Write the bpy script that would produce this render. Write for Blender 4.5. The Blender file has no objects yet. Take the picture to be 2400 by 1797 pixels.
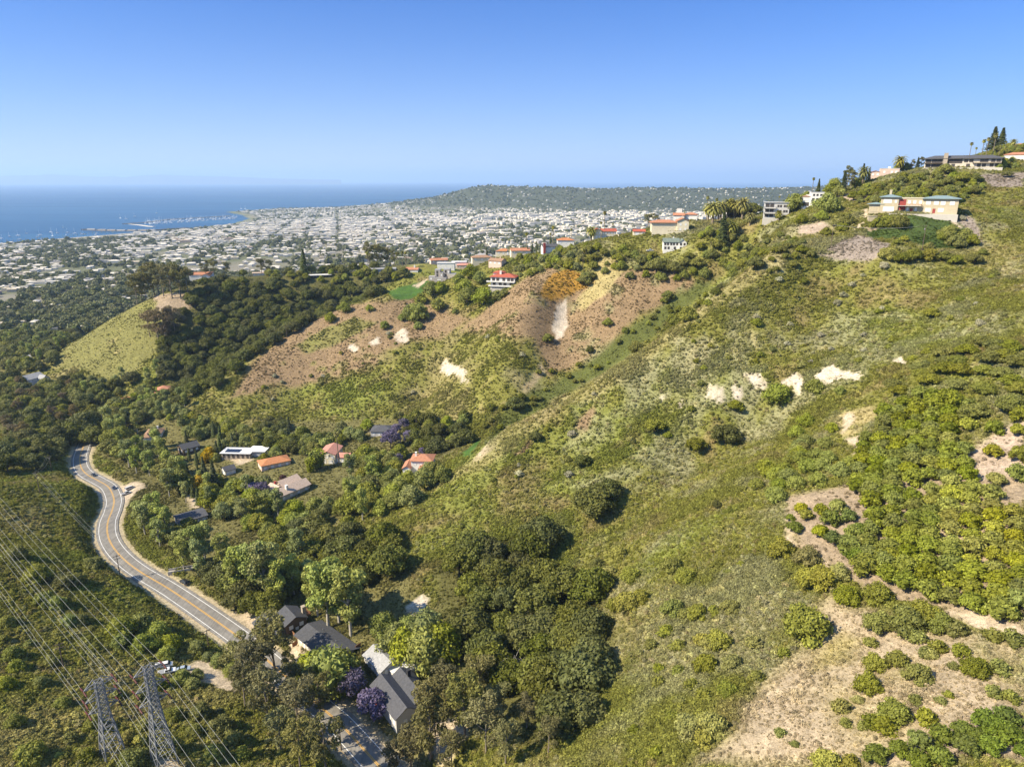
import bpy, math, random
import numpy as np
from mathutils import Vector, Matrix
C = bpy.context.scene.collection
SC = bpy.context.scene
PI = math.pi
rnd = random.Random(7)
nrg = np.random.default_rng(11)
# ---------------------------------------------------------------- camera: 24 mm lens of a drone, 240 m above the sea
CAMZ = 240.0
FPX, CX0, CY0 = 1600.0, 1200.0, 898.5
TH = math.atan((CY0 - 422.0) / FPX)
cT, sT = math.cos(TH), math.sin(TH)
cam = bpy.data.cameras.new("camera"); co = bpy.data.objects.new("camera", cam); C.objects.link(co)
cam.sensor_width = 36; cam.lens = 24; cam.clip_start = 1.0; cam.clip_end = 200000
co.location = (0, 0, CAMZ); co.rotation_euler = (PI / 2 - TH, 0, 0)
SC.camera = co

def ray(px, py):
    u = (px - CX0) / FPX; v = (CY0 - py) / FPX
    return np.array([u, cT + v * sT, -sT + v * cT])
def atz(px, py, z):                       # the point of a sight line at height z
    d = ray(px, py); t = (z - CAMZ) / d[2]
    return np.array([d[0] * t, d[1] * t, z])
def att(px, py, t):                       # the point of a sight line at depth t
    d = ray(px, py) * t
    return np.array([d[0], d[1], CAMZ + d[2]])
def proj(x, y, z):
    zz = np.asarray(z) - CAMZ
    f = y * cT - zz * sT; up = y * sT + zz * cT
    return CX0 + FPX * x / f, CY0 - FPX * up / f, f

# ---------------------------------------------------------------- smooth noise
def _h(ix, iy, s):
    n = (ix.astype(np.int64) * 374761393 + iy.astype(np.int64) * 668265263 + s * 974634541) & 0x7fffffff
    n = ((n ^ (n >> 13)) * 1274126177) & 0x7fffffff
    return ((n ^ (n >> 16)) & 0xffff) / 65535.0
def vnoise(x, y, s=0):
    x = np.asarray(x, float); y = np.asarray(y, float)
    ix = np.floor(x); iy = np.floor(y); fx = x - ix; fy = y - iy
    fx = fx * fx * (3 - 2 * fx); fy = fy * fy * (3 - 2 * fy)
    a = _h(ix, iy, s); b = _h(ix + 1, iy, s); c = _h(ix, iy + 1, s); d = _h(ix + 1, iy + 1, s)
    return (a + (b - a) * fx) * (1 - fy) + (c + (d - c) * fx) * fy
def fbm(x, y, sc, o=4, s=0):
    r = 0; a = 0.5; f = 1.0 / sc
    for k in range(o):
        r = r + a * (vnoise(np.asarray(x) * f + 17.3 * k, np.asarray(y) * f - 9.1 * k, s + k) - 0.5); a *= .5; f *= 2.03
    return r * 2                                  # about -1..1
def sstep(a, b, x):
    t = np.clip((x - a) / (b - a), 0, 1); return t * t * (3 - 2 * t)

# ---------------------------------------------------------------- terrain: survey points (sight line, height) joined by a smooth surface
CP = """
1200 1797 104|1500 1797 120|1800 1797 130|2100 1797 139|2400 1797 147
1300 1650 101|1450 1600 112|1700 1600 123|2000 1600 134|2400 1600 144
1500 1400 116|1700 1400 124|1900 1400 132|2150 1400 139|2400 1400 146
1560 1250 121|1650 1250 125|1850 1250 136|2100 1250 144|2400 1250 152
1300 1100 110|1500 1100 121|1700 1100 131|1900 1100 143|2100 1100 150|2400 1100 158
1350 980 120|1550 980 131|1750 980 139|2030 950 151|2250 950 162|2400 950 169
1680 915 147|1770 885 153|1950 870 163|2200 850 174|2400 850 181
1700 800 162|1900 800 164|2150 800 172|2400 800 181
1900 700 179|2050 700 183|2250 700 187|2400 700 194
800 1200 81|965 1090 85
1580 585 189|1420 562 194|1570 548 199|1180 682 154|1040 657 158
500 1000 73|700 960 78|850 980 82|1000 960 90|1100 930 100
750 850 103|950 800 119|1050 850 118|1000 720 139|1200 850 119|1200 750 139|1320 760 141|1320 645 172|1400 700 158|1500 650 172
420 930 74
380 700 130|250 750 108|130 830 75|450 690 133|470 650 139|600 650 140|750 640 143|900 622 148|1000 612 154|600 720 118|380 850 92|250 880 75|150 900 68
1150 600 173|1260 600 178|1606 512 209
1760 503 216|1670 532 207|1820 517 215|1900 490 222|2140 507 220|2080 580 206|2350 560 209|2250 600 201|2400 600 204|1950 560 206|1900 532 211|1800 570 201|1700 560 196
700 1010 76|780 1060 75|690 1140 78|570 1070 74|560 1000 76
690 1450 78|900 1600 80|960 1400 92|500 1250 75|650 1200 76|750 1300 79|1000 1250 96|1200 1200 103|1200 1400 93|1100 1550 88|1250 1700 99|1420 1400 108
260 1775 97|390 1790 95|600 1700 88|0 1797 103|200 1500 91|0 1500 97|0 1300 97|205 1300 76|100 1300 89|205 1190 74|150 1145 79|90 1130 86|0 1120 89|330 1440 82|430 1500 80|450 1575 82|560 1650 85
50 1000 68|0 900 66|0 1050 71|330 1100 67|450 1330 74|330 1220 70|150 1000 64
400 1150 70|330 1050 66|300 950 65
"""
PTS = [atz(*map(float, e.split())) for ln in CP.strip().splitlines() for e in ln.split("|")]
for px, py, t in ((2255, 390, 493), (2180, 398, 490), (2335, 384, 500), (2060, 412, 520), (1990, 450, 500), (2400, 376, 505), (2330, 338, 570), (2400, 440, 440), (2200, 440, 452), (2400, 330, 600)):
    PTS.append(att(px, py, t))
PTS += [np.array(p, float) for p in (
    (-190, 690, 105), (-240, 595, 80), (-262, 555, 74), (-130, 640, 116), (-60, 660, 132), (-350, 860, 88), (-200, 900, 92), (-100, 900, 105), (50, 700, 150), (150, 720, 165), (-40, 740, 142),
    (250, 640, 205), (330, 640, 228), (420, 620, 240), (300, 900, 130), (500, 800, 190), (560, 560, 245), (500, 400, 215), (400, 250, 190), (320, 120, 175),
    (200, 60, 155), (60, 40, 125), (-60, 60, 98), (-160, 60, 104), (-300, 60, 108), (-300, 200, 102), (-420, 300, 85), (-280, 345, 76), (-330, 350, 84),
    (-470, 470, 78), (-600, 650, 64), (-480, 760, 60), (-420, 820, 75), (-600, 900, 48), (-450, 1000, 46), (0, 1000, 70), (300, 1100, 80), (600, 1000, 150), (-700, 300, 90), (-700, 60, 120))]
# crests and ravine floors run as lines, not as single points
def along(pts, step=16.0):
    out = []
    for a, b in zip(pts[:-1], pts[1:]):
        n = max(1, int(np.linalg.norm(b - a) / step)); out += [a + (b - a) * k / n for k in range(1, n)]
    return out
CRA = [atz(*map(float, e.split())) for e in "1880 565 206|1830 590 202|1700 680 183|1600 755 168|1500 830 153|1400 890 141|1300 950 130|1130 1075 110|1000 1145 95".split('|')]
CRC = [atz(*map(float, e.split())) for e in "900 690 146|820 715 136|700 770 122|600 830 106|540 880 96|470 940 83|440 990 75".split('|')]
RV2 = [np.array(p, float) for p in ((-57, 361, 84), (-29, 385, 89), (0, 392, 95), (40, 395, 105), (85, 415, 124), (125, 450, 150), (160, 488, 184))]
RV1 = [atz(*map(float, e.split())) for e in "1900 960 146|1750 1010 131|1600 1110 118|1480 1220 109|1400 1330 101|1300 1500 93|1200 1600 88|1050 1690 83".split('|')]
GUL = [[atz(*map(float, e.split())) for e in q.split('|')] for q in ("1140 735 140|1060 840 112|1010 930 91", "1325 735 144|1290 820 127|1250 900 111", "1240 680 161|1215 780 138|1190 870 119", "1010 705 142|980 800 119|930 900 97")]
NSOFT = len(PTS); PTS += CRA + CRC + RV2 + RV1 + sum(GUL, []) + along(CRA) + along(CRC) + along(RV2) + along(RV1) + sum((along(g) for g in GUL), [])
PTS = np.array(PTS)
_c = 10.0
def _phi(r2): return np.sqrt(r2 + _c * _c)
def _fit():
    n = len(PTS)
    d2 = ((PTS[:, None, :2] - PTS[None, :, :2]) ** 2).sum(-1)
    A = np.zeros((n + 1, n + 1)); A[:n, :n] = _phi(d2) - np.diag(np.where(np.arange(n) < NSOFT, 10.0, 1.0))
    A[:n, n] = 1; A[n, :n] = 1
    return np.linalg.solve(A, np.append(PTS[:, 2], 0))
_w = _fit()
def rbf(x, y):
    r = np.full(x.shape, _w[-1])
    for k in range(len(PTS)):
        r += _w[k] * _phi((x - PTS[k, 0]) ** 2 + (y - PTS[k, 1]) ** 2)
    return r
# the coastal plain, the shore and the far mesa
COAST = np.array([(-9000, -6000), (-4200, 600), (-2900, 1900), (-2027, 2750), (-1849, 3142), (-1674, 3555), (-1600, 4000), (-1690, 4500), (-1900, 4950), (-2250, 5500), (-2050, 6200), (-900, 7200), (1500, 8200), (5000, 9000), (16000, 11000)], float)
def coast_d(x, y):
    best = np.full(x.shape, 1e9); 
    for a, b in zip(COAST[:-1], COAST[1:]):
        ab = b - a; L2 = (ab ** 2).sum()
        t = np.clip(((x - a[0]) * ab[0] + (y - a[1]) * ab[1]) / L2, 0, 1)
        dx = x - a[0] - t * ab[0]; dy = y - a[1] - t * ab[1]
        best = np.minimum(best, np.hypot(dx, dy))
    poly = np.vstack([COAST, [(16000, -6000)]])
    return np.where(inpoly(x, y, poly), best, -best)
def inpoly(x, y, P):
    r = np.zeros(np.shape(x), bool); n = len(P); j = n - 1
    for i in range(n):
        xi, yi = P[i][0], P[i][1]; xj, yj = P[j][0], P[j][1]
        c = ((yi > y) != (yj > y))
        if yj != yi:
            r ^= c & (x < (xj - xi) * (y - yi) / (yj - yi) + xi)
        j = i
    return r
MESA = [(600, 502, 5100), (660, 497, 5150), (720, 490, 5200), (800, 486, 5300), (900, 478, 5350), (950, 471, 5400), (1000, 465, 5450), (1050, 455, 5450), (1100, 441, 5500), (1143, 436, 5500), (1200, 439, 5500), (1300, 444, 5400), (1420, 448, 5400), (1500, 446, 5400), (1640, 450, 5300), (1760, 452, 5200), (1900, 447, 5600), (2100, 440, 6000)]
MESA = np.array([att(*m) for m in MESA])
def plain(x, y):
    d = coast_d(x, y)
    z = np.where(d > 0, 1.2 + np.minimum(60, np.clip(d - 40, 0, None) * .023), -8 * sstep(0, 60, -d) + .6 * (1 - sstep(0, 60, -d)))
    # mesa ridge as a broad rise along its crest line
    az = np.interp(x / np.maximum(y, 1), MESA[:, 0] / MESA[:, 1], MESA[:, 2])
    yc = np.interp(x / np.maximum(y, 1), MESA[:, 0] / MESA[:, 1], MESA[:, 1])
    u = (y - yc)
    bump = np.where(u < 0, sstep(-1250, 0, u) ** 1.25, 1 - sstep(300, 2200, u))
    m = np.clip(d / 350.0, 0, 1)
    return np.where(y > 1500, z + np.maximum(az - 35, 0) * bump * (m ** .5) * (1 + .26 * fbm(x, y, 380, 4, 5) * (1 - sstep(.75, 1, bump))), z)
ROADPX = [(1020, 1930, 81), (891, 1797, 80), (802, 1700, 79.6), (753, 1657, 79.3), (665, 1580, 78.5), (584, 1511, 77.5), (500, 1450, 76.4), (400, 1382, 75), (328, 1339, 74), (288, 1308, 73), (263, 1278, 72.3), (252, 1250, 71.6), (253, 1222, 71), (263, 1195, 70.4), (267, 1170, 70), (255, 1142, 68.5), (230, 1126, 67.6), (206, 1113, 67), (191, 1097, 65.8), (187, 1075, 64.5), (193, 1053, 63.4), (200, 1035, 62.5)]
def catmull(P, n):
    P = np.array(P, float); out = []
    Q = np.vstack([2 * P[0] - P[1], P, 2 * P[-1] - P[-2]])
    for i in range(1, len(Q) - 2):
        for k in range(n):
            t = k / n
            out.append(.5 * ((2 * Q[i]) + (-Q[i-1] + Q[i+1]) * t + (2*Q[i-1] - 5*Q[i] + 4*Q[i+1] - Q[i+2]) * t*t + (-Q[i-1] + 3*Q[i] - 3*Q[i+1] + Q[i+2]) * t**3))
    out.append(P[-1]); return np.array(out)
ROAD = catmull([atz(*p) for p in ROADPX], 8)
def polyline_d(x, y, L):
    best = np.full(np.shape(x), 1e9); zz = np.zeros(np.shape(x))
    for a, b in zip(L[:-1], L[1:]):
        ab = b[:2] - a[:2]; L2 = (ab ** 2).sum() + 1e-9
        t = np.clip(((x - a[0]) * ab[0] + (y - a[1]) * ab[1]) / L2, 0, 1)
        d = np.hypot(x - a[0] - t * ab[0], y - a[1] - t * ab[1])
        m = d < best; best = np.where(m, d, best); zz = np.where(m, a[2] + t * (b[2] - a[2]), zz)
    return best, zz
def axis(lo, hi, n0, n1, st, g):
    a = [n0 + st * i for i in range(int((n1 - n0) / st) + 1)]
    s = st; v = a[-1]; up = []
    while v < hi: s *= g; v += s; up.append(v)
    s = st; v = a[0]; dn = []
    while v > lo: s *= g; v -= s; dn.append(v)
    return np.array(dn[::-1] + a + up)
GX = axis(-14000, 14000, -380, 380, 2.0, 1.03)
GY = axis(-3000, 14000, 80, 640, 2.0, 1.022)
XX, YY = np.meshgrid(GX, GY)
def build_h():
    Z = plain(XX, YY)
    box = (np.abs(XX) < 1000) & (YY > -300) & (YY < 1300)
    zr = rbf(XX[box], YY[box])
    w = sstep(1000, 560, np.abs(XX[box])) * sstep(-300, 0, YY[box]) * sstep(1250, 820, YY[box])
    zi = Z[box]; zi = zi + (zr - zi) * w; Z[box] = zi
    lf = (XX > -700) & (XX < 600) & (YY > 0) & (YY < 900)
    x, y = XX[lf], YY[lf]
    rd, rz = polyline_d(x, y, ROAD)
    z = Z[lf]
    z = z + (fbm(x, y, 40, 3, 3) * 1.5 + fbm(x, y, 9, 3, 8) * .6) * sstep(8, 22, rd)
    k = 1 - sstep(6.5, 15, rd)
    z = z + (rz - .25 - z) * k
    Z[lf] = z
    return Z
ZZ = build_h()
def hgt(x, y):
    x = np.atleast_1d(np.asarray(x, float)); y = np.atleast_1d(np.asarray(y, float))
    i = np.clip(np.searchsorted(GX, x) - 1, 0, len(GX) - 2); j = np.clip(np.searchsorted(GY, y) - 1, 0, len(GY) - 2)
    fx = np.clip((x - GX[i]) / (GX[i+1] - GX[i]), 0, 1); fy = np.clip((y - GY[j]) / (GY[j+1] - GY[j]), 0, 1)
    return (ZZ[j, i] * (1 - fx) + ZZ[j, i+1] * fx) * (1 - fy) + (ZZ[j+1, i] * (1 - fx) + ZZ[j+1, i+1] * fx) * fy
def h1(x, y): return float(hgt(x, y)[0])
_T = np.concatenate([np.arange(60, 900, 1.0), np.geomspace(900, 9000, 900)])
def hit(px, py, up=0.0):
    """where the sight line through a pixel comes within UP metres of the ground"""
    d = ray(px, py); P = d[None] * _T[:, None]
    g = CAMZ + P[:, 2] - hgt(P[:, 0], P[:, 1]) - up
    k = np.argmax(g <= 0)
    if g[k] > 0:                       # just above a skyline: the brow it clears by least
        near = np.where(_T < 900, g / _T, 9); k = int(np.argmin(near))
        if near[k] > .03: return None
        x, y = d[0] * _T[k], d[1] * _T[k]; return np.array([x, y, h1(x, y)]), _T[k]
    if k > 0:
        f = g[k-1] / (g[k-1] - g[k]); t = _T[k-1] + f * (_T[k] - _T[k-1])
    else: t = _T[0]
    x, y = d[0] * t, d[1] * t
    return np.array([x, y, h1(x, y)]), t
def hitn(px, py, up=0.0):
    """as hit(), but kept on the near hills: a sight line that clears them stands on the brow it clears by least"""
    d = ray(px, py); T_ = _T[_T < 900]; Q = d[None] * T_[:, None]; g = CAMZ + Q[:, 2] - hgt(Q[:, 0], Q[:, 1]) - up
    k = int(np.argmax(g <= 0)) if (g <= 0).any() else int(np.argmin(g / T_))
    return np.array([Q[k, 0], Q[k, 1], h1(Q[k, 0], Q[k, 1])]), T_[k]
def P(px, py, up=0.0):
    r = hit(px, py, up)
    return r[0] if r else att(px, py, 5000.0)
# ---------------------------------------------------------------- materials
def newmat(name):
    m = bpy.data.materials.new(name); m.use_nodes = True; m.node_tree.nodes.clear(); return m, m.node_tree
class NT:
    def __init__(s, nt): s.nt = nt
    def n(s, typ, **kw):
        nd = s.nt.nodes.new('ShaderNode' + typ)
        for k, v in kw.items():
            if k in ('i', 'o'): continue
            setattr(nd, k, v)
        for k, v in kw.get('i', {}).items():
            if hasattr(v, 'is_linked') or isinstance(v, bpy.types.NodeSocket): s.nt.links.new(v, nd.inputs[k])
            else: nd.inputs[k].default_value = v
        return nd
    def math(s, op, a, b=0.0, c=None):
        i = {0: a, 1: b}
        if c is not None: i[2] = c
        return s.n('Math', operation=op, i=i).outputs[0]
    def mix(s, f, a, b, mode='MIX'):
        nd = s.nt.nodes.new('ShaderNodeMix'); nd.data_type = 'RGBA'; nd.blend_type = mode
        for k, v in ((0, f), (6, a), (7, b)):
            if isinstance(v, bpy.types.NodeSocket): s.nt.links.new(v, nd.inputs[k])
            else: nd.inputs[k].default_value = v if not isinstance(v, tuple) or len(v) == 4 else (*v, 1)
        return nd.outputs[2]
    def noise(s, sc, det=3.0, rough=.6, vec=None, out=0):
        i = {'Scale': sc, 'Detail': det, 'Roughness': rough}
        if vec is not None: i['Vector'] = vec
        return s.n('TexNoise', i=i).outputs[out]
    def ramp(s, f, a, b, lo=0.0, hi=1.0):
        return s.n('MapRange', i={0: f, 1: a, 2: b, 3: lo, 4: hi}).outputs[0]
    def pos(s): return s.n('NewGeometry').outputs['Position']
    def out(s, surf=None, vol=None):
        o = s.n('OutputMaterial')
        if surf is not None: s.nt.links.new(surf, o.inputs[0])
        if vol is not None: s.nt.links.new(vol, o.inputs[1])
def plainmat(name, col, rough=.7, var=.12, sc=.6, metal=0.0, spec=.3, bump=0.0, bsc=4.0):
    """one paint or stone with weathering of its own"""
    m, nt = newmat(name); t = NT(nt)
    tc = t.n('TexCoord').outputs['Object']
    n1 = t.noise(sc, 4, .65, tc); n2 = t.noise(sc * 7, 2, .6, tc)
    f = t.math('ADD', t.math('MULTIPLY', n1, .7), t.math('MULTIPLY', n2, .3))
    f = t.ramp(f, .3, .7, 1 - var, 1 + var)
    c = t.n('VectorMath', operation='SCALE', i={0: (*col, ), 3: f}).outputs[0]
    i = {'Base Color': c, 'Roughness': rough, 'Metallic': metal, 'Specular IOR Level': spec}
    if bump: i['Normal'] = t.n('Bump', i={'Strength': bump, 'Distance': .05, 'Height': t.noise(bsc, 3, .6, tc)}).outputs[0]
    t.out(t.n('BsdfPrincipled', i=i).outputs[0]); return m
def obj(name, me, mat=None, parent=None, loc=None):
    o = bpy.data.objects.new(name, me); C.objects.link(o)
    if mat is not None and isinstance(me, bpy.types.Mesh):
        me.materials.clear()
        for m in (mat if isinstance(mat, (list, tuple)) else [mat]): me.materials.append(m)
    if parent is not None: o.parent = parent
    if loc is not None: o.location = loc
    return o
def tag(o, label=None, cat=None, group=None, kind=None):
    if label: o['label'] = label
    if cat: o['category'] = cat
    if group: o['group'] = group
    if kind: o['kind'] = kind
    return o
def empty(name, loc, rz=0.0, label=None, cat=None, group=None):
    o = bpy.data.objects.new(name, None); C.objects.link(o); o.location = loc; o.rotation_euler = (0, 0, rz); o.empty_display_size = .5
    return tag(o, label, cat, group)
def mesh_np(name, V, F=None, quads=None, tris=None, smooth=False, mi=None):
    me = bpy.data.meshes.new(name); V = np.asarray(V, np.float32)
    me.vertices.add(len(V)); me.vertices.foreach_set('co', V.ravel())
    q = np.zeros((0, 4), np.int32) if quads is None else np.asarray(quads, np.int32).reshape(-1, 4)
    t = np.zeros((0, 3), np.int32) if tris is None else np.asarray(tris, np.int32).reshape(-1, 3)
    li = np.concatenate([q.ravel(), t.ravel()])
    me.loops.add(len(li)); me.loops.foreach_set('vertex_index', li)
    st = np.concatenate([np.arange(len(q)) * 4, len(q) * 4 + np.arange(len(t)) * 3]).astype(np.int32)
    me.polygons.add(len(st)); me.polygons.foreach_set('loop_start', st)
    if smooth: me.polygons.foreach_set('use_smooth', np.ones(len(st), bool))
    if mi is not None: me.polygons.foreach_set('material_index', np.asarray(mi, np.int32))
    me.update(calc_edges=True); me.validate(); return me

# ---------------------------------------------------------------- what grows or lies where (outlines found on the ground)
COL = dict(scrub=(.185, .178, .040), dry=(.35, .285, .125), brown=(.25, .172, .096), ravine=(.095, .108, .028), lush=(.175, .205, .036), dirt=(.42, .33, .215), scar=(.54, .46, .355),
           lawn=(.055, .115, .02), sage=(.27, .255, .15), orange=(.30, .165, .03), soil=(.40, .31, .23), red=(.32, .245, .165), litter=(.15, .135, .05),
           dark=(.10, .095, .03), mauve=(.27, .22, .18), dgreen=(.055, .085, .02), path=(.50, .40, .28), town=(.22, .20, .15), sand=(.38, .33, .25), townd=(.13, .135, .07), meadow=(.19, .178, .056), crest=(.30, .25, .115))
ZONES = """
meadow 8: 110 850,160 800,270 735,380 695,420 700,400 760,370 820,330 860,250 890
dark 10: 400 705,460 650,700 640,900 625,960 640,880 690,800 705,700 765,600 825,520 885,450 930,400 900,370 850,400 770
red 5: 335 705,380 690,440 690,450 720,400 735,370 725
brown 13: 560 880,600 838,680 780,736 745,820 716,900 702,990 697,1060 716,1110 745,1040 790,960 800,900 830,860 870,760 890,640 910,540 930
lush 5: 690 810,760 770,830 742,890 755,800 800,720 830
brown 11: 1080 775,1160 705,1240 645,1300 625,1330 662,1420 655,1480 635,1600 628,1630 660,1570 720,1500 745,1450 790,1400 800,1340 870,1280 875,1250 800,1200 800,1140 780
orange 3: 1275 664,1290 643,1340 625,1385 650,1398 662,1362 682,1320 702,1290 708,1262 692
dry 4: 1395 600,1440 606,1455 640,1420 690,1370 728,1358 705,1390 660,1398 640
scar 2.5: 1308 728,1330 704,1336 730,1322 792,1306 800,1297 765
scar 2.5: 922 785,940 772,962 780,956 800,932 800
scar 1.5: 862 800,888 788,890 806,870 808
scar 1.5: 812 816,830 804,836 820,820 826
scar 1.5: 1036 858,1050 838,1066 850,1082 868,1112 896,1094 894,1068 880
dirt 2: 1225 915,1250 870,1265 850,1275 870,1255 890,1232 925
scar 2: 1655 895,1690 900,1700 934,1676 926,1656 914
scar 2: 1714 888,1736 904,1742 932,1726 920
scar 2: 1740 870,1780 864,1797 884,1795 906,1764 894
scar 2: 1826 888,1872 862,1882 896,1880 914,1862 906
scar 2: 1906 874,1962 846,1988 870,2018 880,1990 894,1965 888,1940 898,1922 890
scar 1.5: 1543 926,1556 920,1562 942,1550 947
scar 1.5: 1592 935,1606 928,1604 945
scar 1.5: 2105 838,2130 832,2136 848,2122 856
dry 3: 1928 988,1980 962,2030 954,2078 962,2042 988,2030 1010,1985 1020,1965 1004
path 2: 1975 975,2000 965,2010 990,1990 1010,1978 1000
path 2: 2000 1020,2022 1018,2030 1055,2022 1062,2008 1070,1998 1040
red 5: 1850 1160,1960 1140,2060 1120,2240 1110,2400 1060,2400 1490,2080 1390,1960 1325,1880 1290,1846 1235
soil 5: 2230 1080,2330 1000,2400 975,2400 1100,2300 1120
path 2: 1832 1205,1846 1200,1850 1240,1880 1275,1900 1290,1940 1315,1965 1330,1930 1325,1870 1300,1838 1265
red 2: 1950 1330,2000 1310,2090 1350,2200 1385,2400 1440,2400 1470,2230 1432,2080 1398
path 2: 2190 1430,2280 1445,2400 1475,2400 1495,2280 1470,2200 1445
dirt 12: 1620 1797,1720 1700,1790 1620,1830 1555,1890 1500,1925 1440,1950 1395,2060 1425,2120 1455,2300 1495,2400 1520,2400 1797
dry 8: 1900 1510,1960 1480,2040 1500,2000 1560,1920 1570
soil 6: 2150 1730,2400 1640,2400 1797,2020 1797
lawn 3: 875 697,1000 655,1016 662,992 690,962 703,920 700
path 1.5: 958 672,995 655,1003 656,975 676
dgreen 3: 2120 508,2236 508,2262 560,2300 580,2180 580,2130 560,2040 560,2020 545
mauve 2: 1945 578,2005 554,2090 572,2056 592,1935 588
mauve 3: 2235 510,2262 500,2290 540,2310 572,2280 560
path 1: 2225 512,2232 510,2246 530,2240 532
path 1: 2020 490,2032 486,2034 512,2026 512
path 1: 2006 538,2028 515,2034 520,2012 540
red 1.5: 2014 535,2050 530,2052 540,2030 545
soil 4: 1870 530,1920 520,1935 535,1900 548,1868 545
soil 3: 1960 460,2020 450,2060 462,2000 475
mauve 4: 2290 415,2400 405,2400 440,2320 440
mauve 3: 1900 600,2060 575,2075 590,2040 610,1980 606
brown 4: 1355 1002,1368 972,1394 942,1398 960,1376 1002
brown 3: 1200 1064,1242 1028,1246 1048,1206 1072
path 2: 1108 1085,1150 1030,1196 985,1200 996,1160 1040,1126 1082
lush 14: 1480 1345,1540 1290,1605 1230,1690 1180,1720 1195,1630 1290,1560 1338
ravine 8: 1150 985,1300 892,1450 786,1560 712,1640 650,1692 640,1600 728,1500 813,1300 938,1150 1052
crest 9: 1850 580,1700 672,1500 822,1300 942,1130 1066,1000 1138,1020 1150,1150 1085,1320 965,1520 845,1720 695,1860 600
litter 9: 200 930,400 930,500 1000,700 985,860 985,1000 960,1090 1000,1060 1060,960 1130,800 1200,960 1330,1000 1420,930 1480,1080 1700,1000 1797,700 1540,560 1430,400 1300,300 1200,290 1100,210 1060
scar 3: 950 1420,985 1385,1000 1400,985 1440,1000 1462,960 1470
dark 6: 1010 1330,1200 1250,1380 1400,1440 1480,1380 1700,1250 1760,1060 1640
path 2: 408 1566,450 1545,476 1546,500 1560,562 1600,556 1622,500 1612,440 1590
path 3: 366 1774,440 1778,484 1797,380 1797
path 2: 270 1140,325 1126,334 1145,305 1168,288 1185,278 1170
scar 2: 226 1140,250 1150,262 1180,240 1172
path 2: 545 1440,600 1430,650 1445,620 1470,570 1455
path 1.5: 660 1470,700 1500,720 1540,740 1560,720 1565,650 1490
path 2: 760 1625,800 1620,815 1640,780 1650
path 3: 1020 1690,1090 1660,1100 1740,1060 1797,1020 1760
path 1.5: 850 1120,895 1075,912 1060,905 1105,880 1112
path 1.5: 848 1008,870 1000,920 1006,918 1022,880 1022
path 2: 600 1045,655 1052,650 1066,610 1060
lawn 2: 1075 1065,1110 1030,1130 1030,1105 1075
path 2: 430 1165,480 1160,480 1190,440 1195
path 2: 535 1070,560 1062,600 1078,560 1086
lawn 20: 175 672,240 661,252 668,190 680
dry 20: 60 578,165 570,170 580,70 588
litter 9: 0 860,150 900,200 1000,160 1060,0 1060
"""
def zones():
    out = []
    for ln in ZONES.strip().splitlines():
        a, b = ln.split(':'); k, f = a.split()
        pl = [P(*map(float, e.split()))[:2] for e in b.split(',')]
        out.append((k, float(f), np.array(pl)))
    return out
ZL = zones()
ROADR = ROAD
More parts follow.
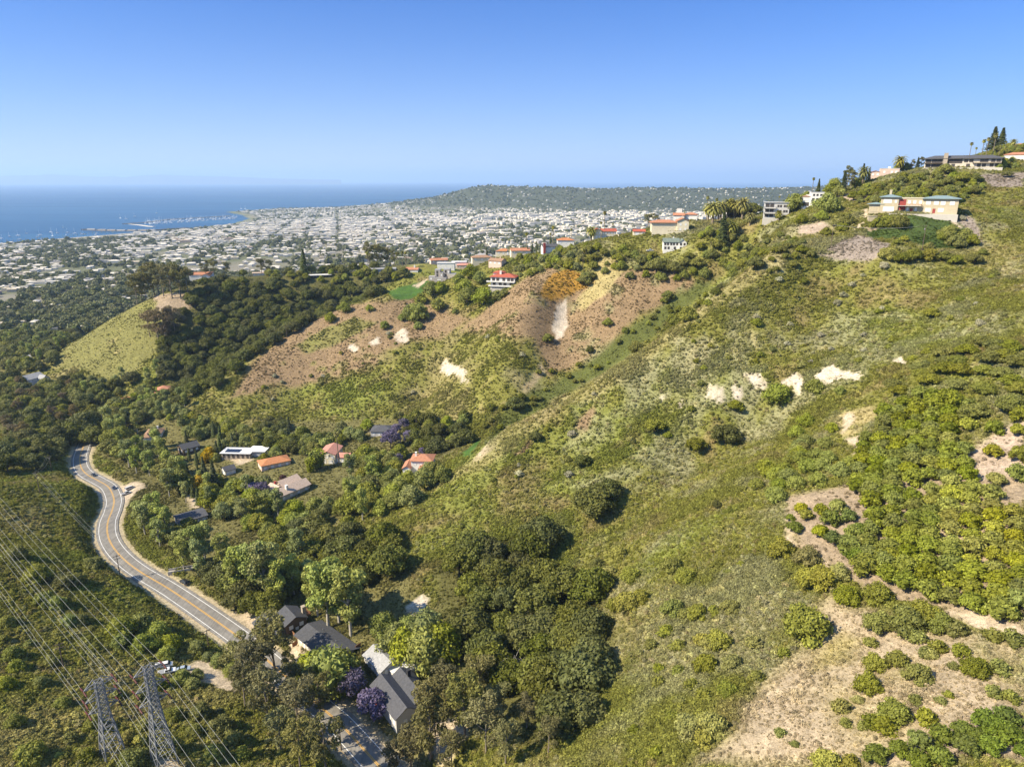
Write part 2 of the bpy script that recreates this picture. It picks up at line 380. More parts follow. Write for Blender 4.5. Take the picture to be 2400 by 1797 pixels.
def groundcol(x, y, with_class=False):
    """base colour and scrub density of the ground at points"""
    x = np.asarray(x, float); y = np.asarray(y, float); n = len(x)
    wx = x + fbm(x, y, 14, 3, 21) * 5; wy = y + fbm(x, y, 14, 3, 22) * 5
    a = fbm(x, y, 60, 4, 31); b = fbm(x, y, 18, 3, 41); c = fbm(x, y, 5, 2, 51)
    col = np.tile(np.array(COL['scrub']), (n, 1)); den = np.full(n, 1.0)
    def lay(m, k, d=None):
        nonlocal col, den
        col = col + (np.array(COL[k]) - col) * m[:, None]
        if d is not None: den = den + (d - den) * m
    lay(sstep(.05, .5, a + .5 * b) * .6, 'lush'); lay(sstep(.10, .38, b - .5 * a) * .62, 'dark', 1.0)
    lay(sstep(.1, .55, -a + .6 * b) * .55, 'dry', .7)
    sage = sstep(-40, 60, x) * sstep(.1, .55, b + .4 * c + .2) * .6
    lay(sage, 'sage'); lay(sstep(.22, .55, -b + .4 * a) * .5 * (y < 800), 'brown', .8)
    lay(sstep(.3, .6, c - .2 * a) * .5, 'dry', .6)
    D = dict(scar=.03, dirt=.24, path=0, red=.10, soil=.08, lawn=0, dgreen=.5, brown=.62, dry=.55, litter=.5, dark=.4, meadow=.62, mauve=.5, orange=1.2, lush=1.0, crest=.55)
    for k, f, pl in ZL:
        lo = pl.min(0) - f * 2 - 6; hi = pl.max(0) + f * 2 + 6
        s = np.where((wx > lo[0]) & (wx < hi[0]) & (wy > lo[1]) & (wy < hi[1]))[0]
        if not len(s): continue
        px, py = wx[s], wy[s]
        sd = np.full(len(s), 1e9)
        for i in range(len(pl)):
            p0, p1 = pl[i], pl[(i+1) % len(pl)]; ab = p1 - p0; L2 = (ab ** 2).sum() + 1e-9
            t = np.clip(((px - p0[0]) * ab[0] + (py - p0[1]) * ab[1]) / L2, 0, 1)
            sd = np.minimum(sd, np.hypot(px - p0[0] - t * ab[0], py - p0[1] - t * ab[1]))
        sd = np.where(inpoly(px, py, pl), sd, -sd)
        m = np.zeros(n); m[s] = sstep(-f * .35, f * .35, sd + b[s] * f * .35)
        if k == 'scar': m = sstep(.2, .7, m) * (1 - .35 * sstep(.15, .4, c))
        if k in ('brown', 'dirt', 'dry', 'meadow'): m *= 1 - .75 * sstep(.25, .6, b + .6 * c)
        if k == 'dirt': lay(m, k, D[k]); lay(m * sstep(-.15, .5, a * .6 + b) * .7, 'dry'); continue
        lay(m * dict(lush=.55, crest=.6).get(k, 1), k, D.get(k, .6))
    rd, rz = polyline_d(x, y, ROADR)
    lay((1 - sstep(6, 8.5, rd + c)) * .8, 'path', 0)
    den = np.where(rd < 7.5, 0, den)
    # the coastal plain
    d = coast_d(x, y)
    tw = sstep(820, 1000, y) * sstep(0, 30, d) 
    tcol = np.array(COL['town']) + (np.array(COL['townd']) - np.array(COL['town'])) * sstep(-.25, .25, fbm(x, y, 160, 4, 77))[:, None]
    hillm = sstep(38, 70, hgt(x, y)) * (y > 3600)
    tcol = tcol + (np.array((.060, .068, .034)) - tcol) * (hillm * .92)[:, None]
    col = col + (tcol - col) * tw[:, None]
    sd = (1 - sstep(35, 60, d)) * (y > 600) * (1 - sstep(3400, 3800, y))
    col = col + (np.array(COL['sand']) - col) * sd[:, None]
    den = np.where(y > 900, 0, den)
    col = col * (1 + .16 * c + .10 * b)[:, None]
    return col, den
ny, nx = XX.shape
GC, GD = groundcol(XX.ravel(), YY.ravel())
_i = (np.arange(ny - 1)[:, None] * nx + np.arange(nx - 1)[None]).ravel()
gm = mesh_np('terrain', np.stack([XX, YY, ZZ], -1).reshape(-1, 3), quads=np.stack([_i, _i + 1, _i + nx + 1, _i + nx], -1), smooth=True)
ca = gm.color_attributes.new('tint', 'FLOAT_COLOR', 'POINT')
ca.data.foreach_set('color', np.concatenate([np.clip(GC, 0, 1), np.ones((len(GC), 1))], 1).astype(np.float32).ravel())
def ground_mat():
    m, nt = newmat('hillside_ground'); t = NT(nt)
    p = t.pos(); base = t.n('VertexColor', layer_name='tint').outputs[0]
    f = t.noise(.9, 5, .7, p); f2 = t.noise(.22, 4, .65, p); f3 = t.noise(3.5, 3, .7, p)
    k = t.math('MULTIPLY', t.ramp(f, .25, .75, .5, 1.45), t.ramp(f2, .3, .7, .8, 1.2))
    k = t.math('MULTIPLY', k, t.ramp(f3, .3, .7, .62, 1.35))
    c = t.n('VectorMath', operation='SCALE', i={0: base, 3: k}).outputs[0]
    straw = t.ramp(t.noise(1.7, 4, .75, p), .52, .7, 0, .38)
    c = t.mix(straw, c, t.mix(.5, c, (.36, .29, .15)))
    bmp = t.n('Bump', i={'Strength': .9, 'Distance': .55, 'Height': t.math('ADD', t.math('MULTIPLY', f, .8), t.math('MULTIPLY', f3, .3))}).outputs[0]
    t.out(t.n('BsdfPrincipled', i={'Base Color': c, 'Roughness': .95, 'Specular IOR Level': .1, 'Normal': bmp}).outputs[0]); return m
ground = tag(obj('ground', gm, ground_mat()), 'scrub covered hills and canyon falling to a coastal plain', 'terrain', kind='structure')
# ---------------------------------------------------------------- sea
def sea_mat():
    m, nt = newmat('sea_water'); t = NT(nt); p = t.pos()
    mp = t.n('Mapping', i={'Vector': p, 'Scale': (.0004, .0022, .001)}).outputs[0]
    st = t.noise(1.0, 5, .6, mp)
    c = t.mix(t.ramp(st, .35, .7), (.010, .062, .155), (.030, .112, .225))
    h = t.noise(.06, 4, .65, p)
    bmp = t.n('Bump', i={'Strength': .35, 'Distance': 2.0, 'Height': h}).outputs[0]
    t.out(t.n('BsdfPrincipled', i={'Base Color': c, 'Roughness': .55, 'Specular IOR Level': .25, 'IOR': 1.33, 'Normal': bmp}).outputs[0]); return m
sv = [(-95000, -3000, 0), (95000, -3000, 0), (95000, 95000, 0), (-95000, 95000, 0)]
tag(obj('sea', mesh_np('sea_sheet', sv, quads=[(0, 1, 2, 3)]), sea_mat()), 'wide blue ocean channel beyond the town', 'sea', kind='structure')
# ---------------------------------------------------------------- the islands across the channel
def islands():
    prof = [(-260, 404), (-60, 412), (0, 422 - 6), (40, 421 - 6), (95, 420 - 6), (115, 417 - 6), (135, 418 - 6), (190, 421 - 5), (240, 423 - 5), (268, 421 - 5), (290, 424 - 5), (320, 421 - 5), (383, 417 - 5), (420, 420 - 5), (480, 421 - 5), (560, 422 - 4), (620, 424 - 3), (700, 424 - 1), (800, 425)]
    V = []; n = 140; xs = np.linspace(-260, 800, n)
    ys = np.interp(xs, [p[0] for p in prof], [p[1] - 3.5 for p in prof])
    T0 = 39000.0
    for j, (dz, f) in enumerate(((0, 0.), (2500, .6), (5000, 1.), (8000, .5), (11000, 0.))):
        for i in range(n):
            b = att(xs[i], 425, T0 + dz); h = max(att(xs[i], ys[i], T0 + 5000)[2], 0)
            k = f + (.12 * math.sin(i * 1.7 + j) if 0 < f < 1 else 0)
            V.append((b[0], b[1], -5 + (h + 5) * max(k, 0)))
    q = [(j * n + i, j * n + i + 1, (j + 1) * n + i + 1, (j + 1) * n + i) for j in range(4) for i in range(n - 1)]
    m = plainmat('island_scrub', (.11, .10, .06), .95, .3, .0005)
    tag(obj('island_hills', mesh_np('islands', V, quads=q, smooth=True), m), 'long low mountainous islands on the horizon', 'islands', kind='structure')
islands()
# ---------------------------------------------------------------- plants: how each kind is grown
def leafmat(name, col, hue=.012, val=.22, trans=.22):
    m, nt = newmat(name); t = NT(nt)
    r = t.n('ObjectInfo').outputs['Random']; v = t.n('VertexColor', layer_name='v').outputs[0]
    r2 = t.math('FRACT', t.math('MULTIPLY', r, 7.31))
    hs = t.n('HueSaturation', i={'Hue': t.ramp(r, 0, 1, .5 - hue, .5 + hue), 'Saturation': t.ramp(r2, 0, 1, .85, 1.1), 'Value': t.ramp(t.math('FRACT', t.math('MULTIPLY', r, 3.77)), 0, 1, 1 - val, 1 + val), 'Color': (*col, 1)}).outputs[0]
    c = t.mix(1.0, hs, v, 'MULTIPLY')
    d = t.n('BsdfPrincipled', i={'Base Color': c, 'Roughness': .6, 'Specular IOR Level': .18}).outputs[0]
    tr = t.n('BsdfTranslucent', i={'Color': c}).outputs[0]
    t.out(t.n('MixShader', i={0: trans, 1: d, 2: tr}).outputs[0]); return m
def instmat(name):
    """scrub: the colour each bush was given where it grows"""
    m, nt = newmat(name); t = NT(nt)
    a = t.n('Attribute', attribute_name='bushcol', attribute_type='INSTANCER').outputs['Color']
    v = t.n('VertexColor', layer_name='v').outputs[0]
    c = t.mix(1.0, a, v, 'MULTIPLY')
    d = t.n('BsdfDiffuse', i={'Color': c}).outputs[0]; tr = t.n('BsdfTranslucent', i={'Color': c}).outputs[0]
    t.out(t.n('MixShader', i={0: .2, 1: d, 2: tr}).outputs[0]); return m
def barkmat(name, col): return plainmat(name, col, .9, .3, 1.2, spec=.1, bump=.5, bsc=6)
M = {}
LEAFC = dict(oak=(.125, .13, .024), oak_light=(.205, .205, .034), avocado=(.205, .22, .028), avocado_yellow=(.30, .295, .036), avocado_dark=(.15, .185, .028), sycamore=(.30, .325, .085), eucalyptus=(.175, .160, .052), eucalyptus_brown=(.20, .150, .062), pepper=(.25, .27, .04), jacaranda=(.165, .135, .215), conifer=(.09, .11, .034), palm=(.25, .235, .05), shrub=(.21, .215, .034), toyon=(.29, .27, .06), willow=(.235, .25, .07), bamboo=(.28, .30, .038), sage=(.40, .375, .23), plum=(.10, .04, .055), gold=(.42, .30, .035), townleaf=(.15, .155, .055))
for k, c in LEAFC.items(): M['leaf_' + k] = leafmat(k + '_leaves', c)
M['bark_dark'] = barkmat('dark_bark', (.09, .07, .05)); M['bark_pale'] = barkmat('pale_bark', (.42, .38, .31)); M['bark_grey'] = barkmat('grey_bark', (.22, .18, .14)); M['bark_palm'] = barkmat('palm_bark', (.20, .16, .115)); M['bark_dead'] = barkmat('bleached_wood', (.5, .46, .40))
class Geo:
    def __init__(s): s.V = []; s.Q = []; s.T = []; s.c = []; s.n = 0; s.mq = []; s.mt = []
    def add(s, V, Q=None, T=None, c=1.0, m=0):
        V = np.asarray(V, float).reshape(-1, 3); s.V.append(V)
        s.c.append(np.broadcast_to(np.asarray(c, float).reshape(-1, 1) if np.ndim(c) else np.full((1, 1), c), (len(V), 1)))
        if Q is not None and len(Q): s.Q.append(np.asarray(Q).reshape(-1, 4) + s.n); s.mq += [m] * len(s.Q[-1])
        if T is not None and len(T): s.T.append(np.asarray(T).reshape(-1, 3) + s.n); s.mt += [m] * len(s.T[-1])
        s.n += len(V)
    def tube(s, pts, rad, sides=6, c=1.0, m=0):
        pts = [np.array(p, float) for p in pts]; V = []; n = len(pts)
        for i, p in enumerate(pts):
            d = pts[min(i + 1, n - 1)] - pts[max(i - 1, 0)]; d /= np.linalg.norm(d) + 1e-9
            a = np.cross(d, (0, 0, 1) if abs(d[2]) < .9 else (1, 0, 0)); a /= np.linalg.norm(a); b = np.cross(d, a)
            for k in range(sides):
                th = 2 * PI * k / sides; V.append(p + rad[i] * (math.cos(th) * a + math.sin(th) * b))
        Q = [(i * sides + k, i * sides + (k + 1) % sides, (i + 1) * sides + (k + 1) % sides, (i + 1) * sides + k) for i in range(n - 1) for k in range(sides)]
        s.add(V, Q, c=c, m=m)
    def cards(s, P_, N, size, rng, asp=1.5, c=None, m=0):
        n = len(P_); N = N / (np.linalg.norm(N, axis=1, keepdims=True) + 1e-9)
        r = rng.normal(size=(n, 3)); a = np.cross(N, r); a /= np.linalg.norm(a, axis=1, keepdims=True) + 1e-9; b = np.cross(N, a)
        sz = size * rng.uniform(.65, 1.35, (n, 1)); a = a * sz * .5 * asp ** .5; b = b * sz * .5 / asp ** .5
        V = np.stack([P_ - a - b * .6, P_ + a * .2 - b, P_ + a + b * .6, P_ - a * .2 + b], 1)
        cc = np.repeat(rng.uniform(.72, 1.28, n) if c is None else c, 4)
        s.add(V.reshape(-1, 3), np.arange(4 * n).reshape(-1, 4), c=cc, m=m)
    def mesh(s, name, smooth=False):
        V = np.concatenate(s.V); Q = np.concatenate(s.Q) if s.Q else None; T = np.concatenate(s.T) if s.T else None
        me = mesh_np(name, V, quads=Q, tris=T, smooth=smooth, mi=s.mq + s.mt)
        cl = np.concatenate(s.c); ca = me.color_attributes.new('v', 'FLOAT_COLOR', 'POINT')
        ca.data.foreach_set('color', np.concatenate([cl, cl, cl, np.ones_like(cl)], 1).astype(np.float32).ravel()); return me
_ICO = None
def ico():
    global _ICO
    if _ICO is None:
        import bmesh
        b = bmesh.new(); bmesh.ops.create_icosphere(b, subdivisions=2, radius=1); _ICO = (np.array([v.co[:] for v in b.verts]), [[v.index for v in f.verts] for f in b.faces]); b.free()
    return _ICO
def crown(g, lobes, n, size, rng, tilt=.55, core=.72, under=.25, drop=0.0, asp=1.5, m=0):
    """leaf sprays over the surface of overlapping clumps, with a rough leafy inside"""
    L = np.array(lobes, float); area = (L[:, 3] * L[:, 4] + L[:, 3] * L[:, 5]); pr = area / area.sum()
    k = rng.choice(len(L), n, p=pr)
    u = rng.normal(size=(n, 3)); u[:, 2] += under; u /= np.linalg.norm(u, axis=1, keepdims=True)
    rr = rng.uniform(.80, 1.10, (n, 1)) * (1 + .16 * np.sin(u[:, :1] * 5 + k[:, None]) * np.cos(u[:, 1:2] * 6 + 2 * k[:, None]))
    p = L[k, :3] + u * L[k, 3:6] * rr
    keep = np.ones(n, bool)
    for j in range(len(L)):
        q = (p - L[j, :3]) / L[j, 3:6]; keep &= (k == j) | ((q ** 2).sum(1) > .72)
    p = p[keep]; u = u[keep]; kk = k[keep]
    N = u / L[kk, 3:6] * L[kk, 3:6].mean(1, keepdims=True) + rng.normal(size=p.shape) * tilt
    if drop: p[:, 2] -= drop * rng.random(len(p)) ** 2
    lc = rng.uniform(.82, 1.2, len(L))
    g.cards(p, N, size, rng, asp, c=lc[kk] * rng.uniform(.7, 1.3, len(p)), m=m)
    if core:
        V, F = ico()
        for l in L:
            w = 1 + .18 * np.sin(V[:, 0] * 7 + l[0]) * np.cos(V[:, 1] * 6 + l[1]) + .1 * np.sin(V[:, 2] * 11)
            g.add(l[:3] + V * w[:, None] * l[3:6] * core, None, F, c=.8, m=m)
def lobes_dome(rng, W, H, z0, n, r, flat=.8):
    out = []
    for i in range(n):
        a = i * 2.399 + rng.uniform(-.3, .3); f = math.sqrt((i + .5) / n)
        x, y = math.cos(a) * f * (W / 2 - r * .8), math.sin(a) * f * (W / 2 - r * .8)
        top = H - (H - z0 - r) * (f ** 2) * .75 - r * flat
        s = r * rng.uniform(.75, 1.25)
        out.append((x, y, top + rng.uniform(-.5, .3) * r, s, s * rng.uniform(.85, 1.15), s * flat))
    return out
def limbs(g, rng, base_r, trunk_h, lobes, n, lean=.3, sides=6):
    top = np.array([rng.uniform(-lean, lean), rng.uniform(-lean, lean), trunk_h])
    g.tube([(0, 0, -1.2), (0, 0, .2), top * (.5, .5, .5), top], [base_r * 1.5, base_r * 1.05, base_r * .85, base_r * .7], 7)
    ids = rng.choice(len(lobes), min(n, len(lobes)), replace=False)
    for i in ids:
        e = np.array(lobes[i][:3]); mid = (top + e) / 2 + rng.normal(size=3) * .3
        g.tube([top - (0, 0, .2), mid, e], [base_r * .55, base_r * .35, base_r * .12], sides)
PROTO = {}
def proto(key, name, H, parts): PROTO.setdefault(key, []).append(dict(name=name, H=H, parts=parts))
def grow():
    for s in range(5):                                      # coast live oaks
        r = np.random.default_rng(100 + s); L = lobes_dome(r, 13, 9.5, 2.6, 15, 2.3); g = Geo(); crown(g, L, 3200, .62, r)
        t = Geo(); limbs(t, r, .42, 2.6, L, 7, .6)
        a, b = g.mesh('oak_crown'), t.mesh('oak_trunk', True)
        proto('oak', 'oak_tree', 9.5, [('crown', a, 'leaf_oak'), ('trunk', b, 'bark_dark')])
        if s < 3: proto('oak_light', 'broadleaf_tree', 9.5, [('crown', a.copy(), 'leaf_oak_light'), ('trunk', b, 'bark_dark')])
    for s in range(4):                                      # avocado trees, leafy down to the ground
        r = np.random.default_rng(200 + s); L = lobes_dome(r, 5.2, 4.6, .7, 11, 1.05, .9); g = Geo(); crown(g, L, 1150, .42, r, .6, .74, .15, asp=2.0)
        t = Geo(); limbs(t, r, .14, 1.2, L, 4, .1)
        a, b = g.mesh('avocado_crown'), t.mesh('avocado_trunk', True)
        for k in ('avocado', 'avocado_yellow', 'avocado_dark'): proto(k, 'avocado_tree', 4.6, [('crown', a.copy(), 'leaf_' + k), ('trunk', b, 'bark_grey')])
    for s in range(3):                                      # sycamores, tall and pale
        r = np.random.default_rng(300 + s); L = []
        for i in range(20):
            z = r.uniform(8, 23); w = 5.2 * math.sqrt(max(.08, 1 - ((z - 14) / 10.5) ** 2)); a = i * 2.4
            q = r.uniform(1.5, 2.6); L.append((math.cos(a) * w * r.uniform(.2, .85), math.sin(a) * w * r.uniform(.2, .85), z, q, q, q * .85))
        g = Geo(); crown(g, L, 3300, .72, r, .75, .45, .2)
        t = Geo(); t.tube([(0, 0, -1.5), (0, 0, .3), (.2, 0, 7), (.5, .2, 14), (.3, .3, 21)], [.62, .5, .42, .3, .08], 8)
        for i in range(9):
            e = np.array(L[i * 2][:3]); b0 = np.array((.3, .1, max(5, e[2] - 4))); t.tube([b0, (b0 + e) / 2 + (0, 0, .3), e], [.2, .13, .05], 5)
        proto('sycamore', 'sycamore_tree', 25, [('crown', g.mesh('sycamore_crown'), 'leaf_sycamore'), ('trunk', t.mesh('sycamore_trunk', True), 'bark_pale')])
    for s in range(4):                                      # eucalyptus: bare stems under open, layered crowns
        r = np.random.default_rng(400 + s); L = []
        for i in range(17):
            z = r.uniform(9, 23.5); w = 6.0 * (1 - ((z - 15.5) / 10) ** 2) ** .5 if abs(z - 15.5) < 10 else 1; a = i * 2.4 + r.uniform(-.4, .4)
            q = r.uniform(1.2, 2.5); L.append((math.cos(a) * w * r.uniform(.3, 1), math.sin(a) * w * r.uniform(.3, 1), z, q * 1.15, q * 1.15, q * .7))
        g = Geo(); crown(g, L, 3000, .62, r, .9, .34, .2, drop=.6, asp=2.4)
        t = Geo(); t.tube([(0, 0, -1.5), (0, 0, .3), (.3, .1, 8), (.1, .4, 15), (.5, .3, 21)], [.5, .42, .33, .22, .06], 7)
        for i in range(11):
            e = np.array(L[i][:3]); b0 = np.array((.3, .2, max(4, e[2] - 5))); t.tube([b0, (b0 * .4 + e * .6) + (0, 0, -.3), e], [.17, .1, .04], 5)
        a, b = g.mesh('eucalyptus_crown'), t.mesh('eucalyptus_trunk', True)
        proto('eucalyptus', 'eucalyptus_tree', 24, [('crown', a, 'leaf_eucalyptus'), ('trunk', b, 'bark_grey')])
        proto('eucalyptus_brown', 'eucalyptus_tree', 24, [('crown', a.copy(), 'leaf_eucalyptus_brown'), ('trunk', b, 'bark_grey')])
    for s in range(3):                                      # pepper trees and other soft rounded trees
        r = np.random.default_rng(500 + s); L = lobes_dome(r, 10.5, 9.5, 1.4, 14, 2.0, 1.0); g = Geo(); crown(g, L, 2800, .55, r, .8, .66, .1, drop=1.2, asp=2.2)
        t = Geo(); limbs(t, r, .33, 2.4, L, 6, .3); a, b = g.mesh('pepper_crown'), t.mesh('pepper_trunk', True)
        for k in ('pepper', 'willow', 'gold'): proto(k, 'pepper_tree' if k == 'pepper' else 'leafy_tree', 9.5, [('crown', a.copy(), 'leaf_' + k), ('trunk', b, 'bark_grey')])
    for s in range(2):                                      # jacarandas in flower, flowering plum
        r = np.random.default_rng(600 + s); L = lobes_dome(r, 8.5, 9, 2.8, 14, 1.45, .8); g = Geo(); crown(g, L, 2300, .5, r, .9, .4, .2)
        t = Geo(); limbs(t, r, .25, 2.8, L, 9, .3); a, b = g.mesh('jacaranda_crown'), t.mesh('jacaranda_trunk', True)
        proto('jacaranda', 'jacaranda_tree', 9, [('crown', a, 'leaf_jacaranda'), ('trunk', b, 'bark_grey')])
        proto('plum', 'plum_tree', 9, [('crown', a.copy(), 'leaf_plum'), ('trunk', b, 'bark_dark')])
    for s in range(3):                                      # conifers: tiers of boughs round a straight stem
        r = np.random.default_rng(700 + s); g = Geo(); H = 16.0
        n = 2400; z = 1.2 + (H - 1.4) * r.random(n) ** 1.25; tier = np.abs(((z * 1.15) % 1) - .5) * 2
        w = (H - z) * .235 * (1 - .45 * tier) * r.uniform(.35, 1.05, n) + .12; a = r.uniform(0, 2 * PI, n); w *= 1 + .22 * np.sin(a * 3 + z * 2.1)
        g.cards(np.stack([np.cos(a) * w, np.sin(a) * w, z - w * .22], 1), np.stack([np.cos(a) * .5, np.sin(a) * .5, np.full(n, .8)], 1) + r.normal(size=(n, 3)) * .3, .62, r, 2.4)
        t = Geo(); t.tube([(0, 0, -1), (0, 0, 6), (0, 0, H - .5)], [.3, .2, .03], 6)
        proto('conifer', 'conifer_tree', H, [('crown', g.mesh('conifer_crown'), 'leaf_conifer'), ('trunk', t.mesh('conifer_trunk', True), 'bark_dark')])
    for s in range(2):                                      # italian cypress
        r = np.random.default_rng(750 + s); g = Geo(); H = 11.0; n = 1000; z = r.uniform(.3, H, n); w = .85 * np.sin(np.clip(z / H, 0, 1) ** .7 * PI) ** .6 * r.uniform(.7, 1.05, n); a = r.uniform(0, 2 * PI, n)
        g.cards(np.stack([np.cos(a) * w, np.sin(a) * w, z], 1), np.stack([np.cos(a), np.sin(a), np.full(n, .4)], 1) + r.normal(size=(n, 3)) * .3, .4, r, 2.2)
        t = Geo(); t.tube([(0, 0, -1), (0, 0, 5), (0, 0, H - 1)], [.16, .12, .03], 6)
        proto('cypress', 'cypress_tree', H, [('crown', g.mesh('cypress_crown'), 'leaf_conifer'), ('trunk', t.mesh('cypress_trunk', True), 'bark_dark')])
    def fronds(g, r, z, n, ln, droop, wid, up0=-.5, up1=1.3, leaflet=True):
        for i in range(n):
            a = i * 2.399; e = up0 + (up1 - up0) * (i / n); l = ln * r.uniform(.85, 1.1); pts = []
            for k in range(6):
                f = k / 5; el = e - droop * f * f
                pts.append(np.array((math.cos(a) * math.cos(el), math.sin(a) * math.cos(el), math.sin(el))) * l * f if k == 0 else pts[-1] + np.array((math.cos(a) * math.cos(el), math.sin(a) * math.cos(el), math.sin(el))) * l / 5)
            sd = np.array((-math.sin(a), math.cos(a), 0)); V = []
            for k, p in enumerate(pts):
                w = wid * (.35, .9, 1.0, .9, .65, .1)[k]; V += [p + sd * w + (0, 0, z - .18 * w), p + (0, 0, z + .12 * w), p - sd * w + (0, 0, z - .18 * w)]
            Q = [q for k in range(5) for q in ((3*k, 3*k+1, 3*k+4, 3*k+3), (3*k+1, 3*k+2, 3*k+5, 3*k+4))]
            g.add(V, Q, c=r.uniform(.7, 1.35))
    for s in range(2):                                      # canary island date palms: thick stem, great round head
        r = np.random.default_rng(800 + s); g = Geo(); fronds(g, r, 6.2, 64, 4.6, 1.5, .42, -.75, 1.4)
        t = Geo(); t.tube([(0, 0, -1.5), (0, 0, .4), (0, 0, 5.2), (0, 0, 6.3)], [.75, .5, .45, .72], 9)
        proto('date_palm', 'date_palm', 9.2, [('fronds', g.mesh('date_palm_fronds'), 'leaf_palm'), ('trunk', t.mesh('date_palm_trunk', True), 'bark_palm')])
    for s in range(2):                                      # tall fan palms: slim stem, small head, skirt of dead leaves
        r = np.random.default_rng(850 + s); g = Geo(); fronds(g, r, 19, 42, 2.0, 1.0, .5, -.9, 1.4)
        t = Geo(); t.tube([(0, 0, -1.5), (0, 0, .5), (.15, .1, 9), (0, 0, 18.2), (0, 0, 19.1)], [.5, .34, .24, .22, .4], 7)
        proto('fan_palm', 'fan_palm', 21, [('fronds', g.mesh('fan_palm_fronds'), 'leaf_palm'), ('trunk', t.mesh('fan_palm_trunk', True), 'bark_palm')])
    for s in range(4):                                      # rounded shrubs of the chaparral, one mesh each
        r = np.random.default_rng(900 + s); L = lobes_dome(r, 3.6, 2.4, .2, 8, .85, .85); g = Geo(); crown(g, L, 620, .34, r, .65, .7, .2)
        me = g.mesh('shrub_leaves')
        for k in ('shrub', 'toyon', 'sage'): proto(k, 'shrub', 2.4, [(None, me.copy(), 'leaf_' + k)])
    for s in range(2):                                      # the widest shrubs, many stemmed
        r = np.random.default_rng(930 + s); L = lobes_dome(r, 9, 5.2, .3, 16, 1.5, .85); g = Geo(); crown(g, L, 2700, .42, r, .65, .74, .2)
        me = g.mesh('wide_shrub_leaves')
        for k in ('shrub', 'toyon', 'sage'): proto('wide_' + k, 'shrub', 5.2, [(None, me.copy(), 'leaf_' + k)])
    r = np.random.default_rng(950); g = Geo()               # bamboo clump
    for i in range(60):
        a, q = r.uniform(0, 6.28), r.uniform(0, 1.6); p = np.array((math.cos(a) * q, math.sin(a) * q, 0)); l = r.uniform(5, 8.5); out = np.array((math.cos(a), math.sin(a), 0)) * r.uniform(.4, 1.6)
        z = r.uniform(1, l, 30); pp = p + out * (z[:, None] / l) ** 2 + np.stack([0 * z, 0 * z, z], 1) + r.normal(size=(30, 3)) * .25
        g.cards(pp, r.normal(size=(30, 3)) + (0, 0, .8), .5, r, 3)
    proto('bamboo', 'bamboo_clump', 8, [(None, g.mesh('bamboo_leaves'), 'leaf_bamboo')])
    for s in range(2):                                      # dead tree
        r = np.random.default_rng(970 + s); t = Geo(); t.tube([(0, 0, -1), (0, 0, 2), (.3, .2, 4.5)], [.4, .3, .22], 7)
        for i in range(9):
            a = i * 2.4; p0 = np.array((.2, .1, 2.5 + i * .25)); p1 = p0 + np.array((math.cos(a) * 2, math.sin(a) * 2, 1.6)); p2 = p1 + np.array((math.cos(a + .5) * 2, math.sin(a + .5) * 2, r.uniform(-.2, 1.8)))
            t.tube([p0, p1, p2], [.16, .1, .03], 5); t.tube([p1, p1 + r.normal(size=3) * .8 + (0, 0, 1.2), p1 + r.normal(size=3) + (0, 0, 2.3)], [.08, .05, .02], 4); t.tube([p2, p2 + r.normal(size=3) * 1.1], [.04, .01], 4)
        proto('dead', 'dead_tree', 8, [(None, t.mesh('dead_tree', True), 'bark_dead')])
    for s in range(3):                                      # street trees far off in the town
        r = np.random.default_rng(990 + s); L = lobes_dome(r, 9, 8, 1.2, 7, 2.1, .85); g = Geo(); crown(g, L, 260, 1.5, r, .6, .8, .2)
        proto('town', 'town_tree', 8, [(None, g.mesh('town_tree'), 'leaf_townleaf')])
grow()
for v in PROTO.values():
    for p in v:
        for nm, me, mk in p['parts']:
            me.materials.clear(); me.materials.append(M[mk])
PLANTS = []
def plant(key, x, y, H, noun, place, group, z=None, rz=None, wide=1.0, var=None):
    pr = PROTO[key][rnd.randrange(len(PROTO[key])) if var is None else var % len(PROTO[key])]
    s = H / pr['H']; z = h1(x, y) if z is None else z; rz = rnd.uniform(0, 6.28) if rz is None else rz
    if len(pr['parts']) == 1 and pr['parts'][0][0] is None:
        o = bpy.data.objects.new(pr['name'], pr['parts'][0][1]); C.objects.link(o)
    else:
        o = bpy.data.objects.new(pr['name'], None); C.objects.link(o); o.empty_display_size = .5
        for nm, me, mk in pr['parts']:
            c = bpy.data.objects.new(nm, me); C.objects.link(c); c.parent = o
    o.location = (x, y, z); o.rotation_euler = (0, 0, rz); o.scale = (s * wide, s * wide * rnd.uniform(.93, 1.07), s)
    PLANTS.append(dict(o=o, noun=noun, place=place, group=group, x=x, y=y, H=H)); return o
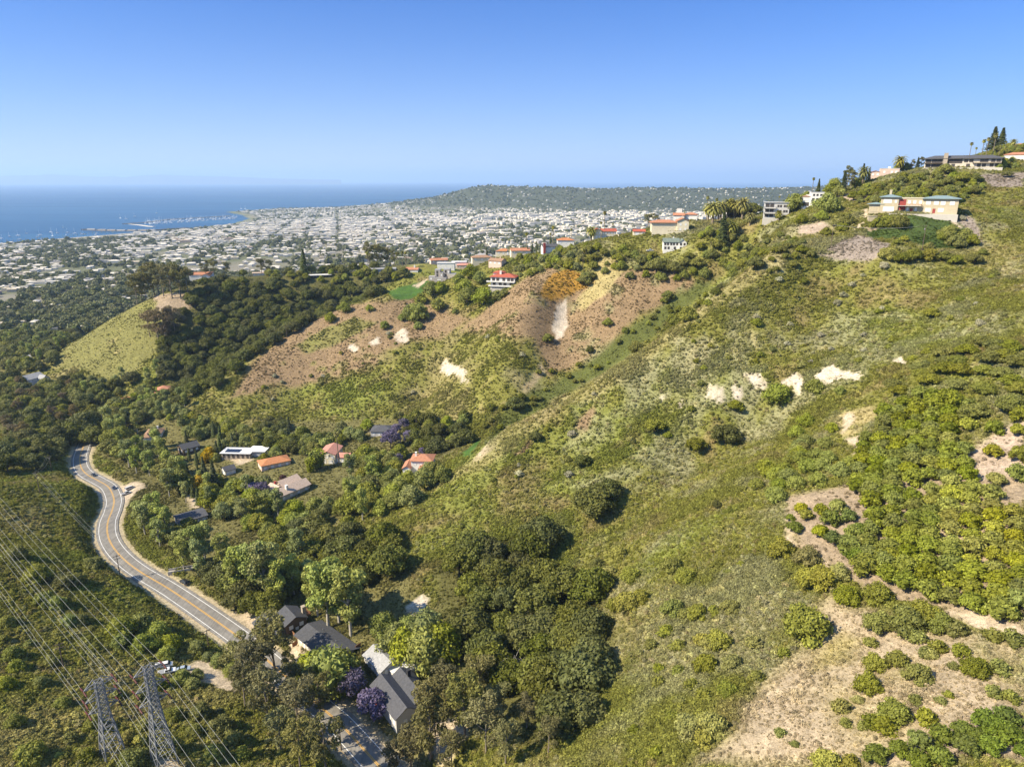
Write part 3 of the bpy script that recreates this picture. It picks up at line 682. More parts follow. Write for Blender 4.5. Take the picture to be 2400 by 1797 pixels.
# ---------------------------------------------------------------- low scrub: uncountable, one object
def scrub_protos():
    col = bpy.data.collections.new('scrub_kinds'); m = instmat('scrub_leaves'); n = 0
    for s in range(4):
        r = np.random.default_rng(20 + s); L = lobes_dome(r, 1.0, .62, .05, 5, .27, .8); g = Geo(); crown(g, L, 110, .17, r, .8, .66, .25, asp=1.8)
        o = bpy.data.objects.new('scrub_bush', g.mesh('scrub_bush')); o.data.materials.append(m); col.objects.link(o)
    for s in range(3):                      # tufts of grass and dry stalks
        r = np.random.default_rng(40 + s); g = Geo(); k = 34
        p = np.concatenate([r.uniform(-.5, .5, (k, 2)), np.zeros((k, 1))], 1); d = np.concatenate([r.normal(size=(k, 2)) * .16, r.uniform(.25, .6, (k, 1))], 1)
        sd = np.cross(d, r.normal(size=(k, 3))); sd = sd / np.linalg.norm(sd, axis=1, keepdims=True) * .045
        V = np.stack([p - sd, p + sd, p + d + sd * .4, p + d - sd * .4], 1).reshape(-1, 3)
        g.add(V, np.arange(4 * k).reshape(-1, 4), c=np.repeat(r.uniform(.7, 1.3, k), 4))
        o = bpy.data.objects.new('scrub_tuft', g.mesh('scrub_tuft')); o.data.materials.append(m); col.objects.link(o)
    return col
def scatter(n_try, seed):
    r = np.random.default_rng(seed)
    # sites spread over the hills inside a generous view; nearer ground gets finer growth
    t = 90 * (760 / 90) ** r.random(n_try); az = r.uniform(-1.08, 1.08, n_try)
    x = az * t; y = t * .97
    z = hgt(x, y); px, py, f = proj(x, y, z)
    k = (px > -600) & (px < 3000) & (py < 2200); x, y, z = x[k], y[k], z[k]
    c, d = groundcol(x, y)
    dist = np.sqrt(x * x + y * y + (z - CAMZ) ** 2)
    n4 = fbm(x, y, 16, 3, 91); n5 = fbm(x, y, 5, 2, 95)
    keep = r.random(len(x)) < np.clip(d * (.88 + .7 * n4 + .5 * n5), 0, 1)
    x, y, z, c, d, dist, n4 = x[keep], y[keep], z[keep], c[keep], d[keep], dist[keep], n4[keep]; n = len(x)
    idx = r.integers(0, 7, n); bush = idx < 4
    big = np.exp(r.normal(0, .50, n)) * np.where(bush, 1.15, 1.0) * (.70 + 1.5 * sstep(.02, .42, n4)) * np.clip(dist / 260, .75, 2.2) ** .6
    big = np.minimum(big, 2.0 + .5 * r.random(n)); big = np.where(d < .68, big * .62, big)
    # species: grey-green sagebrush, dark toyon, yellow-green mustard, brown dead stalks
    u = np.where(n4 > .10, r.random(n) * .62 - .1, r.random(n) * .85 + .15); pal = np.array([(.085, .100, .018), (.175, .185, .030), (.27, .255, .042), (.33, .31, .18), (.27, .18, .10), (.36, .30, .08)])
    e = np.select([u < .30, u < .60, u < .78, u < .90, u < .95], [0, 1, 2, 3, 4], 5)
    wp = np.where(d < .68, .16, .38)[:, None]; cc = c * np.where(d < .68, 1.12, 1.3)[:, None] * (1 - wp) + pal[e] * wp; cc = cc * np.exp(r.normal(0, .20, n))[:, None]
    tz = np.where(bush, r.uniform(.7, 1.1, n), r.uniform(.5, .85, n))
    return x, y, z, idx, big, tz, r.uniform(0, 6.28, n), np.clip(cc, .01, 1)
def build_scrub():
    col = scrub_protos(); x, y, z, idx, s, tz, rz, cc = scatter(SCRUB_N, 5)
    me = mesh_np('scrub_sites', np.stack([x, y, z - .05 * s], 1))
    def at(n, ty, v, key='value'): a = me.attributes.new(n, ty, 'POINT'); a.data.foreach_set(key, np.ascontiguousarray(v).ravel())
    at('kind_i', 'INT', idx.astype(np.int32)); at('size', 'FLOAT_VECTOR', np.stack([s, s, s * tz], 1).astype(np.float32), 'vector')
    at('turn', 'FLOAT_VECTOR', np.stack([rz * 0, rz * 0, rz], 1).astype(np.float32), 'vector')
    at('bushcol', 'FLOAT_COLOR', np.concatenate([cc, np.ones((len(cc), 1))], 1).astype(np.float32), 'color')
    o = obj('scrub', me); tag(o, 'low green and dry scrub and grasses covering the hillsides', 'scrub', kind='stuff')
    ng = bpy.data.node_groups.new('scrub_growth', 'GeometryNodeTree')
    ng.interface.new_socket('Geometry', in_out='INPUT', socket_type='NodeSocketGeometry'); ng.interface.new_socket('Geometry', in_out='OUTPUT', socket_type='NodeSocketGeometry')
    N = ng.nodes; gi = N.new('NodeGroupInput'); go = N.new('NodeGroupOutput'); ip = N.new('GeometryNodeInstanceOnPoints'); ci = N.new('GeometryNodeCollectionInfo')
    ci.inputs[0].default_value = col; ci.inputs['Separate Children'].default_value = True; ci.inputs['Reset Children'].default_value = True
    ng.links.new(gi.outputs[0], ip.inputs['Points']); ng.links.new(ci.outputs[0], ip.inputs['Instance']); ip.inputs['Pick Instance'].default_value = True
    for nm, ty, so in (('kind_i', 'INT', 'Instance Index'), ('size', 'FLOAT_VECTOR', 'Scale'), ('turn', 'FLOAT_VECTOR', 'Rotation')):
        na = N.new('GeometryNodeInputNamedAttribute'); na.data_type = ty; na.inputs[0].default_value = nm
        src = na.outputs['Attribute']
        if so == 'Rotation':
            er = N.new('FunctionNodeEulerToRotation'); ng.links.new(src, er.inputs[0]); src = er.outputs[0]
        ng.links.new(src, ip.inputs[so])
    ng.links.new(ip.outputs[0], go.inputs[0])
    md = o.modifiers.new('growth', 'NODES'); md.node_group = ng
    print('scrub', len(x))
SCRUB_N = 840000
build_scrub()
# ---------------------------------------------------------------- houses
def tilemat(name, col):
    m, nt = newmat(name); t = NT(nt); tc = t.n('TexCoord').outputs['Object']
    n1 = t.noise(1.3, 4, .7, tc); n2 = t.noise(7, 2, .7, tc)
    w = t.n('TexWave', wave_type='BANDS', bands_direction='X', i={'Vector': tc, 'Scale': 1.1, 'Distortion': .6, 'Detail': 1}).outputs['Fac']
    k = t.math('MULTIPLY', t.ramp(n1, .3, .7, .75, 1.25), t.ramp(n2, .3, .7, .8, 1.2))
    k = t.math('MULTIPLY', k, t.ramp(w, 0, 1, .86, 1.08))
    c = t.n('VectorMath', operation='SCALE', i={0: col, 3: k}).outputs[0]
    b = t.n('Bump', i={'Strength': .5, 'Distance': .08, 'Height': w}).outputs[0]
    t.out(t.n('BsdfPrincipled', i={'Base Color': c, 'Roughness': .85, 'Specular IOR Level': .2, 'Normal': b}).outputs[0]); return m
for k, c in dict(white=(.74, .71, .65), cream=(.70, .62, .45), tan=(.47, .40, .275), sand=(.56, .49, .39), gray=(.40, .36, .325), brown=(.13, .095, .065), dark=(.035, .035, .038), black=(.02, .02, .022), stone=(.36, .30, .23), wood=(.26, .13, .065), pinkw=(.62, .47, .38), palegray=(.52, .50, .47), redtrim=(.30, .06, .05), concrete=(.50, .46, .40)).items():
    M[k] = plainmat(k + '_wall', c, .85, .10, .5, spec=.2, bump=.15)
for k, c in dict(red=(.40, .105, .065), terracotta=(.44, .20, .115), pinktile=(.50, .24, .18), browntile=(.33, .20, .125), orangetile=(.47, .20, .09)).items(): M['t_' + k] = tilemat(k + '_roof_tiles', c)
for k, c in dict(charcoal=(.082, .083, .09), slate=(.088, .088, .096), ash=(.33, .325, .32), pale=(.55, .53, .50), teal=(.20, .265, .275), green=(.16, .19, .16), beige=(.48, .37, .29), bitumen=(.06, .06, .065), membrane=(.66, .65, .63)).items(): M['r_' + k] = plainmat(k + '_roofing', c, .95, .34, 1.4, spec=.08, bump=.4, bsc=9)
def glassmat(name, col, rough=.08):
    m, nt = newmat(name); t = NT(nt); t.out(t.n('BsdfPrincipled', i={'Base Color': (*col, 1), 'Roughness': rough, 'Specular IOR Level': .8}).outputs[0]); return m
M['glass'] = glassmat('window_glass', (.03, .04, .05)); M['glass_teal'] = glassmat('teal_window_glass', (.12, .24, .23)); M['solar'] = glassmat('solar_cells', (.02, .025, .04), .2)
M['frame_white'] = plainmat('white_trim', (.78, .76, .72), .6, .05); M['frame_dark'] = plainmat('dark_trim', (.07, .06, .055), .6, .05); M['frame_red'] = M['redtrim']
M['steel'] = plainmat('galvanised_steel', (.22, .225, .235), .7, .2, 2, metal=.2); M['rail'] = plainmat('railing_metal', (.25, .25, .25), .5, .05)
class Box:
    def __init__(s): s.V = []; s.F = []; s.m = []
    def poly(s, P_, F_, m=0):
        n = len(s.V); s.V += [tuple(p) for p in P_]; s.F += [tuple(i + n for i in f) for f in F_]; s.m += [m] * len(F_); return s
    def box(s, x0, x1, y0, y1, z0, z1, m=0, top=True, bottom=True):
        F_ = [(0, 1, 5, 4), (1, 2, 6, 5), (2, 3, 7, 6), (3, 0, 4, 7)] + ([(4, 5, 6, 7)] if top else []) + ([(3, 2, 1, 0)] if bottom else [])
        return s.poly([(x0, y0, z0), (x1, y0, z0), (x1, y1, z0), (x0, y1, z0), (x0, y0, z1), (x1, y0, z1), (x1, y1, z1), (x0, y1, z1)], F_, m)
    def bar(s, a, b, r, m=0):
        a = Vector(a); b = Vector(b); d = (b - a).normalized(); u = d.cross(Vector((0, 0, 1)) if abs(d.z) < .95 else Vector((1, 0, 0))).normalized() * r; w = d.cross(u).normalized() * r
        return s.poly([a + u + w, a + u - w, a - u - w, a - u + w, b + u + w, b + u - w, b - u - w, b - u + w], [(0, 1, 5, 4), (1, 2, 6, 5), (2, 3, 7, 6), (3, 0, 4, 7), (4, 5, 6, 7), (3, 2, 1, 0)], m)
    def obj(s, name, mats, parent=None, loc=None):
        me = bpy.data.meshes.new(name); me.from_pydata([tuple(v) for v in s.V], [], s.F); me.polygons.foreach_set('material_index', s.m); me.update()
        mats = mats if isinstance(mats, (list, tuple)) else [mats]
        return obj(name, me, [M[k] if isinstance(k, str) else k for k in mats], parent, loc)
LAND = []                                                          # (phrase, x, y): what other labels can point to
class House:
    def __init__(s, name, label, cat, px, py, rz=0.0, land=None, group=None, dz=0.0, at=None):
        if at is None:
            p, t = hitn(px, py)
        else: p = np.array(at, float); t = p[1]
        d = ray(px, py) if at is None else None
        s.t = t; s.k = t / FPX; s.p = p
        s.o = empty(name, (p[0], p[1], p[2] + dz), math.atan2(-p[0], p[1]) + rz, label, cat, group)
        if land: LAND.append((land, p[0], p[1]))
        HOUSES.append((p[0], p[1], 9.0))
    def wing(s, x0, x1, y0, y1, z0, z1, wall, roof='hip', rise=1.6, over=.6, rmat='t_red', found=5.0, th=.22, axis=None):
        o = s.o; b = Box(); zb = z0 - (found if z0 < 1 else 0)
        ax = axis or ('x' if (x1 - x0) >= (y1 - y0) else 'y')
        if roof == 'gable':
            if ax == 'x':
                ym = (y0 + y1) / 2; b.box(x0, x1, y0, y1, zb, z1, top=False)
                b.poly([(x0, y0, z1), (x0, y1, z1), (x0, ym, z1 + rise)], [(1, 0, 2)]); b.poly([(x1, y0, z1), (x1, y1, z1), (x1, ym, z1 + rise)], [(0, 1, 2)])
            else:
                xm = (x0 + x1) / 2; b.box(x0, x1, y0, y1, zb, z1, top=False)
                b.poly([(x0, y0, z1), (x1, y0, z1), (xm, y0, z1 + rise)], [(0, 1, 2)]); b.poly([(x0, y1, z1), (x1, y1, z1), (xm, y1, z1 + rise)], [(1, 0, 2)])
        else: b.box(x0, x1, y0, y1, zb, z1, top=(roof == 'flat'))
        w = b.obj('wall', wall, o)
        r = Box(); X0, X1, Y0, Y1 = x0 - over, x1 + over, y0 - over, y1 + over
        if roof == 'flat':
            r.box(X0, X1, Y0, Y1, z1 + .02, z1 + .02 + th)
        elif roof == 'hip':
            h = min(X1 - X0, Y1 - Y0) / 2; e = z1 + th
            if ax == 'x': a, c = (X0 + h, (Y0 + Y1) / 2, e + rise), (X1 - h, (Y0 + Y1) / 2, e + rise)
            else: a, c = ((X0 + X1) / 2, Y0 + h, e + rise), ((X0 + X1) / 2, Y1 - h, e + rise)
            V = [(X0, Y0, z1), (X1, Y0, z1), (X1, Y1, z1), (X0, Y1, z1), (X0, Y0, e), (X1, Y0, e), (X1, Y1, e), (X0, Y1, e), a, c]
            F_ = [(3, 2, 1, 0), (0, 1, 5, 4), (1, 2, 6, 5), (2, 3, 7, 6), (3, 0, 4, 7)]
            F_ += [(4, 5, 9, 8), (5, 6, 9), (6, 7, 8, 9), (7, 4, 8)] if ax == 'x' else [(4, 5, 8), (5, 6, 9, 8), (6, 7, 9), (7, 4, 8, 9)]
            r.poly(V, F_)
        else:
            half = ((y1 - y0) if ax == 'x' else (x1 - x0)) / 2; dz = rise * over / half
            for sg in (-1, 1):
                if ax == 'x':
                    ym = (y0 + y1) / 2; ye = ym + sg * (half + over); q = [(X0, ye, z1 - dz + .03), (X1, ye, z1 - dz + .03), (X1, ym, z1 + rise + .03), (X0, ym, z1 + rise + .03)]
                else:
                    xm = (x0 + x1) / 2; xe = xm + sg * (half + over); q = [(xe, Y0, z1 - dz + .03), (xe, Y1, z1 - dz + .03), (xm, Y1, z1 + rise + .03), (xm, Y0, z1 + rise + .03)]
                q2 = [(a, b_, c + th) for a, b_, c in q]; r.poly(q + q2, [(0, 1, 2, 3), (7, 6, 5, 4), (0, 4, 5, 1), (1, 5, 6, 2), (2, 6, 7, 3), (3, 7, 4, 0)])
        rf = r.obj('roof', rmat, o); s.roof = rf; s.wall = w
        return (x0, x1, y0, y1, z0, z1)
    def win(s, wg, face, zs, n=4, w=1.3, h=1.4, frame='frame_white', glass='glass', us=None, name='window', split=1):
        x0, x1, y0, y1, z0, z1 = wg
        L = (x1 - x0) if face in 'fb' else (y1 - y0)
        us = us if us is not None else [L * (i + .5) / n for i in range(n)]
        for z in (zs if isinstance(zs, (list, tuple)) else [zs]):
            for u in us:
                def pt(a, c, d):                        # along the wall, up, out of the wall
                    return {'f': (x0 + u + a, y0 - d, z + c), 'b': (x0 + u + a, y1 + d, z + c), 'l': (x0 - d, y0 + u + a, z + c), 'r': (x1 + d, y0 + u + a, z + c)}[face]
                b = Box()
                def slab(a0, a1, c0, c1, d0, d1, m):
                    P_ = [pt(a, c, d) for d in (d0, d1) for c in (c0, c1) for a in (a0, a1)]
                    b.poly(P_, [(0, 1, 3, 2), (4, 6, 7, 5), (0, 4, 5, 1), (2, 3, 7, 6), (0, 2, 6, 4), (1, 5, 7, 3)], m)
                f = .12; slab(-w/2 - f, -w/2, 0 - f, h + f, -.05, .10, 0); slab(w/2, w/2 + f, 0 - f, h + f, -.05, .10, 0)
                slab(-w/2, w/2, -f, 0, -.05, .12, 0); slab(-w/2, w/2, h, h + f, -.05, .10, 0); slab(-w/2, w/2, 0, h, -.05, .03, 1)
                for k in range(1, split): c = -w/2 + w * k / split; slab(c - .05, c + .05, 0, h, .03, .08, 0)
                b.obj(name, [frame, glass], s.o)
    def box(s, name, x0, x1, y0, y1, z0, z1, mat, parent=None):
        return Box().box(x0, x1, y0, y1, z0, z1).obj(name, mat, parent or s.o)
    def rail(s, x0, x1, y0, y1, z, h=1.0, mat='rail', posts=8, sides='flr', slab=None, solid=False):
        """a balcony: slab with a railing as its sub-part"""
        bl = s.box('balcony', x0, x1, y0, y1, z - .25, z, slab or 'concrete'); b = Box()
        runs = {'f': ((x0 + .06, y0 + .06), (x1 - .06, y0 + .06)), 'l': ((x0 + .06, y0 + .06), (x0 + .06, y1)), 'r': ((x1 - .06, y0 + .06), (x1 - .06, y1))}
        for k in sides:
            a, c = runs[k]; 
            for i in range(posts + 1): q = (a[0] + (c[0] - a[0]) * i / posts, a[1] + (c[1] - a[1]) * i / posts); b.bar((*q, z), (*q, z + h - .05), .035)
            for zz in (z + h, z + h * .55): b.bar((*a, zz), (*c, zz), .045)
            if solid: b.bar((*a, z + h * .5), (*c, z + h * .5), h * .42)
        b.obj('railing', mat, bl); return bl
    def chimney(s, x, y, z0, z1, w=.9, mat='white'):
        c = Box().box(x - w/2, x + w/2, y - w/2, y + w/2, z0, z1).box(x - w/2 - .1, x + w/2 + .1, y - w/2 - .1, y + w/2 + .1, z1 + .003, z1 + .16).obj('chimney', mat, s.roof); return c
HOUSES = []
def sm(h, px, x): return (x - px) * h.k
# --- tan mansion with teal roofs
h = House('mansion', 'long tan stucco mansion with teal metal hip roofs above a green terraced garden', 'mansion', 2138, 500, land='the tan mansion with teal roofs')
a = h.wing(-23.5, -16.6, 1, 8, 0, 4.6, 'tan', 'hip', 1.0, 1.2, 'r_teal')
b = h.wing(-17.5, -8, 0, 10, 0, 8.8, 'tan', 'hip', 1.5, 1.1, 'r_teal'); h.chimney(-13, 6, 9.5, 13, 1.3, 'tan')
c = h.wing(-8, 5.2, .8, 10, 0, 8.4, 'tan', 'flat', 0, .25, 'cream')
d = h.wing(5.2, 22.5, -.6, 11, 0, 8.2, 'tan', 'hip', 1.6, 1.3, 'r_teal')
h.win(a, 'f', .4, 1, 4.5, 3.0, 'tan', split=3)
h.win(b, 'f', 5.6, us=[3.6], w=4.2, h=1.9, split=4); h.win(b, 'f', 5.8, us=[8.0], w=1.0, h=1.4); h.win(b, 'f', .8, us=[4.6], w=5.6, h=2.5, glass='glass_teal', split=4)
h.win(c, 'f', 1.6, us=[2.2], w=3.2, h=6.0, frame='frame_red', split=3); h.win(c, 'f', 5.4, us=[5.6, 8.4, 11.4], w=1.3, h=1.6); h.win(c, 'f', 1.2, us=[5.2, 9.5], w=1.0, h=2.0)
h.win(c, 'f', .1, us=[7.2], w=1.3, h=2.4, frame='frame_red', name='door')
h.win(d, 'f', 5.0, us=[2.2, 6.2, 9.6, 14.2], w=2.2, h=1.9, split=3); h.win(d, 'f', 1.0, us=[2.5, 9.0], w=2.6, h=1.9, split=2); h.win(d, 'f', .2, us=[5.6], w=1.2, h=2.3, frame='frame_red', name='door'); h.win(d, 'r', 5.0, 3); h.win(d, 'l', 5.2, us=[.8], w=.8)
h.rail(-8, 4, -2.2, .8, 4.2, mat='redtrim'); bx = h.box('terrace', -12, 23, -6, -.7, -5, -.4, 'concrete')
# --- brown mansion on the summit
h = House('mansion', 'long brown glass fronted mansion with a stone chimney on the hilltop', 'mansion', 2254, 393, land='the brown glass fronted mansion')
a = h.wing(-23.5, 23, 1.5, 13, 0, 6.0, 'sand', 'hip', 2.2, 1.6, 'r_slate')
h.box('stone_pier', -12, -9.4, .1, 1.5, -3, 9.4, 'stone'); h.chimney(-10.7, 3.0, 6, 9.9, 2.4, 'stone')
h.win(a, 'f', [.3, 3.3], us=[2.4, 6.0, 9.3], w=3.0, h=2.4, frame='frame_dark', split=3); h.win(a, 'f', 3.0, us=[18.8], w=8.6, h=2.7, frame='frame_dark', split=6)
h.win(a, 'f', 3.6, us=[25.5, 28.5, 35.0, 37.5, 41.5, 44.6], w=2.2, h=1.8, frame='frame_dark'); h.win(a, 'f', .5, us=[18, 27, 33.5, 36.5, 41, 44], w=2.0, h=1.9, frame='frame_dark')
h.rail(-23.5, -12.2, -.4, 1.5, 3.1, mat='frame_dark', slab='brown'); h.rail(6, 23, -.4, 1.5, 3.1, mat='frame_dark', slab='brown')
h.box('terrace', -24, 24, -4, -.5, -5, -.2, 'concrete')
# --- white houses along the crest
h = House('house', 'flat roofed white villa with a dome vent on the skyline behind shrubs', 'house', 2071, 414, .1, land='the white villa on the skyline')
a = h.wing(-2.5, 10, 0, 9, 0, 5.6, 'pinkw', 'flat', 0, .15, 'white'); b = h.wing(-9, -2.5, 1, 8, 0, 3.0, 'pinkw', 'gable', 1.0, .4, 't_terracotta')
h.win(a, 'f', 2.6, us=[2.5, 7.5, 10.5], w=1.2); h.win(b, 'f', .8, 2, 1.2); h.box('vent', 2.6, 4.2, 3, 4.6, 5.9, 7.0, 'frame_white', h.roof)
h = House('house', 'stacked white house with dark solar panels on its flat roof', 'house', 1908, 484, .12, land='the white house with solar panels')
a = h.wing(-8.2, -3.0, 0, 7, 0, 6.2, 'white', 'hip', .9, .3, 't_browntile'); b = h.wing(-3.0, 5.6, -.8, 8, 0, 9.2, 'white', 'flat', 0, .15, 'white'); c = h.wing(-5, -3.0, 2, 9, 6.0, 7.4, 'white', 'flat', 0, .1, 'white')
for i in range(4): h.box('solar_panel', -2.4 + i * 1.95, -.6 + i * 1.95, 0, 6.5, 9.5, 9.62, 'solar', h.roof)
h.win(a, 'f', .2, us=[2.6], w=3.8, h=2.2, frame='frame_dark'); h.win(a, 'f', 3.9, us=[2.6], w=2.6, h=1.3); h.win(b, 'f', 7.0, us=[2, 4.2, 6.6], w=1.1, h=1.1, frame='frame_dark'); h.win(b, 'f', 3.6, us=[1.8, 4.4, 6.8], w=1.4, h=1.7, frame='frame_dark'); h.win(b, 'f', .2, us=[2.5, 6.2], w=1.8, h=2.2, frame='frame_dark'); h.win(b, 'r', [1, 4], 3)
h.rail(-2.6, 5.4, -2.2, -.8, 3.2)
h = House('house', 'three storey white modern house with stacked balconies', 'house', 1818, 513, .06, land='the white modern house with balconies')
a = h.wing(-8.3, 8.3, 0, 9, 0, 11.0, 'palegray', 'flat', 0, .7, 'r_pale')
h.win(a, 'f', [7.9, 4.4, 1.2], us=[2.0, 5.0], w=2.4, h=2.3, frame='frame_dark', split=2); h.win(a, 'f', [7.9, 4.4, 1.2], us=[9.2, 10.9, 13.4, 15.0], w=1.1, h=1.4, frame='frame_dark'); h.win(a, 'r', [7.9, 4.4], 3)
for z in (3.7, 7.2): h.rail(-8.6, -.6, -1.9, 0, z, slab='palegray')
h.box('retaining_wall', -9, 9, -3.6, -2.6, -5, .2, 'concrete')
h = House('house', 'black modern house with angled roof slabs above date palms', 'house', 1740, 502, -.1, land='the black modern house')
a = h.wing(0, 9.6, 0, 11, 0, 9.6, 'dark', 'flat', 0, .1, 'r_slate'); b = h.wing(-12, 0, 2, 12, 0, 10.5, 'black', 'gable', 2.2, 1.0, 'dark'); h.chimney(-9.3, 4, 9, 14.4, 2.6, 'dark')
h.win(a, 'f', [1.5, 5.5], 2, 2.2, 1.6, 'frame_dark'); h.win(b, 'f', [5.6], 3, 2.6, 2.6, 'frame_dark')
h = House('house', 'white house with a square tower and red tile roofs on the ridge top', 'house', 1604, 508, land='the white tower house')
a = h.wing(-9, 0, 0, 8, 0, 4.6, 'white', 'gable', 1.6, .6, 't_terracotta'); b = h.wing(-6.4, -2.2, 5, 9, 0, 9.6, 'white', 'flat', 0, .15, 'white'); c = h.wing(0, 10.5, 2, 10, 0, 5.0, 'white', 'hip', 1.7, .6, 't_terracotta')
h.win(a, 'f', 1.6, 3); h.win(c, 'f', 1.8, 3); h.win(b, 'f', 7.2, 1, 1.0, 1.4)
h = House('house', 'wide pale yellow villa with a low salmon tile roof and a loggia', 'house', 1568, 544, .12, land='the pale yellow villa')
a = h.wing(-14, 6, 0, 11, 0, 7.0, 'cream', 'hip', 2.0, 1.3, 't_terracotta'); b = h.wing(6, 15, -1.5, 10, 0, 8.6, 'cream', 'gable', 2.0, .8, 't_terracotta', axis='y')
h.win(a, 'f', 3.6, us=[2, 5, 8, 11, 14, 17.6], w=1.9, h=2.7, frame='cream'); h.win(a, 'f', .4, us=[3, 7, 12, 16], w=1.8, h=2.2, frame='cream'); h.win(b, 'f', [5.0, 1.2], us=[2.5, 6.5], w=1.3, h=1.8); h.win(b, 'r', 5, 4)
h.box('garden_wall', -14, 14, -4.6, -4.2, -4, .6, 'cream'); h.chimney(10.5, 5, 9.5, 11.9, 1.0, 'cream')
h = House('house', 'cream house with a bright red tile roof on the ridge', 'house', 1418, 558, .18, land='the cream house with a bright red roof')
a = h.wing(-9.5, -3, -1.5, 8, 0, 6.0, 'cream', 'gable', 1.7, .6, 't_red', axis='y'); b = h.wing(-3, 9.5, 0, 9, 0, 5.6, 'cream', 'gable', 1.8, .6, 't_red')
h.win(a, 'f', [3.6, .6], us=[2, 4.6], w=1.3, h=1.4); h.win(b, 'f', [3.5, .7], 5, 1.2, 1.3); h.chimney(3, 5, 7, 8.6)
h = House('garage', 'small cream garage with a bright red roof beside the hedges', 'garage', 1498, 551, .1)
a = h.wing(-4.7, 4.7, 0, 6, 0, 2.8, 'cream', 'gable', 1.4, .5, 't_red'); h.win(a, 'f', .1, us=[3], w=2.8, h=2.2, name='garage_door', glass='frame_white'); h.win(a, 'f', 1, us=[7.4], w=1)
h = House('house', 'two storey white house with a grey green roof and dark paired windows', 'house', 1581, 588, .1, land='the white house with a grey green roof')
a = h.wing(-8.6, 3.0, 0, 9, 0, 6.2, 'white', 'gable', 2.4, .5, 'r_green'); b = h.wing(3.0, 8.4, -1.2, 8, 0, 6.2, 'white', 'gable', 2.0, .5, 'r_green')
h.win(a, 'f', [4.0], us=[1.4, 3.4, 5.8, 7.8, 10.2], w=1.2, h=1.5, frame='frame_dark', glass='glass'); h.win(a, 'f', [1.0], us=[1.6, 4.0, 8.6], w=1.3, h=1.6, frame='frame_dark'); h.win(b, 'f', [4.0, 1.0], us=[1.3, 3.9], w=1.2, h=1.5, frame='frame_dark'); h.chimney(-1, 4.5, 8, 9.6)
# --- the spur with the three storey white house and the grey cubes
h = House('house', 'three storey white house with wide balconies and a red tile roof above the brown slope', 'house', 1178, 678, -.25, land='the three storey white house')
a = h.wing(-10, 10, 0, 11, 0, 9.4, 'white', 'hip', 2.4, 1.0, 't_red'); b = h.wing(-9, -1, 5, 14, 9, 12.0, 'white', 'hip', 1.6, .7, 't_red'); h.chimney(-2.5, 4, 9.5, 13.8, 1.5)
h.win(a, 'f', [6.4], us=[2.5, 6, 11, 15, 18], w=2.2, h=2.2, frame='frame_dark', split=2); h.win(a, 'f', [3.0], us=[3, 8, 12, 17], w=2.2, h=2.0, frame='frame_dark', split=2); h.win(a, 'r', [3, 6.4], 4)
h.rail(-12.5, 10.4, -2.6, 0, 5.6, mat='white', solid=True, slab='white'); h.rail(-11, 10.4, -3, 0, 2.2, mat='white', solid=True, slab='white')
h.box('retaining_wall', -11, 11, -4.4, -3.2, -5, .6, 'concrete')
h = House('house', 'grey cubic modern house of stacked stucco boxes above a lawn', 'house', 1036, 658, -.15, land='the grey cubic house')
a = h.wing(-14, -7, 0, 8, 0, 4.0, 'gray', 'flat', 0, .06, 'r_ash'); b = h.wing(-7.5, -2, 1, 11, 0, 11.0, 'gray', 'flat', 0, .06, 'r_ash'); c = h.wing(-2, 1.5, -1, 10, 0, 8.2, 'gray', 'flat', 0, .06, 'r_ash'); d = h.wing(1.5, 8, 1.5, 12, 0, 11.6, 'gray', 'flat', 0, .06, 'r_ash'); e = h.wing(6.5, 14.2, -1.6, 8, 0, 7.0, 'sand', 'flat', 0, .06, 'r_ash'); f = h.wing(-8, 5, -4, -1, 0, 3.2, 'gray', 'flat', 0, .06, 'r_ash')
h.win(b, 'f', [7.6, 4.4], us=[2.6], w=1.6, h=2.4, frame='frame_dark', glass='glass_teal'); h.win(d, 'f', [8.2, 4.6], us=[2.4], w=1.4, h=2.4, frame='frame_dark', glass='glass_teal'); h.win(a, 'f', 1, us=[2.5], w=1.6, h=2); h.win(f, 'f', 1.2, us=[5.5], w=4, h=.9, glass='glass_teal'); h.win(c, 'f', 5.2, 1, 1.2, 1.6); h.win(d, 'f', [8.2], us=[5.2], w=1.4, h=1.8, glass='glass_teal')
def simple(name, label, cat, px, py, wpx, hpx, wall, roof, rmat, depth=8, rise=1.6, rz=0.0, nw=4, land=None, rows=None, chim=True, axis=None, over=.5, group=None, frame='frame_white', ell=0, dz=0.0):
    h = House(name, label, cat, px, py, rz, land, group, dz); w = wpx * h.k / 2; H = max(2.6, hpx * h.k)
    a = h.wing(-w, w, 0, depth, 0, H, wall, roof, rise, over, rmat, axis=axis)
    h.win(a, 'f', rows or ([H - 2.2] if H < 4.6 else [H - 2.2, H - 5.0]), nw, 1.3, 1.3, frame); h.win(a, 'r', H - 2.2, 2, 1.2, 1.2, frame); h.win(a, 'l', H - 2.2, 2, 1.2, 1.2, frame)
    if ell:
        e = h.wing(w * .15 * ell if ell > 0 else -w * .9, w * .9 if ell > 0 else w * .15 * ell, -depth * .55, 0, 0, H - .5, wall, roof, rise * .8, over, rmat, axis='y'); h.win(e, 'f', H - 2.4, 2, 1.1, 1.2, frame)
    if chim: h.chimney(w * .4, depth * .6, H, H + rise + 1.0, .9, wall)
    return h
simple('house', 'low grey modern house with an arched canopy on the wooded crest', 'house', 900, 640, 56, 9, 'palegray', 'flat', 'r_ash', 12, .3, nw=6, land='the house with an arched canopy', chim=False, frame='frame_dark')
hh = h = House('house', 'small tile roofed house beside the arched canopy house', 'house', 962, 640, -.2); a = h.wing(-8, 8, 0, 9, 0, 3.2, 'white', 'gable', 2.0, .5, 't_terracotta'); h.win(a, 'f', 1, 3); h.chimney(4, 4, 4, 7.2, 1.5)
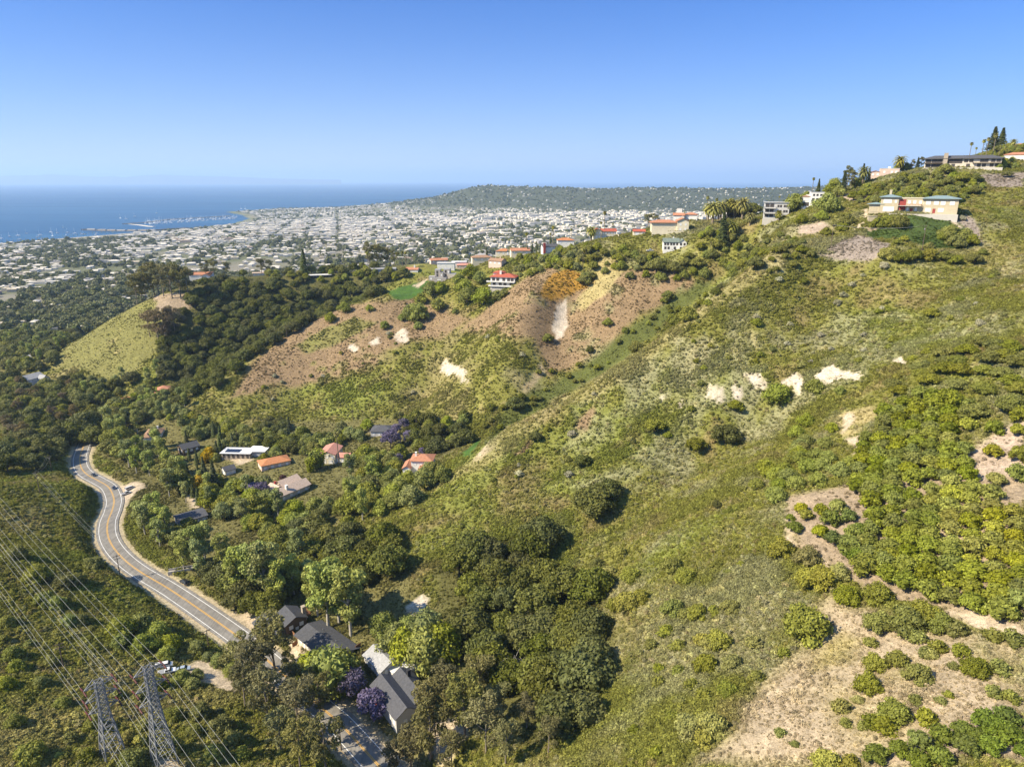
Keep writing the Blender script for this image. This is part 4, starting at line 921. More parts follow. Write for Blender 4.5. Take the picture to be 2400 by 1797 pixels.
simple('house', 'long dark flat roofed house half hidden in the oak wood', 'house', 746, 652, 56, 6, 'dark', 'flat', 'r_pale', 8, .2, nw=8, chim=False, over=1.2, land='the long flat roofed house in the oaks', frame='frame_dark')
simple('house', 'terracotta roofed house among tall trees on the wooded crest', 'house', 778, 622, 30, 6, 'pinkw', 'hip', 't_orangetile', 9, 2.2, nw=3)
simple('house', 'white house with terracotta roofs beside the eucalyptus grove', 'house', 470, 647, 50, 10, 'white', 'gable', 't_terracotta', 10, 2.0, -.25, nw=4, ell=1, land='the white house by the eucalyptus grove')
simple('house', 'low pale flat roofed house at the edge of the oak wood', 'house', 615, 638, 44, 6, 'cream', 'flat', 'r_beige', 9, .3, nw=5, chim=False)
for lb, px, py, w, hp, wl, rf, rm, rz in (
    ('white flat roofed pavilion house on the ridge', 1076, 606, 34, 12, 'white', 'flat', 'r_membrane', 0),
    ('salmon roofed house next to the white pavilion house', 1030, 618, 40, 8, 'pinkw', 'gable', 't_terracotta', .2),
    ('white glass walled house below the pavilion house', 1045, 632, 40, 10, 'white', 'flat', 'r_pale', -.1),
    ('tile roofed house with a wide gable on the ridge', 1130, 618, 46, 8, 'cream', 'hip', 't_browntile', .15),
    ('brown roofed house with a white chimney on the ridge', 1160, 628, 34, 10, 'pinkw', 'gable', 't_browntile', -.5),
    ('grey hip roofed house behind the tile roofed houses', 1135, 600, 38, 8, 'palegray', 'hip', 'r_ash', .1),
    ('grey roofed cottage beside a fan palm on the ridge', 1178, 597, 34, 7, 'palegray', 'hip', 'r_slate', -.1),
    ('orange tile house seen over the ridge hedges', 1180, 582, 34, 6, 'cream', 'hip', 't_orangetile', 0),
    ('white house with orange roofs behind the cypresses', 1326, 568, 38, 10, 'white', 'hip', 't_orangetile', .1),
    ('white bungalow with a slate roof and a red brick chimney', 1290, 594, 36, 9, 'white', 'gable', 'r_slate', .2),
    ('long terracotta roofed house below the cypress row', 1220, 602, 44, 8, 'cream', 'gable', 't_terracotta', .15),
    ('red roofed house seen behind the fan palms', 1090, 582, 40, 6, 'pinkw', 'hip', 't_pinktile', 0)):
    h = simple('house', lb, 'house', px, py, w, hp, wl, rf, rm, 9, 1.8, rz, 3, dz=2.2, chim=('chimney' in lb and 'brick' not in lb), land=('the bungalow with a brick chimney' if 'brick' in lb else None))
    if 'brick' in lb: h.chimney(-5.2, -.6, -2, 6.4, 1.6, 'redtrim')
for lb, px, py, w, hp, wl, rf, rm, rz in (
    ('white stucco villa with a terracotta roof at the top of the hill', 2390, 376, 66, 12, 'white', 'hip', 't_terracotta', 0),
    ('upper white villa with a salmon roof behind hedges on the summit', 2396, 350, 48, 8, 'pinkw', 'hip', 't_terracotta', 0)):
    simple('house', lb, 'house', px, py, w, hp, wl, rf, rm, 11, 1.8, rz, 4, land='the white villa on the summit' if 'top' in lb else None)
h = House('pavilion', 'small tan garden pavilion with arches below the tan mansion', 'pavilion', 2044, 521, .2); a = h.wing(-2.3, 2.3, 0, 3.4, 0, 3.0, 'tan', 'flat', 0, .25, 'tan'); h.win(a, 'f', .2, 2, 1.2, 2.1, 'tan')
# --- the canyon
simple('house', 'grey shingled house with a hip roof among oaks at the canyon mouth', 'house', 88, 900, 40, 14, 'palegray', 'gable', 'r_ash', 12, 3.0, .6, 3, land='the grey house at the canyon mouth', chim=False, ell=1)
simple('house', 'pale roofed house beyond the grey canyon mouth house', 'house', 58, 850, 34, 8, 'palegray', 'gable', 'r_pale', 10, 2.0, .4, 2, chim=False)
h = House('house', 'round turreted house with a conical tile roof in the canyon garden', 'house', 388, 932, 0, land='the turreted house'); a = h.wing(-4, 4, 0, 8, 0, 6.6, 'pinkw', 'hip', 2.3, 1.0, 't_terracotta'); h.win(a, 'f', [1, 4], 2); b = h.wing(-12, -4, 1, 7, 0, 3.0, 'pinkw', 'gable', 1.2, .4, 't_terracotta'); h.win(b, 'f', .8, 2)
simple('house', 'low house with an orange tile roof beside yellow bamboo', 'house', 290, 947, 42, 6, 'white', 'gable', 't_orangetile', 7, 1.5, .15, 3, chim=False)
simple('house', 'white house with a weathered brown tile roof among tall sycamores', 'house', 360, 1030, 34, 14, 'white', 'hip', 't_browntile', 10, 2.4, -.3, 3, land='the white house with a brown tile roof', ell=-1)
simple('house', 'dark roofed wooden house at the foot of the brown hill', 'house', 450, 1062, 38, 14, 'brown', 'gable', 'r_charcoal', 9, 2.2, .35, 3, chim=False, land='the dark roofed wooden house')
h = House('house', 'long low stone house with a flat white roof carrying solar panels', 'house', 568, 1076, -.45, land='the low house with solar panels'); a = h.wing(-13, 5, 0, 8.5, 0, 3.6, 'stone', 'flat', 0, .8, 'r_membrane'); b = h.wing(3, 13, 3, 11, 0, 3.9, 'palegray', 'flat', 0, .8, 'r_membrane'); h.win(a, 'f', .6, 6, 1.2, 2.0, 'frame_dark')
for i in range(5): h.box('solar_panel', -11.5 + i * 1.9, -9.8 + i * 1.9, 1, 6, 4.0, 4.1, 'solar', h.roof)
simple('shed', 'small white shed with a grey barrel roof near the solar panel house', 'shed', 541, 1112, 24, 12, 'white', 'gable', 'r_slate', 6, 1.6, .3, 2, chim=False)
simple('house', 'grey flat roofed house under the sycamores by the canyon drive', 'house', 455, 1228, 62, 8, 'gray', 'gable', 'r_slate', 10, .8, .2, 4, chim=False)
h = House('house', 'cream house with pink tile roofs on the canyon floor', 'house', 783, 1088, -.35, land='the pink roofed house'); a = h.wing(-9, 1, 0, 14, 0, 6.0, 'cream', 'gable', 1.8, .5, 't_pinktile', axis='y'); b = h.wing(1, 9, 1, 8, 0, 4.0, 'cream', 'gable', 1.5, .5, 't_pinktile'); h.win(a, 'f', [3.6], 3, 1.5, 1.6); h.win(a, 'f', .2, us=[3, 7], w=2.2, h=2.2, name='garage_door', glass='frame_white'); h.win(b, 'f', 1.0, 3, 1.2, 1.6)
h = House('house', 'house with broad beige shingle gables and brick chimneys', 'house', 694, 1160, .6, land='the beige gabled house'); a = h.wing(-10, 9, 0, 8, 0, 3.2, 'sand', 'gable', 2.2, .8, 'r_beige'); b = h.wing(-2, 9, 7, 16, 0, 3.4, 'sand', 'gable', 2.4, .8, 'r_beige', axis='x'); h.chimney(-4, 2, 4, 6.6, 1.2, 'white'); h.win(a, 'f', .8, 4); c = h.wing(-8, -1, 8, 15, 0, 3.0, 'sand', 'gable', 1.6, .6, 'r_beige', axis='y'); h.chimney(-4, 12, 3.5, 6, 1.0, 'redtrim')
simple('house', 'house with low orange tile roofs in the canyon trees', 'house', 648, 1096, 66, 7, 'pinkw', 'hip', 't_orangetile', 10, 2.0, .2, 4, chim=False)
simple('house', 'house with a wide charcoal hip roof and a white garden wall', 'house', 895, 1022, 52, 6, 'palegray', 'hip', 'r_slate', 12, 2.2, -.2, 4, chim=False, land='the charcoal hip roofed house')
h = House('house', 'rambling white house with weathered salmon tile roofs beside a jacaranda', 'house', 984, 1112, -.2, land='the house beside the jacaranda'); a = h.wing(-5, 6, 3, 12, 0, 6.2, 'white', 'hip', 1.9, .7, 't_terracotta'); b = h.wing(0, 9, -4, 3, 0, 3.6, 'white', 'gable', 1.6, .6, 't_terracotta', axis='y'); c = h.wing(-9, -5, 0, 9, 0, 3.2, 'white', 'gable', 1.3, .5, 't_terracotta', axis='y'); h.win(a, 'f', 4.0, us=[2, 5, 9], w=1.2); h.win(b, 'f', .9, 3); h.win(c, 'f', .9, 1); h.chimney(-3, 7, 6, 9.5); h.box('pergola', 9, 12.5, -2, 4, 2.5, 2.7, 'wood')
# --- the houses along the road
h = House('house', 'brown shingled house with two grey gables and a stone chimney beside the road', 'house', 676, 1490, .0, land='the brown house with grey gables'); h.o.rotation_euler.z = .72
a = h.wing(-9, -1, 1, 8.5, 0, 4.8, 'brown', 'gable', 2.0, .6, 'r_charcoal', axis='y'); b = h.wing(-1, 7, -1, 7.5, 0, 4.8, 'brown', 'gable', 2.0, .6, 'r_charcoal', axis='y')
h.win(b, 'f', 2.4, 2, 1.3, 1.3); h.win(a, 'f', [1.0], us=[2, 5.5], w=1.8, h=2.0); h.win(b, 'f', .3, us=[4.2], w=1.0, h=2.0, name='door', glass='frame_white'); h.win(b, 'r', [2.6], 2); h.chimney(7.5, 2, -1, 7.6, 1.4, 'stone'); h.rail(7.1, 10.5, 3, 7.5, 2.2, mat='wood', slab='wood', sides='fr')
h = House('house', 'long low house with a broad charcoal shingle roof beside the road', 'house', 745, 1536, 0, land='the long charcoal roofed house'); h.o.rotation_euler.z = -.72
a = h.wing(-11, 11, -1, 9, 0, 3.0, 'sand', 'gable', 1.5, .9, 'r_charcoal'); h.win(a, 'f', .9, 5, 1.4, 1.3); h.win(a, 'l', .9, 2, 1.2, 1.2); h.win(a, 'f', .1, us=[4.4], w=1.0, h=2.1, name='door', glass='redtrim')
b = Box(); b.box(-1.6, -1.1, 2.3, 2.8, 3.6, 5.4).box(4.1, 4.3, 5, 5.2, 4.0, 4.9).box(-5.2, -5.0, 5.8, 6, 3.6, 4.6); b.obj('vent_pipe', 'steel', h.roof)
h = House('cottage', 'small cottage with a pale grey gable roof between the charcoal roofed houses', 'cottage', 880, 1572, 0, land='the pale roofed cottage'); h.o.rotation_euler.z = -.85
a = h.wing(-5.5, 5.5, -1, 7, 0, 3.2, 'palegray', 'gable', 1.9, .5, 'r_ash'); h.win(a, 'f', 1, 3); h.win(a, 'r', 1, 2, .9, 1.6); b = h.wing(5.5, 8.2, 2, 7, 0, 2.6, 'palegray', 'flat', 0, .2, 'r_membrane')
h = House('house', 'large dark grey shingle roofed house with a rooftop deck beside the jacarandas', 'house', 930, 1660, 0, land='the dark grey house with a roof deck'); h.o.rotation_euler.z = -.95
a = h.wing(-9, 8, -4, 3, 0, 4.4, 'palegray', 'gable', 2.3, .6, 'r_slate'); b = h.wing(-8.5, 6, 3, 9, 0, 4.4, 'palegray', 'gable', 2.0, .6, 'r_charcoal'); c = h.wing(-15, -8.5, 9, 17, 0, 3.8, 'palegray', 'flat', 0, .1, 'r_membrane')
h.win(a, 'f', 1.4, 6, 1.3, 1.5); h.win(a, 'l', 1.6, 2); h.win(b, 'r', 1.4, 2); h.rail(-15, -8.5, 9.5, 17, 4.3, mat='white', sides='flr', slab='r_pale'); h.chimney(-4, 6.5, 5, 8.6, 1.0, 'dark'); h.win(a, 'r', .2, us=[3], w=1.0, h=2.1, name='door', glass='redtrim')
for (i, y) in ((0, 4.4), (1, 7.2)): b_ = Box(); b_.poly([(-1 + 0, y, 0), (5.5, y, 0), (5.5, y + 1.5, .55 * (1 if i == 0 else -1)), (-1, y + 1.5, .55 * (1 if i == 0 else -1))], [(0, 1, 2, 3)])
# ---------------------------------------------------------------- the road and its paint
def ribbon(L, o0, o1, dz, name, mat, label=None, parent=None, n0=0, n1=None):
    L = L[n0:n1]; d = np.gradient(L[:, :2], axis=0); d /= np.linalg.norm(d, axis=1, keepdims=True); nrm = np.stack([d[:, 1], -d[:, 0]], 1)
    k = 2 if abs(o1 - o0) < 1 else 7; V = []
    for i in range(len(L)):
        for j in range(k):
            o = o0 + (o1 - o0) * j / (k - 1); V.append((L[i, 0] + nrm[i, 0] * o, L[i, 1] + nrm[i, 1] * o, L[i, 2] + dz - .0009 * o * o))
    Q = [(i * k + j, i * k + j + 1, (i + 1) * k + j + 1, (i + 1) * k + j) for i in range(len(L) - 1) for j in range(k - 1)]
    o = obj(name, mesh_np(name, V, quads=Q, smooth=True), mat, parent)
    if label: tag(o, label, name.replace('_', ' '), kind='structure')
    return o
def asphalt():
    m, nt = newmat('worn_asphalt'); t = NT(nt); p = t.pos()
    n1 = t.noise(.25, 5, .65, p); n2 = t.noise(9, 2, .7, p); mp = t.n('Mapping', i={'Vector': p, 'Rotation': (0, 0, .66), 'Scale': (.9, .04, 1)}).outputs[0]; n3 = t.noise(1.2, 3, .6, mp)
    k = t.math('MULTIPLY', t.math('MULTIPLY', t.ramp(n1, .3, .7, .8, 1.2), t.ramp(n2, .3, .7, .85, 1.15)), t.ramp(n3, .35, .65, .82, 1.15))
    t.out(t.n('BsdfPrincipled', i={'Base Color': t.n('VectorMath', operation='SCALE', i={0: (.205, .19, .168), 3: k}).outputs[0], 'Roughness': .85, 'Specular IOR Level': .2}).outputs[0]); return m
M['asphalt'] = asphalt(); M['paint_white'] = plainmat('white_road_paint', (.74, .73, .70), .7, .15, 3); M['paint_yellow'] = plainmat('yellow_road_paint', (.62, .34, .05), .7, .15, 3)
RD = catmull(ROAD[::8], 14)
road = ribbon(RD, -4.9, 4.9, .05, 'road', M['asphalt'], 'two lane asphalt road winding down the canyon')
for o in (-3.75, 3.45): ribbon(RD, o, o + .20, .054 + .004, 'road_edge_line', M['paint_white'], 'white edge line painted along the ' + ('uphill' if o < 0 else 'downhill') + ' side of the road')
for o in (-.30, .10): ribbon(RD, o, o + .20, .054 + .004, 'road_centre_line', M['paint_yellow'], 'yellow centre line, ' + ('uphill' if o < 0 else 'downhill') + ' stripe of the pair')
mk = Box()
for k in (150, 205):
    a = RD[min(k, len(RD) - 2)]; mk.box(a[0] - .6, a[0] + .6, a[1] - .6, a[1] + .6, a[2] + .06, a[2] + .068)
# ---------------------------------------------------------------- lattice pylons and their conductors
LINE_DIR = np.array((-.745, .667)); LINE_DIR /= np.linalg.norm(LINE_DIR); ARM = np.array((LINE_DIR[1], -LINE_DIR[0]))
TIPS = []
def pylon(px, py, H, label):
    p = P(px, py); o = empty('pylon', p, math.atan2(ARM[1], ARM[0]), label, 'pylon', 'lattice pylons of the high voltage lines'); LAND.append(('the ' + label.split(' on ')[0].replace('lattice ', ''), p[0], p[1]))
    hw = lambda z: 2.5 + (.95 - 2.5) * min(z / (H * .62), 1) - (.15 * max(0, z - H * .62) / (H * .38))
    cor = [(-1, -1), (1, -1), (1, 1), (-1, 1)]
    zs = [0]; 
    while zs[-1] < H - 1.2: zs.append(min(zs[-1] + 2 * hw(zs[-1]) * .82, H))
    for cx, cyy in cor:
        b = Box()
        for z0, z1 in zip(zs[:-1], zs[1:]): b.bar((cx * hw(z0), cyy * hw(z0), z0 - (2 if z0 == 0 else 0)), (cx * hw(z1), cyy * hw(z1), z1), .13)
        b.obj('leg', 'steel', o)
    b = Box()
    for z0, z1 in zip(zs[:-1], zs[1:]):
        for i in range(4):
            a, c = cor[i], cor[(i + 1) % 4]; A0 = (a[0] * hw(z0), a[1] * hw(z0), z0); A1 = (a[0] * hw(z1), a[1] * hw(z1), z1); C0 = (c[0] * hw(z0), c[1] * hw(z0), z0); C1 = (c[0] * hw(z1), c[1] * hw(z1), z1)
            b.bar(A0, C1, .065); b.bar(C0, A1, .065); b.bar(A1, C1, .065)
    b.bar((-hw(H), -hw(H), H), (hw(H), hw(H), H), .06); b.obj('bracing', 'steel', o)
    pts = []
    for li, fz in enumerate((.955, .80, .65)):
        z = H * fz; L = (3.5, 3.7, 3.5)[li]
        for sg in (-1, 1):
            b = Box(); w = hw(z); tip = (sg * L, 0, z - .1)
            for yy in (-1, 1):
                b.bar((sg * w, yy * w, z), tip, .08); b.bar((sg * w, yy * w, z + 1.5), tip, .07)
                for f in (.35, .65): q = (sg * (w + (L - w) * f), yy * w * (1 - f), z); b.bar(q, (q[0], q[1], z + 1.5 * (1 - f)), .045); b.bar(q, (q[0], -q[1], z), .04)
            arm = b.obj('crossarm', 'steel', o)
            for s2 in (-1, 1):
                t = Geo(); d = np.array((0, s2 * 1.0, -.12)); pt = [np.array(tip) + d * f for f in np.linspace(.15, 2.2, 15)]
                t.tube(pt, [.13 if k % 2 else .24 for k in range(15)], 7); obj('insulator', t.mesh('insulator', True), M['insul'], arm)
            pts.append((tip, sg, li))
    mw = Matrix.Translation(p) @ Matrix.Rotation(math.atan2(ARM[1], ARM[0]), 4, 'Z')
    for tip, sg, li in pts: TIPS.append((np.array(mw @ Vector(tip)), sg, li, label))
    return o
M['insul'] = plainmat('brown_glazed_porcelain', (.10, .035, .03), .35, .1); M['wire'] = plainmat('aluminium_wire', (.40, .40, .36), .6, .05, metal=.2); M['pole'] = plainmat('creosoted_pole', (.13, .095, .07), .9, .2, 3)
pylon(266, 1768, 23.2, 'shorter lattice steel pylon on the scrubby slope at the picture corner')
pylon(386, 1784, 29.5, 'taller lattice steel pylon on bare earth nearer the road')
def wire(a, b, sag, name, label, group, r=.027, seg=26):
    t = Geo(); pts = []
    for i in range(seg + 1):
        f = i / seg; p = np.array(a) * (1 - f) + np.array(b) * f; p[2] -= sag * 4 * f * (1 - f); pts.append(p)
    t.tube(pts, [r] * len(pts), 4); o = obj(name, t.mesh(name, True), M['wire']); return tag(o, label, 'power line', group)
for tip, sg, li, lb in TIPS:
    nm = 'shorter' if 'shorter' in lb else 'taller'; lv = ('top', 'middle', 'lowest')[li]; sd = 'roadward' if sg > 0 else 'outer'
    far = tip + np.array((*(LINE_DIR * 340), -2.0)); nr = tip - np.array((*(LINE_DIR * 175), 18.0))
    e = np.array((*(LINE_DIR * 2.2), -.25))
    wire(tip + e, far, 5.0, 'power_line', f'conductor climbing away from the {lv} {sd} arm of the {nm} pylon', 'high voltage conductors')
    wire(tip - e * (1, 1, -1), nr, 3.0, 'power_line', f'conductor dropping toward the viewer from the {lv} {sd} arm of the {nm} pylon', 'high voltage conductors')
# ---------------------------------------------------------------- wooden poles
POLES = [(283, 1356, 275, 1300, 'pole at the top of the road bank'), (490, 1520, 484, 1473, 'pole between the road and the dirt lot'), (150, 1566, 137, 1503, 'pole with a wide crossarm alone in the scrub'), (94, 1156, 88, 1107, 'pole on the brow above the road cut'),
         (122, 1104, 118, 1069, 'pole with a transformer in front of the roadside oaks'), (800, 1757, 796, 1708, 'pole at the road edge beneath eucalyptus'), (557, 1036, 554, 1000, 'grey pole behind the solar panel house'), (673, 796, 671, 766, 'slim pole on the bare shoulder of the brown spur'),
         (801, 820, 798, 795, 'slim pole among the grass of the brown spur'), (539, 876, 537, 842, 'slim pole where the brown spur meets the oaks'), (1366, 632, 1365, 597, 'pole above the orange shrubs'), (1664, 606, 1663, 572, 'pole in the shrubs below the date palms'),
         (1947, 579, 1948, 533, 'dark pole at the edge of the mauve garden slope'), (2161, 587, 2165, 535, 'pole with a transformer in the terraced garden'), (828, 985, 826, 962, 'pole behind the charcoal hip roofed house'), (1148, 750, 1149, 722, 'pole on the brown slope below the white balconied house')]
PT = []
for i, (bx, by, tx, ty, lb) in enumerate(POLES):
    p, t = hit(bx, by); H = max(7.0, min(13, (by - ty) * t / FPX * 1.12)); o = empty('utility_pole', p, math.atan2(LINE_DIR[1], LINE_DIR[0]) + 1.4, 'wooden utility ' + lb, 'utility pole', 'wooden utility poles')
    g = Geo(); g.tube([(0, 0, -1.5), (0, 0, H * .5), (0, 0, H)], [.2, .17, .13], 7); obj('post', g.mesh('post', True), M['pole'], o)
    b = Box(); b.box(-1.3, 1.3, -.14, -.02 - .12 + .2, H - .7, H - .5); 
    if i in (0, 2, 3): b.box(-1.3, 1.3, -.14, .06, H - 2.0, H - 1.8)
    arm = b.obj('crossarm', 'pole', o)
    for x in (-1.15, -.4, .4, 1.15): g = Geo(); g.tube([(x, 0, H - .5), (x, 0, H - .3), (x, 0, H - .22)], [.05, .09, .03], 6); obj('insulator', g.mesh('pin_insulator', True), M['insul'], arm)
    if 'transformer' in lb: g = Geo(); g.tube([(0, -.42, H - 2.6), (0, -.42, H - 2.55), (0, -.42, H - 1.5), (0, -.42, H - 1.45)], [.05, .3, .3, .05], 9); obj('transformer', g.mesh('transformer', True), M['steel'], o)
    PT.append((o, H))
def pole_pts(i):
    o, H = PT[i]; mw = Matrix.Translation(o.location) @ o.rotation_euler.to_matrix().to_4x4(); return [np.array(mw @ Vector((x, 0, H - .2))) for x in (-1.15, .4, 1.15)]
for a, b in ((3, 0), (0, 1), (1, 5), (4, 3), (13, 12)):
    for k, (p, q) in enumerate(zip(pole_pts(a), pole_pts(b))): wire(p, q, 1.6, 'utility_wire', f'thin {("first", "second", "third")[k]} wire of the span from the {POLES[a][4][:38].rsplit(" ", 1)[0]}', 'thin wires between wooden poles', .022, 14)
# ---------------------------------------------------------------- vehicles
M['tyre'] = plainmat('tyre_rubber', (.02, .02, .02), .9, .1); M['rim'] = plainmat('wheel_rim', (.4, .4, .4), .4, .05, metal=.7); M['lamp'] = plainmat('headlamp', (.75, .75, .7), .2, .02); M['tail'] = plainmat('tail_lamp', (.35, .02, .02), .3, .05)
def paint(name, c):
    m, nt = newmat(name); t = NT(nt); t.out(t.n('BsdfPrincipled', i={'Base Color': (*c, 1), 'Roughness': .3, 'Coat Weight': .6, 'Coat Roughness': .08}).outputs[0]); return m
def vehicle(kind, px, py, heading, label, col, cat, at=None, dz=0.0):
    p = P(px, py) if at is None else np.array(at); o = empty(kind, (p[0], p[1], p[2] + dz), heading, label, cat); pm = paint(kind + '_paint', col)
    L, W = (5.4, 1.95) if kind != 'car' else (4.5, 1.8); h0, h1, h2 = (.45, 1.05, 1.85) if kind != 'car' else (.35, .88, 1.45)
    prof = {'car': [(-L/2, .45), (-L/2 + .1, .80), (-L/2 + .35, .92), (L/2 - 1.1, .86), (L/2 - .1, .66), (L/2, .45)], 'pickup_truck': [(-L/2, .5), (-L/2, 1.05), (-L/2 + .1, 1.12), (L/2 - 1.2, 1.12), (L/2 - .12, .98), (L/2, .55)], 'van': [(-L/2, .5), (-L/2, 1.1), (-L/2 + .1, 1.2), (L/2 - .9, 1.2), (L/2 - .1, .9), (L/2, .5)], 'sport_utility': [(-L/2, .5), (-L/2 + .05, 1.02), (-L/2 + .3, 1.08), (L/2 - 1.2, 1.05), (L/2 - .1, .9), (L/2, .5)]}[kind]
    b = Box(); n = len(prof); V = [(x, s * W/2, z) for s in (-1, 1) for x, z in prof]
    b.poly(V, [tuple(range(n))[::-1], tuple(range(n, 2 * n))] + [(i, (i + 1) % n, n + (i + 1) % n, n + i) for i in range(n)]); b.obj('body', pm, o)
    cab = {'car': (-1.45, -.75, .55, 1.25), 'pickup_truck': (-.55, -.35, .95, 1.45), 'van': (-2.65, -2.5, 1.35, 1.95), 'sport_utility': (-2.5, -2.2, .55, 1.35)}[kind]
    zb = prof[3][1] - .02; wt = W/2 - .22; wb = W/2 - .06; b = Box()
    b.poly([(cab[0], -wb, zb), (cab[3], -wb, zb), (cab[3], wb, zb), (cab[0], wb, zb), (cab[1], -wt, h2), (cab[2], -wt, h2), (cab[2], wt, h2), (cab[1], wt, h2)], [(0, 1, 5, 4), (1, 2, 6, 5), (2, 3, 7, 6), (3, 0, 4, 7)]); b.obj('windows', 'glass', o)
    Box().poly([(cab[1] - .05, -wt - .02, h2 - .03), (cab[2] + .05, -wt - .02, h2 - .03), (cab[2] + .05, wt + .02, h2 - .03), (cab[1] - .05, wt + .02, h2 - .03), (cab[1] + .05, -wt + .1, h2 + .06), (cab[2] - .1, -wt + .1, h2 + .06), (cab[2] - .1, wt - .1, h2 + .06), (cab[1] + .05, wt - .1, h2 + .06)], [(0, 1, 5, 4), (1, 2, 6, 5), (2, 3, 7, 6), (3, 0, 4, 7), (4, 5, 6, 7), (3, 2, 1, 0)]).obj('roof', pm, o)
    if kind == 'pickup_truck': Box().box(-L/2 + .12, -.7, -W/2 + .12, W/2 - .12, 1.125, 1.14).obj('cargo_bed', 'rail', o)
    r = .34 if kind == 'car' else .39
    for sx in (-L/2 + .85, L/2 - .9):
        for sy in (-1, 1):
            g = Geo(); g.tube([(sx, sy * (W/2 - .2), r), (sx, sy * (W/2 - .2) + sy * .01, r), (sx, sy * (W/2 + .02), r), (sx, sy * (W/2 + .025), r)], [.02, r, r, r * .6], 12); w = obj('wheel', g.mesh('wheel', True), M['tyre'], o)
            g = Geo(); g.tube([(sx, sy * (W/2 + .026), r), (sx, sy * (W/2 + .04), r)], [r * .58, .03], 10); obj('rim', g.mesh('rim'), M['rim'], w)
    for sy in (-1, 1):
        Box().box(L/2 - .16, L/2 - .02, sy * (W/2 - .3) - .16, sy * (W/2 - .3) + .16, prof[4][1] - .2, prof[4][1] - .06).obj('headlight', 'lamp', o); Box().box(-L/2 - .02, -L/2 + .06, sy * (W/2 - .22) - .12, sy * (W/2 - .22) + .12, prof[1][1] - .22, prof[1][1] - .06).obj('tail_light', 'tail', o)
    return o
def on_road(px, py, off, fwd=True):
    q = atz(px, py, 72); i = int(np.argmin(np.hypot(RD[:, 0] - q[0], RD[:, 1] - q[1])))
    for _ in range(3): q = atz(px, py, RD[i][2]); i = int(np.argmin(np.hypot(RD[:, 0] - q[0], RD[:, 1] - q[1])))
    d = RD[min(i + 1, len(RD) - 1)] - RD[i - 1]; d = d[:2] / np.linalg.norm(d[:2]); n = np.array((d[1], -d[0])); p = RD[i][:2] + n * off
    return (p[0], p[1], RD[i][2] + .06), math.atan2(d[1], d[0]) + (0 if fwd else PI)
at, hd = on_road(261, 1147, 1.9, False); vehicle('car', 0, 0, hd, 'dark blue car driving past the turnout on the bend', (.03, .035, .055), 'car', at)
at, hd = on_road(223, 1114, 1.9, False); vehicle('car', 0, 0, hd, 'black car entering the bend just out of the tree shade', (.02, .02, .022), 'car', at)
at, hd = on_road(432, 1368, 6.1, True); vehicle('sport_utility', 0, 0, hd, 'black sport utility car parked on the road shoulder under trees', (.015, .015, .018), 'car', at)
vehicle('pickup_truck', 296, 1158, .9, 'white pickup truck parked in the sandy turnout', (.55, .53, .48), 'pickup truck'); vehicle('van', 305, 1146, 1.0, 'pale camper van parked behind the pickup in the turnout', (.6, .58, .54), 'van')
vehicle('pickup_truck', 392, 1577, .4, 'white pickup truck in the dirt lot near the pylons', (.72, .72, .70), 'pickup truck'); vehicle('van', 385, 1563, .35, 'white van with a tan roof parked beside the pickup in the dirt lot', (.68, .66, .6), 'van'); vehicle('car', 430, 1570, .3, 'silver blue car at the edge of the dirt lot', (.35, .40, .45), 'car')
vehicle('car', 638, 1423, .3, 'silver car parked before the brown house with grey gables', (.4, .4, .4), 'car'); vehicle('pickup_truck', 1523, 589, .1, 'white pickup truck parked beside the white house with a grey green roof', (.72, .71, .68), 'pickup truck')
vehicle('van', 470, 1170, 1.2, 'dark van parked in the canyon driveway', (.03, .03, .04), 'van')
# ---------------------------------------------------------------- fences, walls and small garden structures
def fence(pts, label, mat='wood', H=1.7, step=2.4, z0=None, cat='fence'):
    Q = [P(*p) for p in pts]; o = empty('fence' if cat == 'fence' else 'garden_wall', Q[0], 0, label, cat); o0 = Vector(Q[0]); pb = Box(); 
    for a, b in zip(Q[:-1], Q[1:]):
        n = max(1, int(np.linalg.norm(b - a) / step))
        for i in range(n):
            p, q = a + (b - a) * i / n, a + (b - a) * (i + 1) / n; p = Vector((p[0], p[1], h1(p[0], p[1]))) - o0; q = Vector((q[0], q[1], h1(q[0], q[1]))) - o0
            u = (q - p); u.z = 0; w = Vector((-u.y, u.x, 0)).normalized() * (.04 if cat == 'fence' else .14)
            pb.poly([p - w - Vector((0, 0, .5)), q - w - Vector((0, 0, .5)), q + w - Vector((0, 0, .5)), p + w - Vector((0, 0, .5)), p - w + Vector((0, 0, H)), q - w + Vector((0, 0, H)), q + w + Vector((0, 0, H)), p + w + Vector((0, 0, H))], [(0, 1, 5, 4), (1, 2, 6, 5), (2, 3, 7, 6), (3, 0, 4, 7), (4, 5, 6, 7)])
            if cat == 'fence': Box().box(p.x - .08, p.x + .08, p.y - .08, p.y + .08, p.z - .5, p.z + H + .12).obj('post', mat, o)
    pb.obj('panel' if cat == 'fence' else 'wall', mat, o); return o
fence([(678, 1478), (698, 1500)], 'reddish board fence between the brown house and the long roofed house', 'wood'); fence([(686, 1516), (708, 1502)], 'short board fence at the end of the long charcoal roof', 'wood')
fence([(834, 1523), (846, 1514)], 'board fence beyond the long charcoal roof', 'wood'); fence([(848, 1538), (878, 1523)], 'dark brown fence before the pale roofed cottage', 'brown'); fence([(910, 1754), (935, 1790)], 'weathered picket fence along the road edge under eucalyptus', 'palegray', 1.1)
fence([(2226, 497), (2236, 500)], 'red fence closing the end of the mansion terrace', 'redtrim', 1.3); fence([(1358, 566), (1388, 558), (1450, 556)], 'low cream garden wall before the bright red roofed house', 'cream', 1.1, cat='garden wall'); fence([(870, 1004), (900, 1000), (922, 1010)], 'white garden wall behind the charcoal hip roof', 'white', 1.2, cat='garden wall')
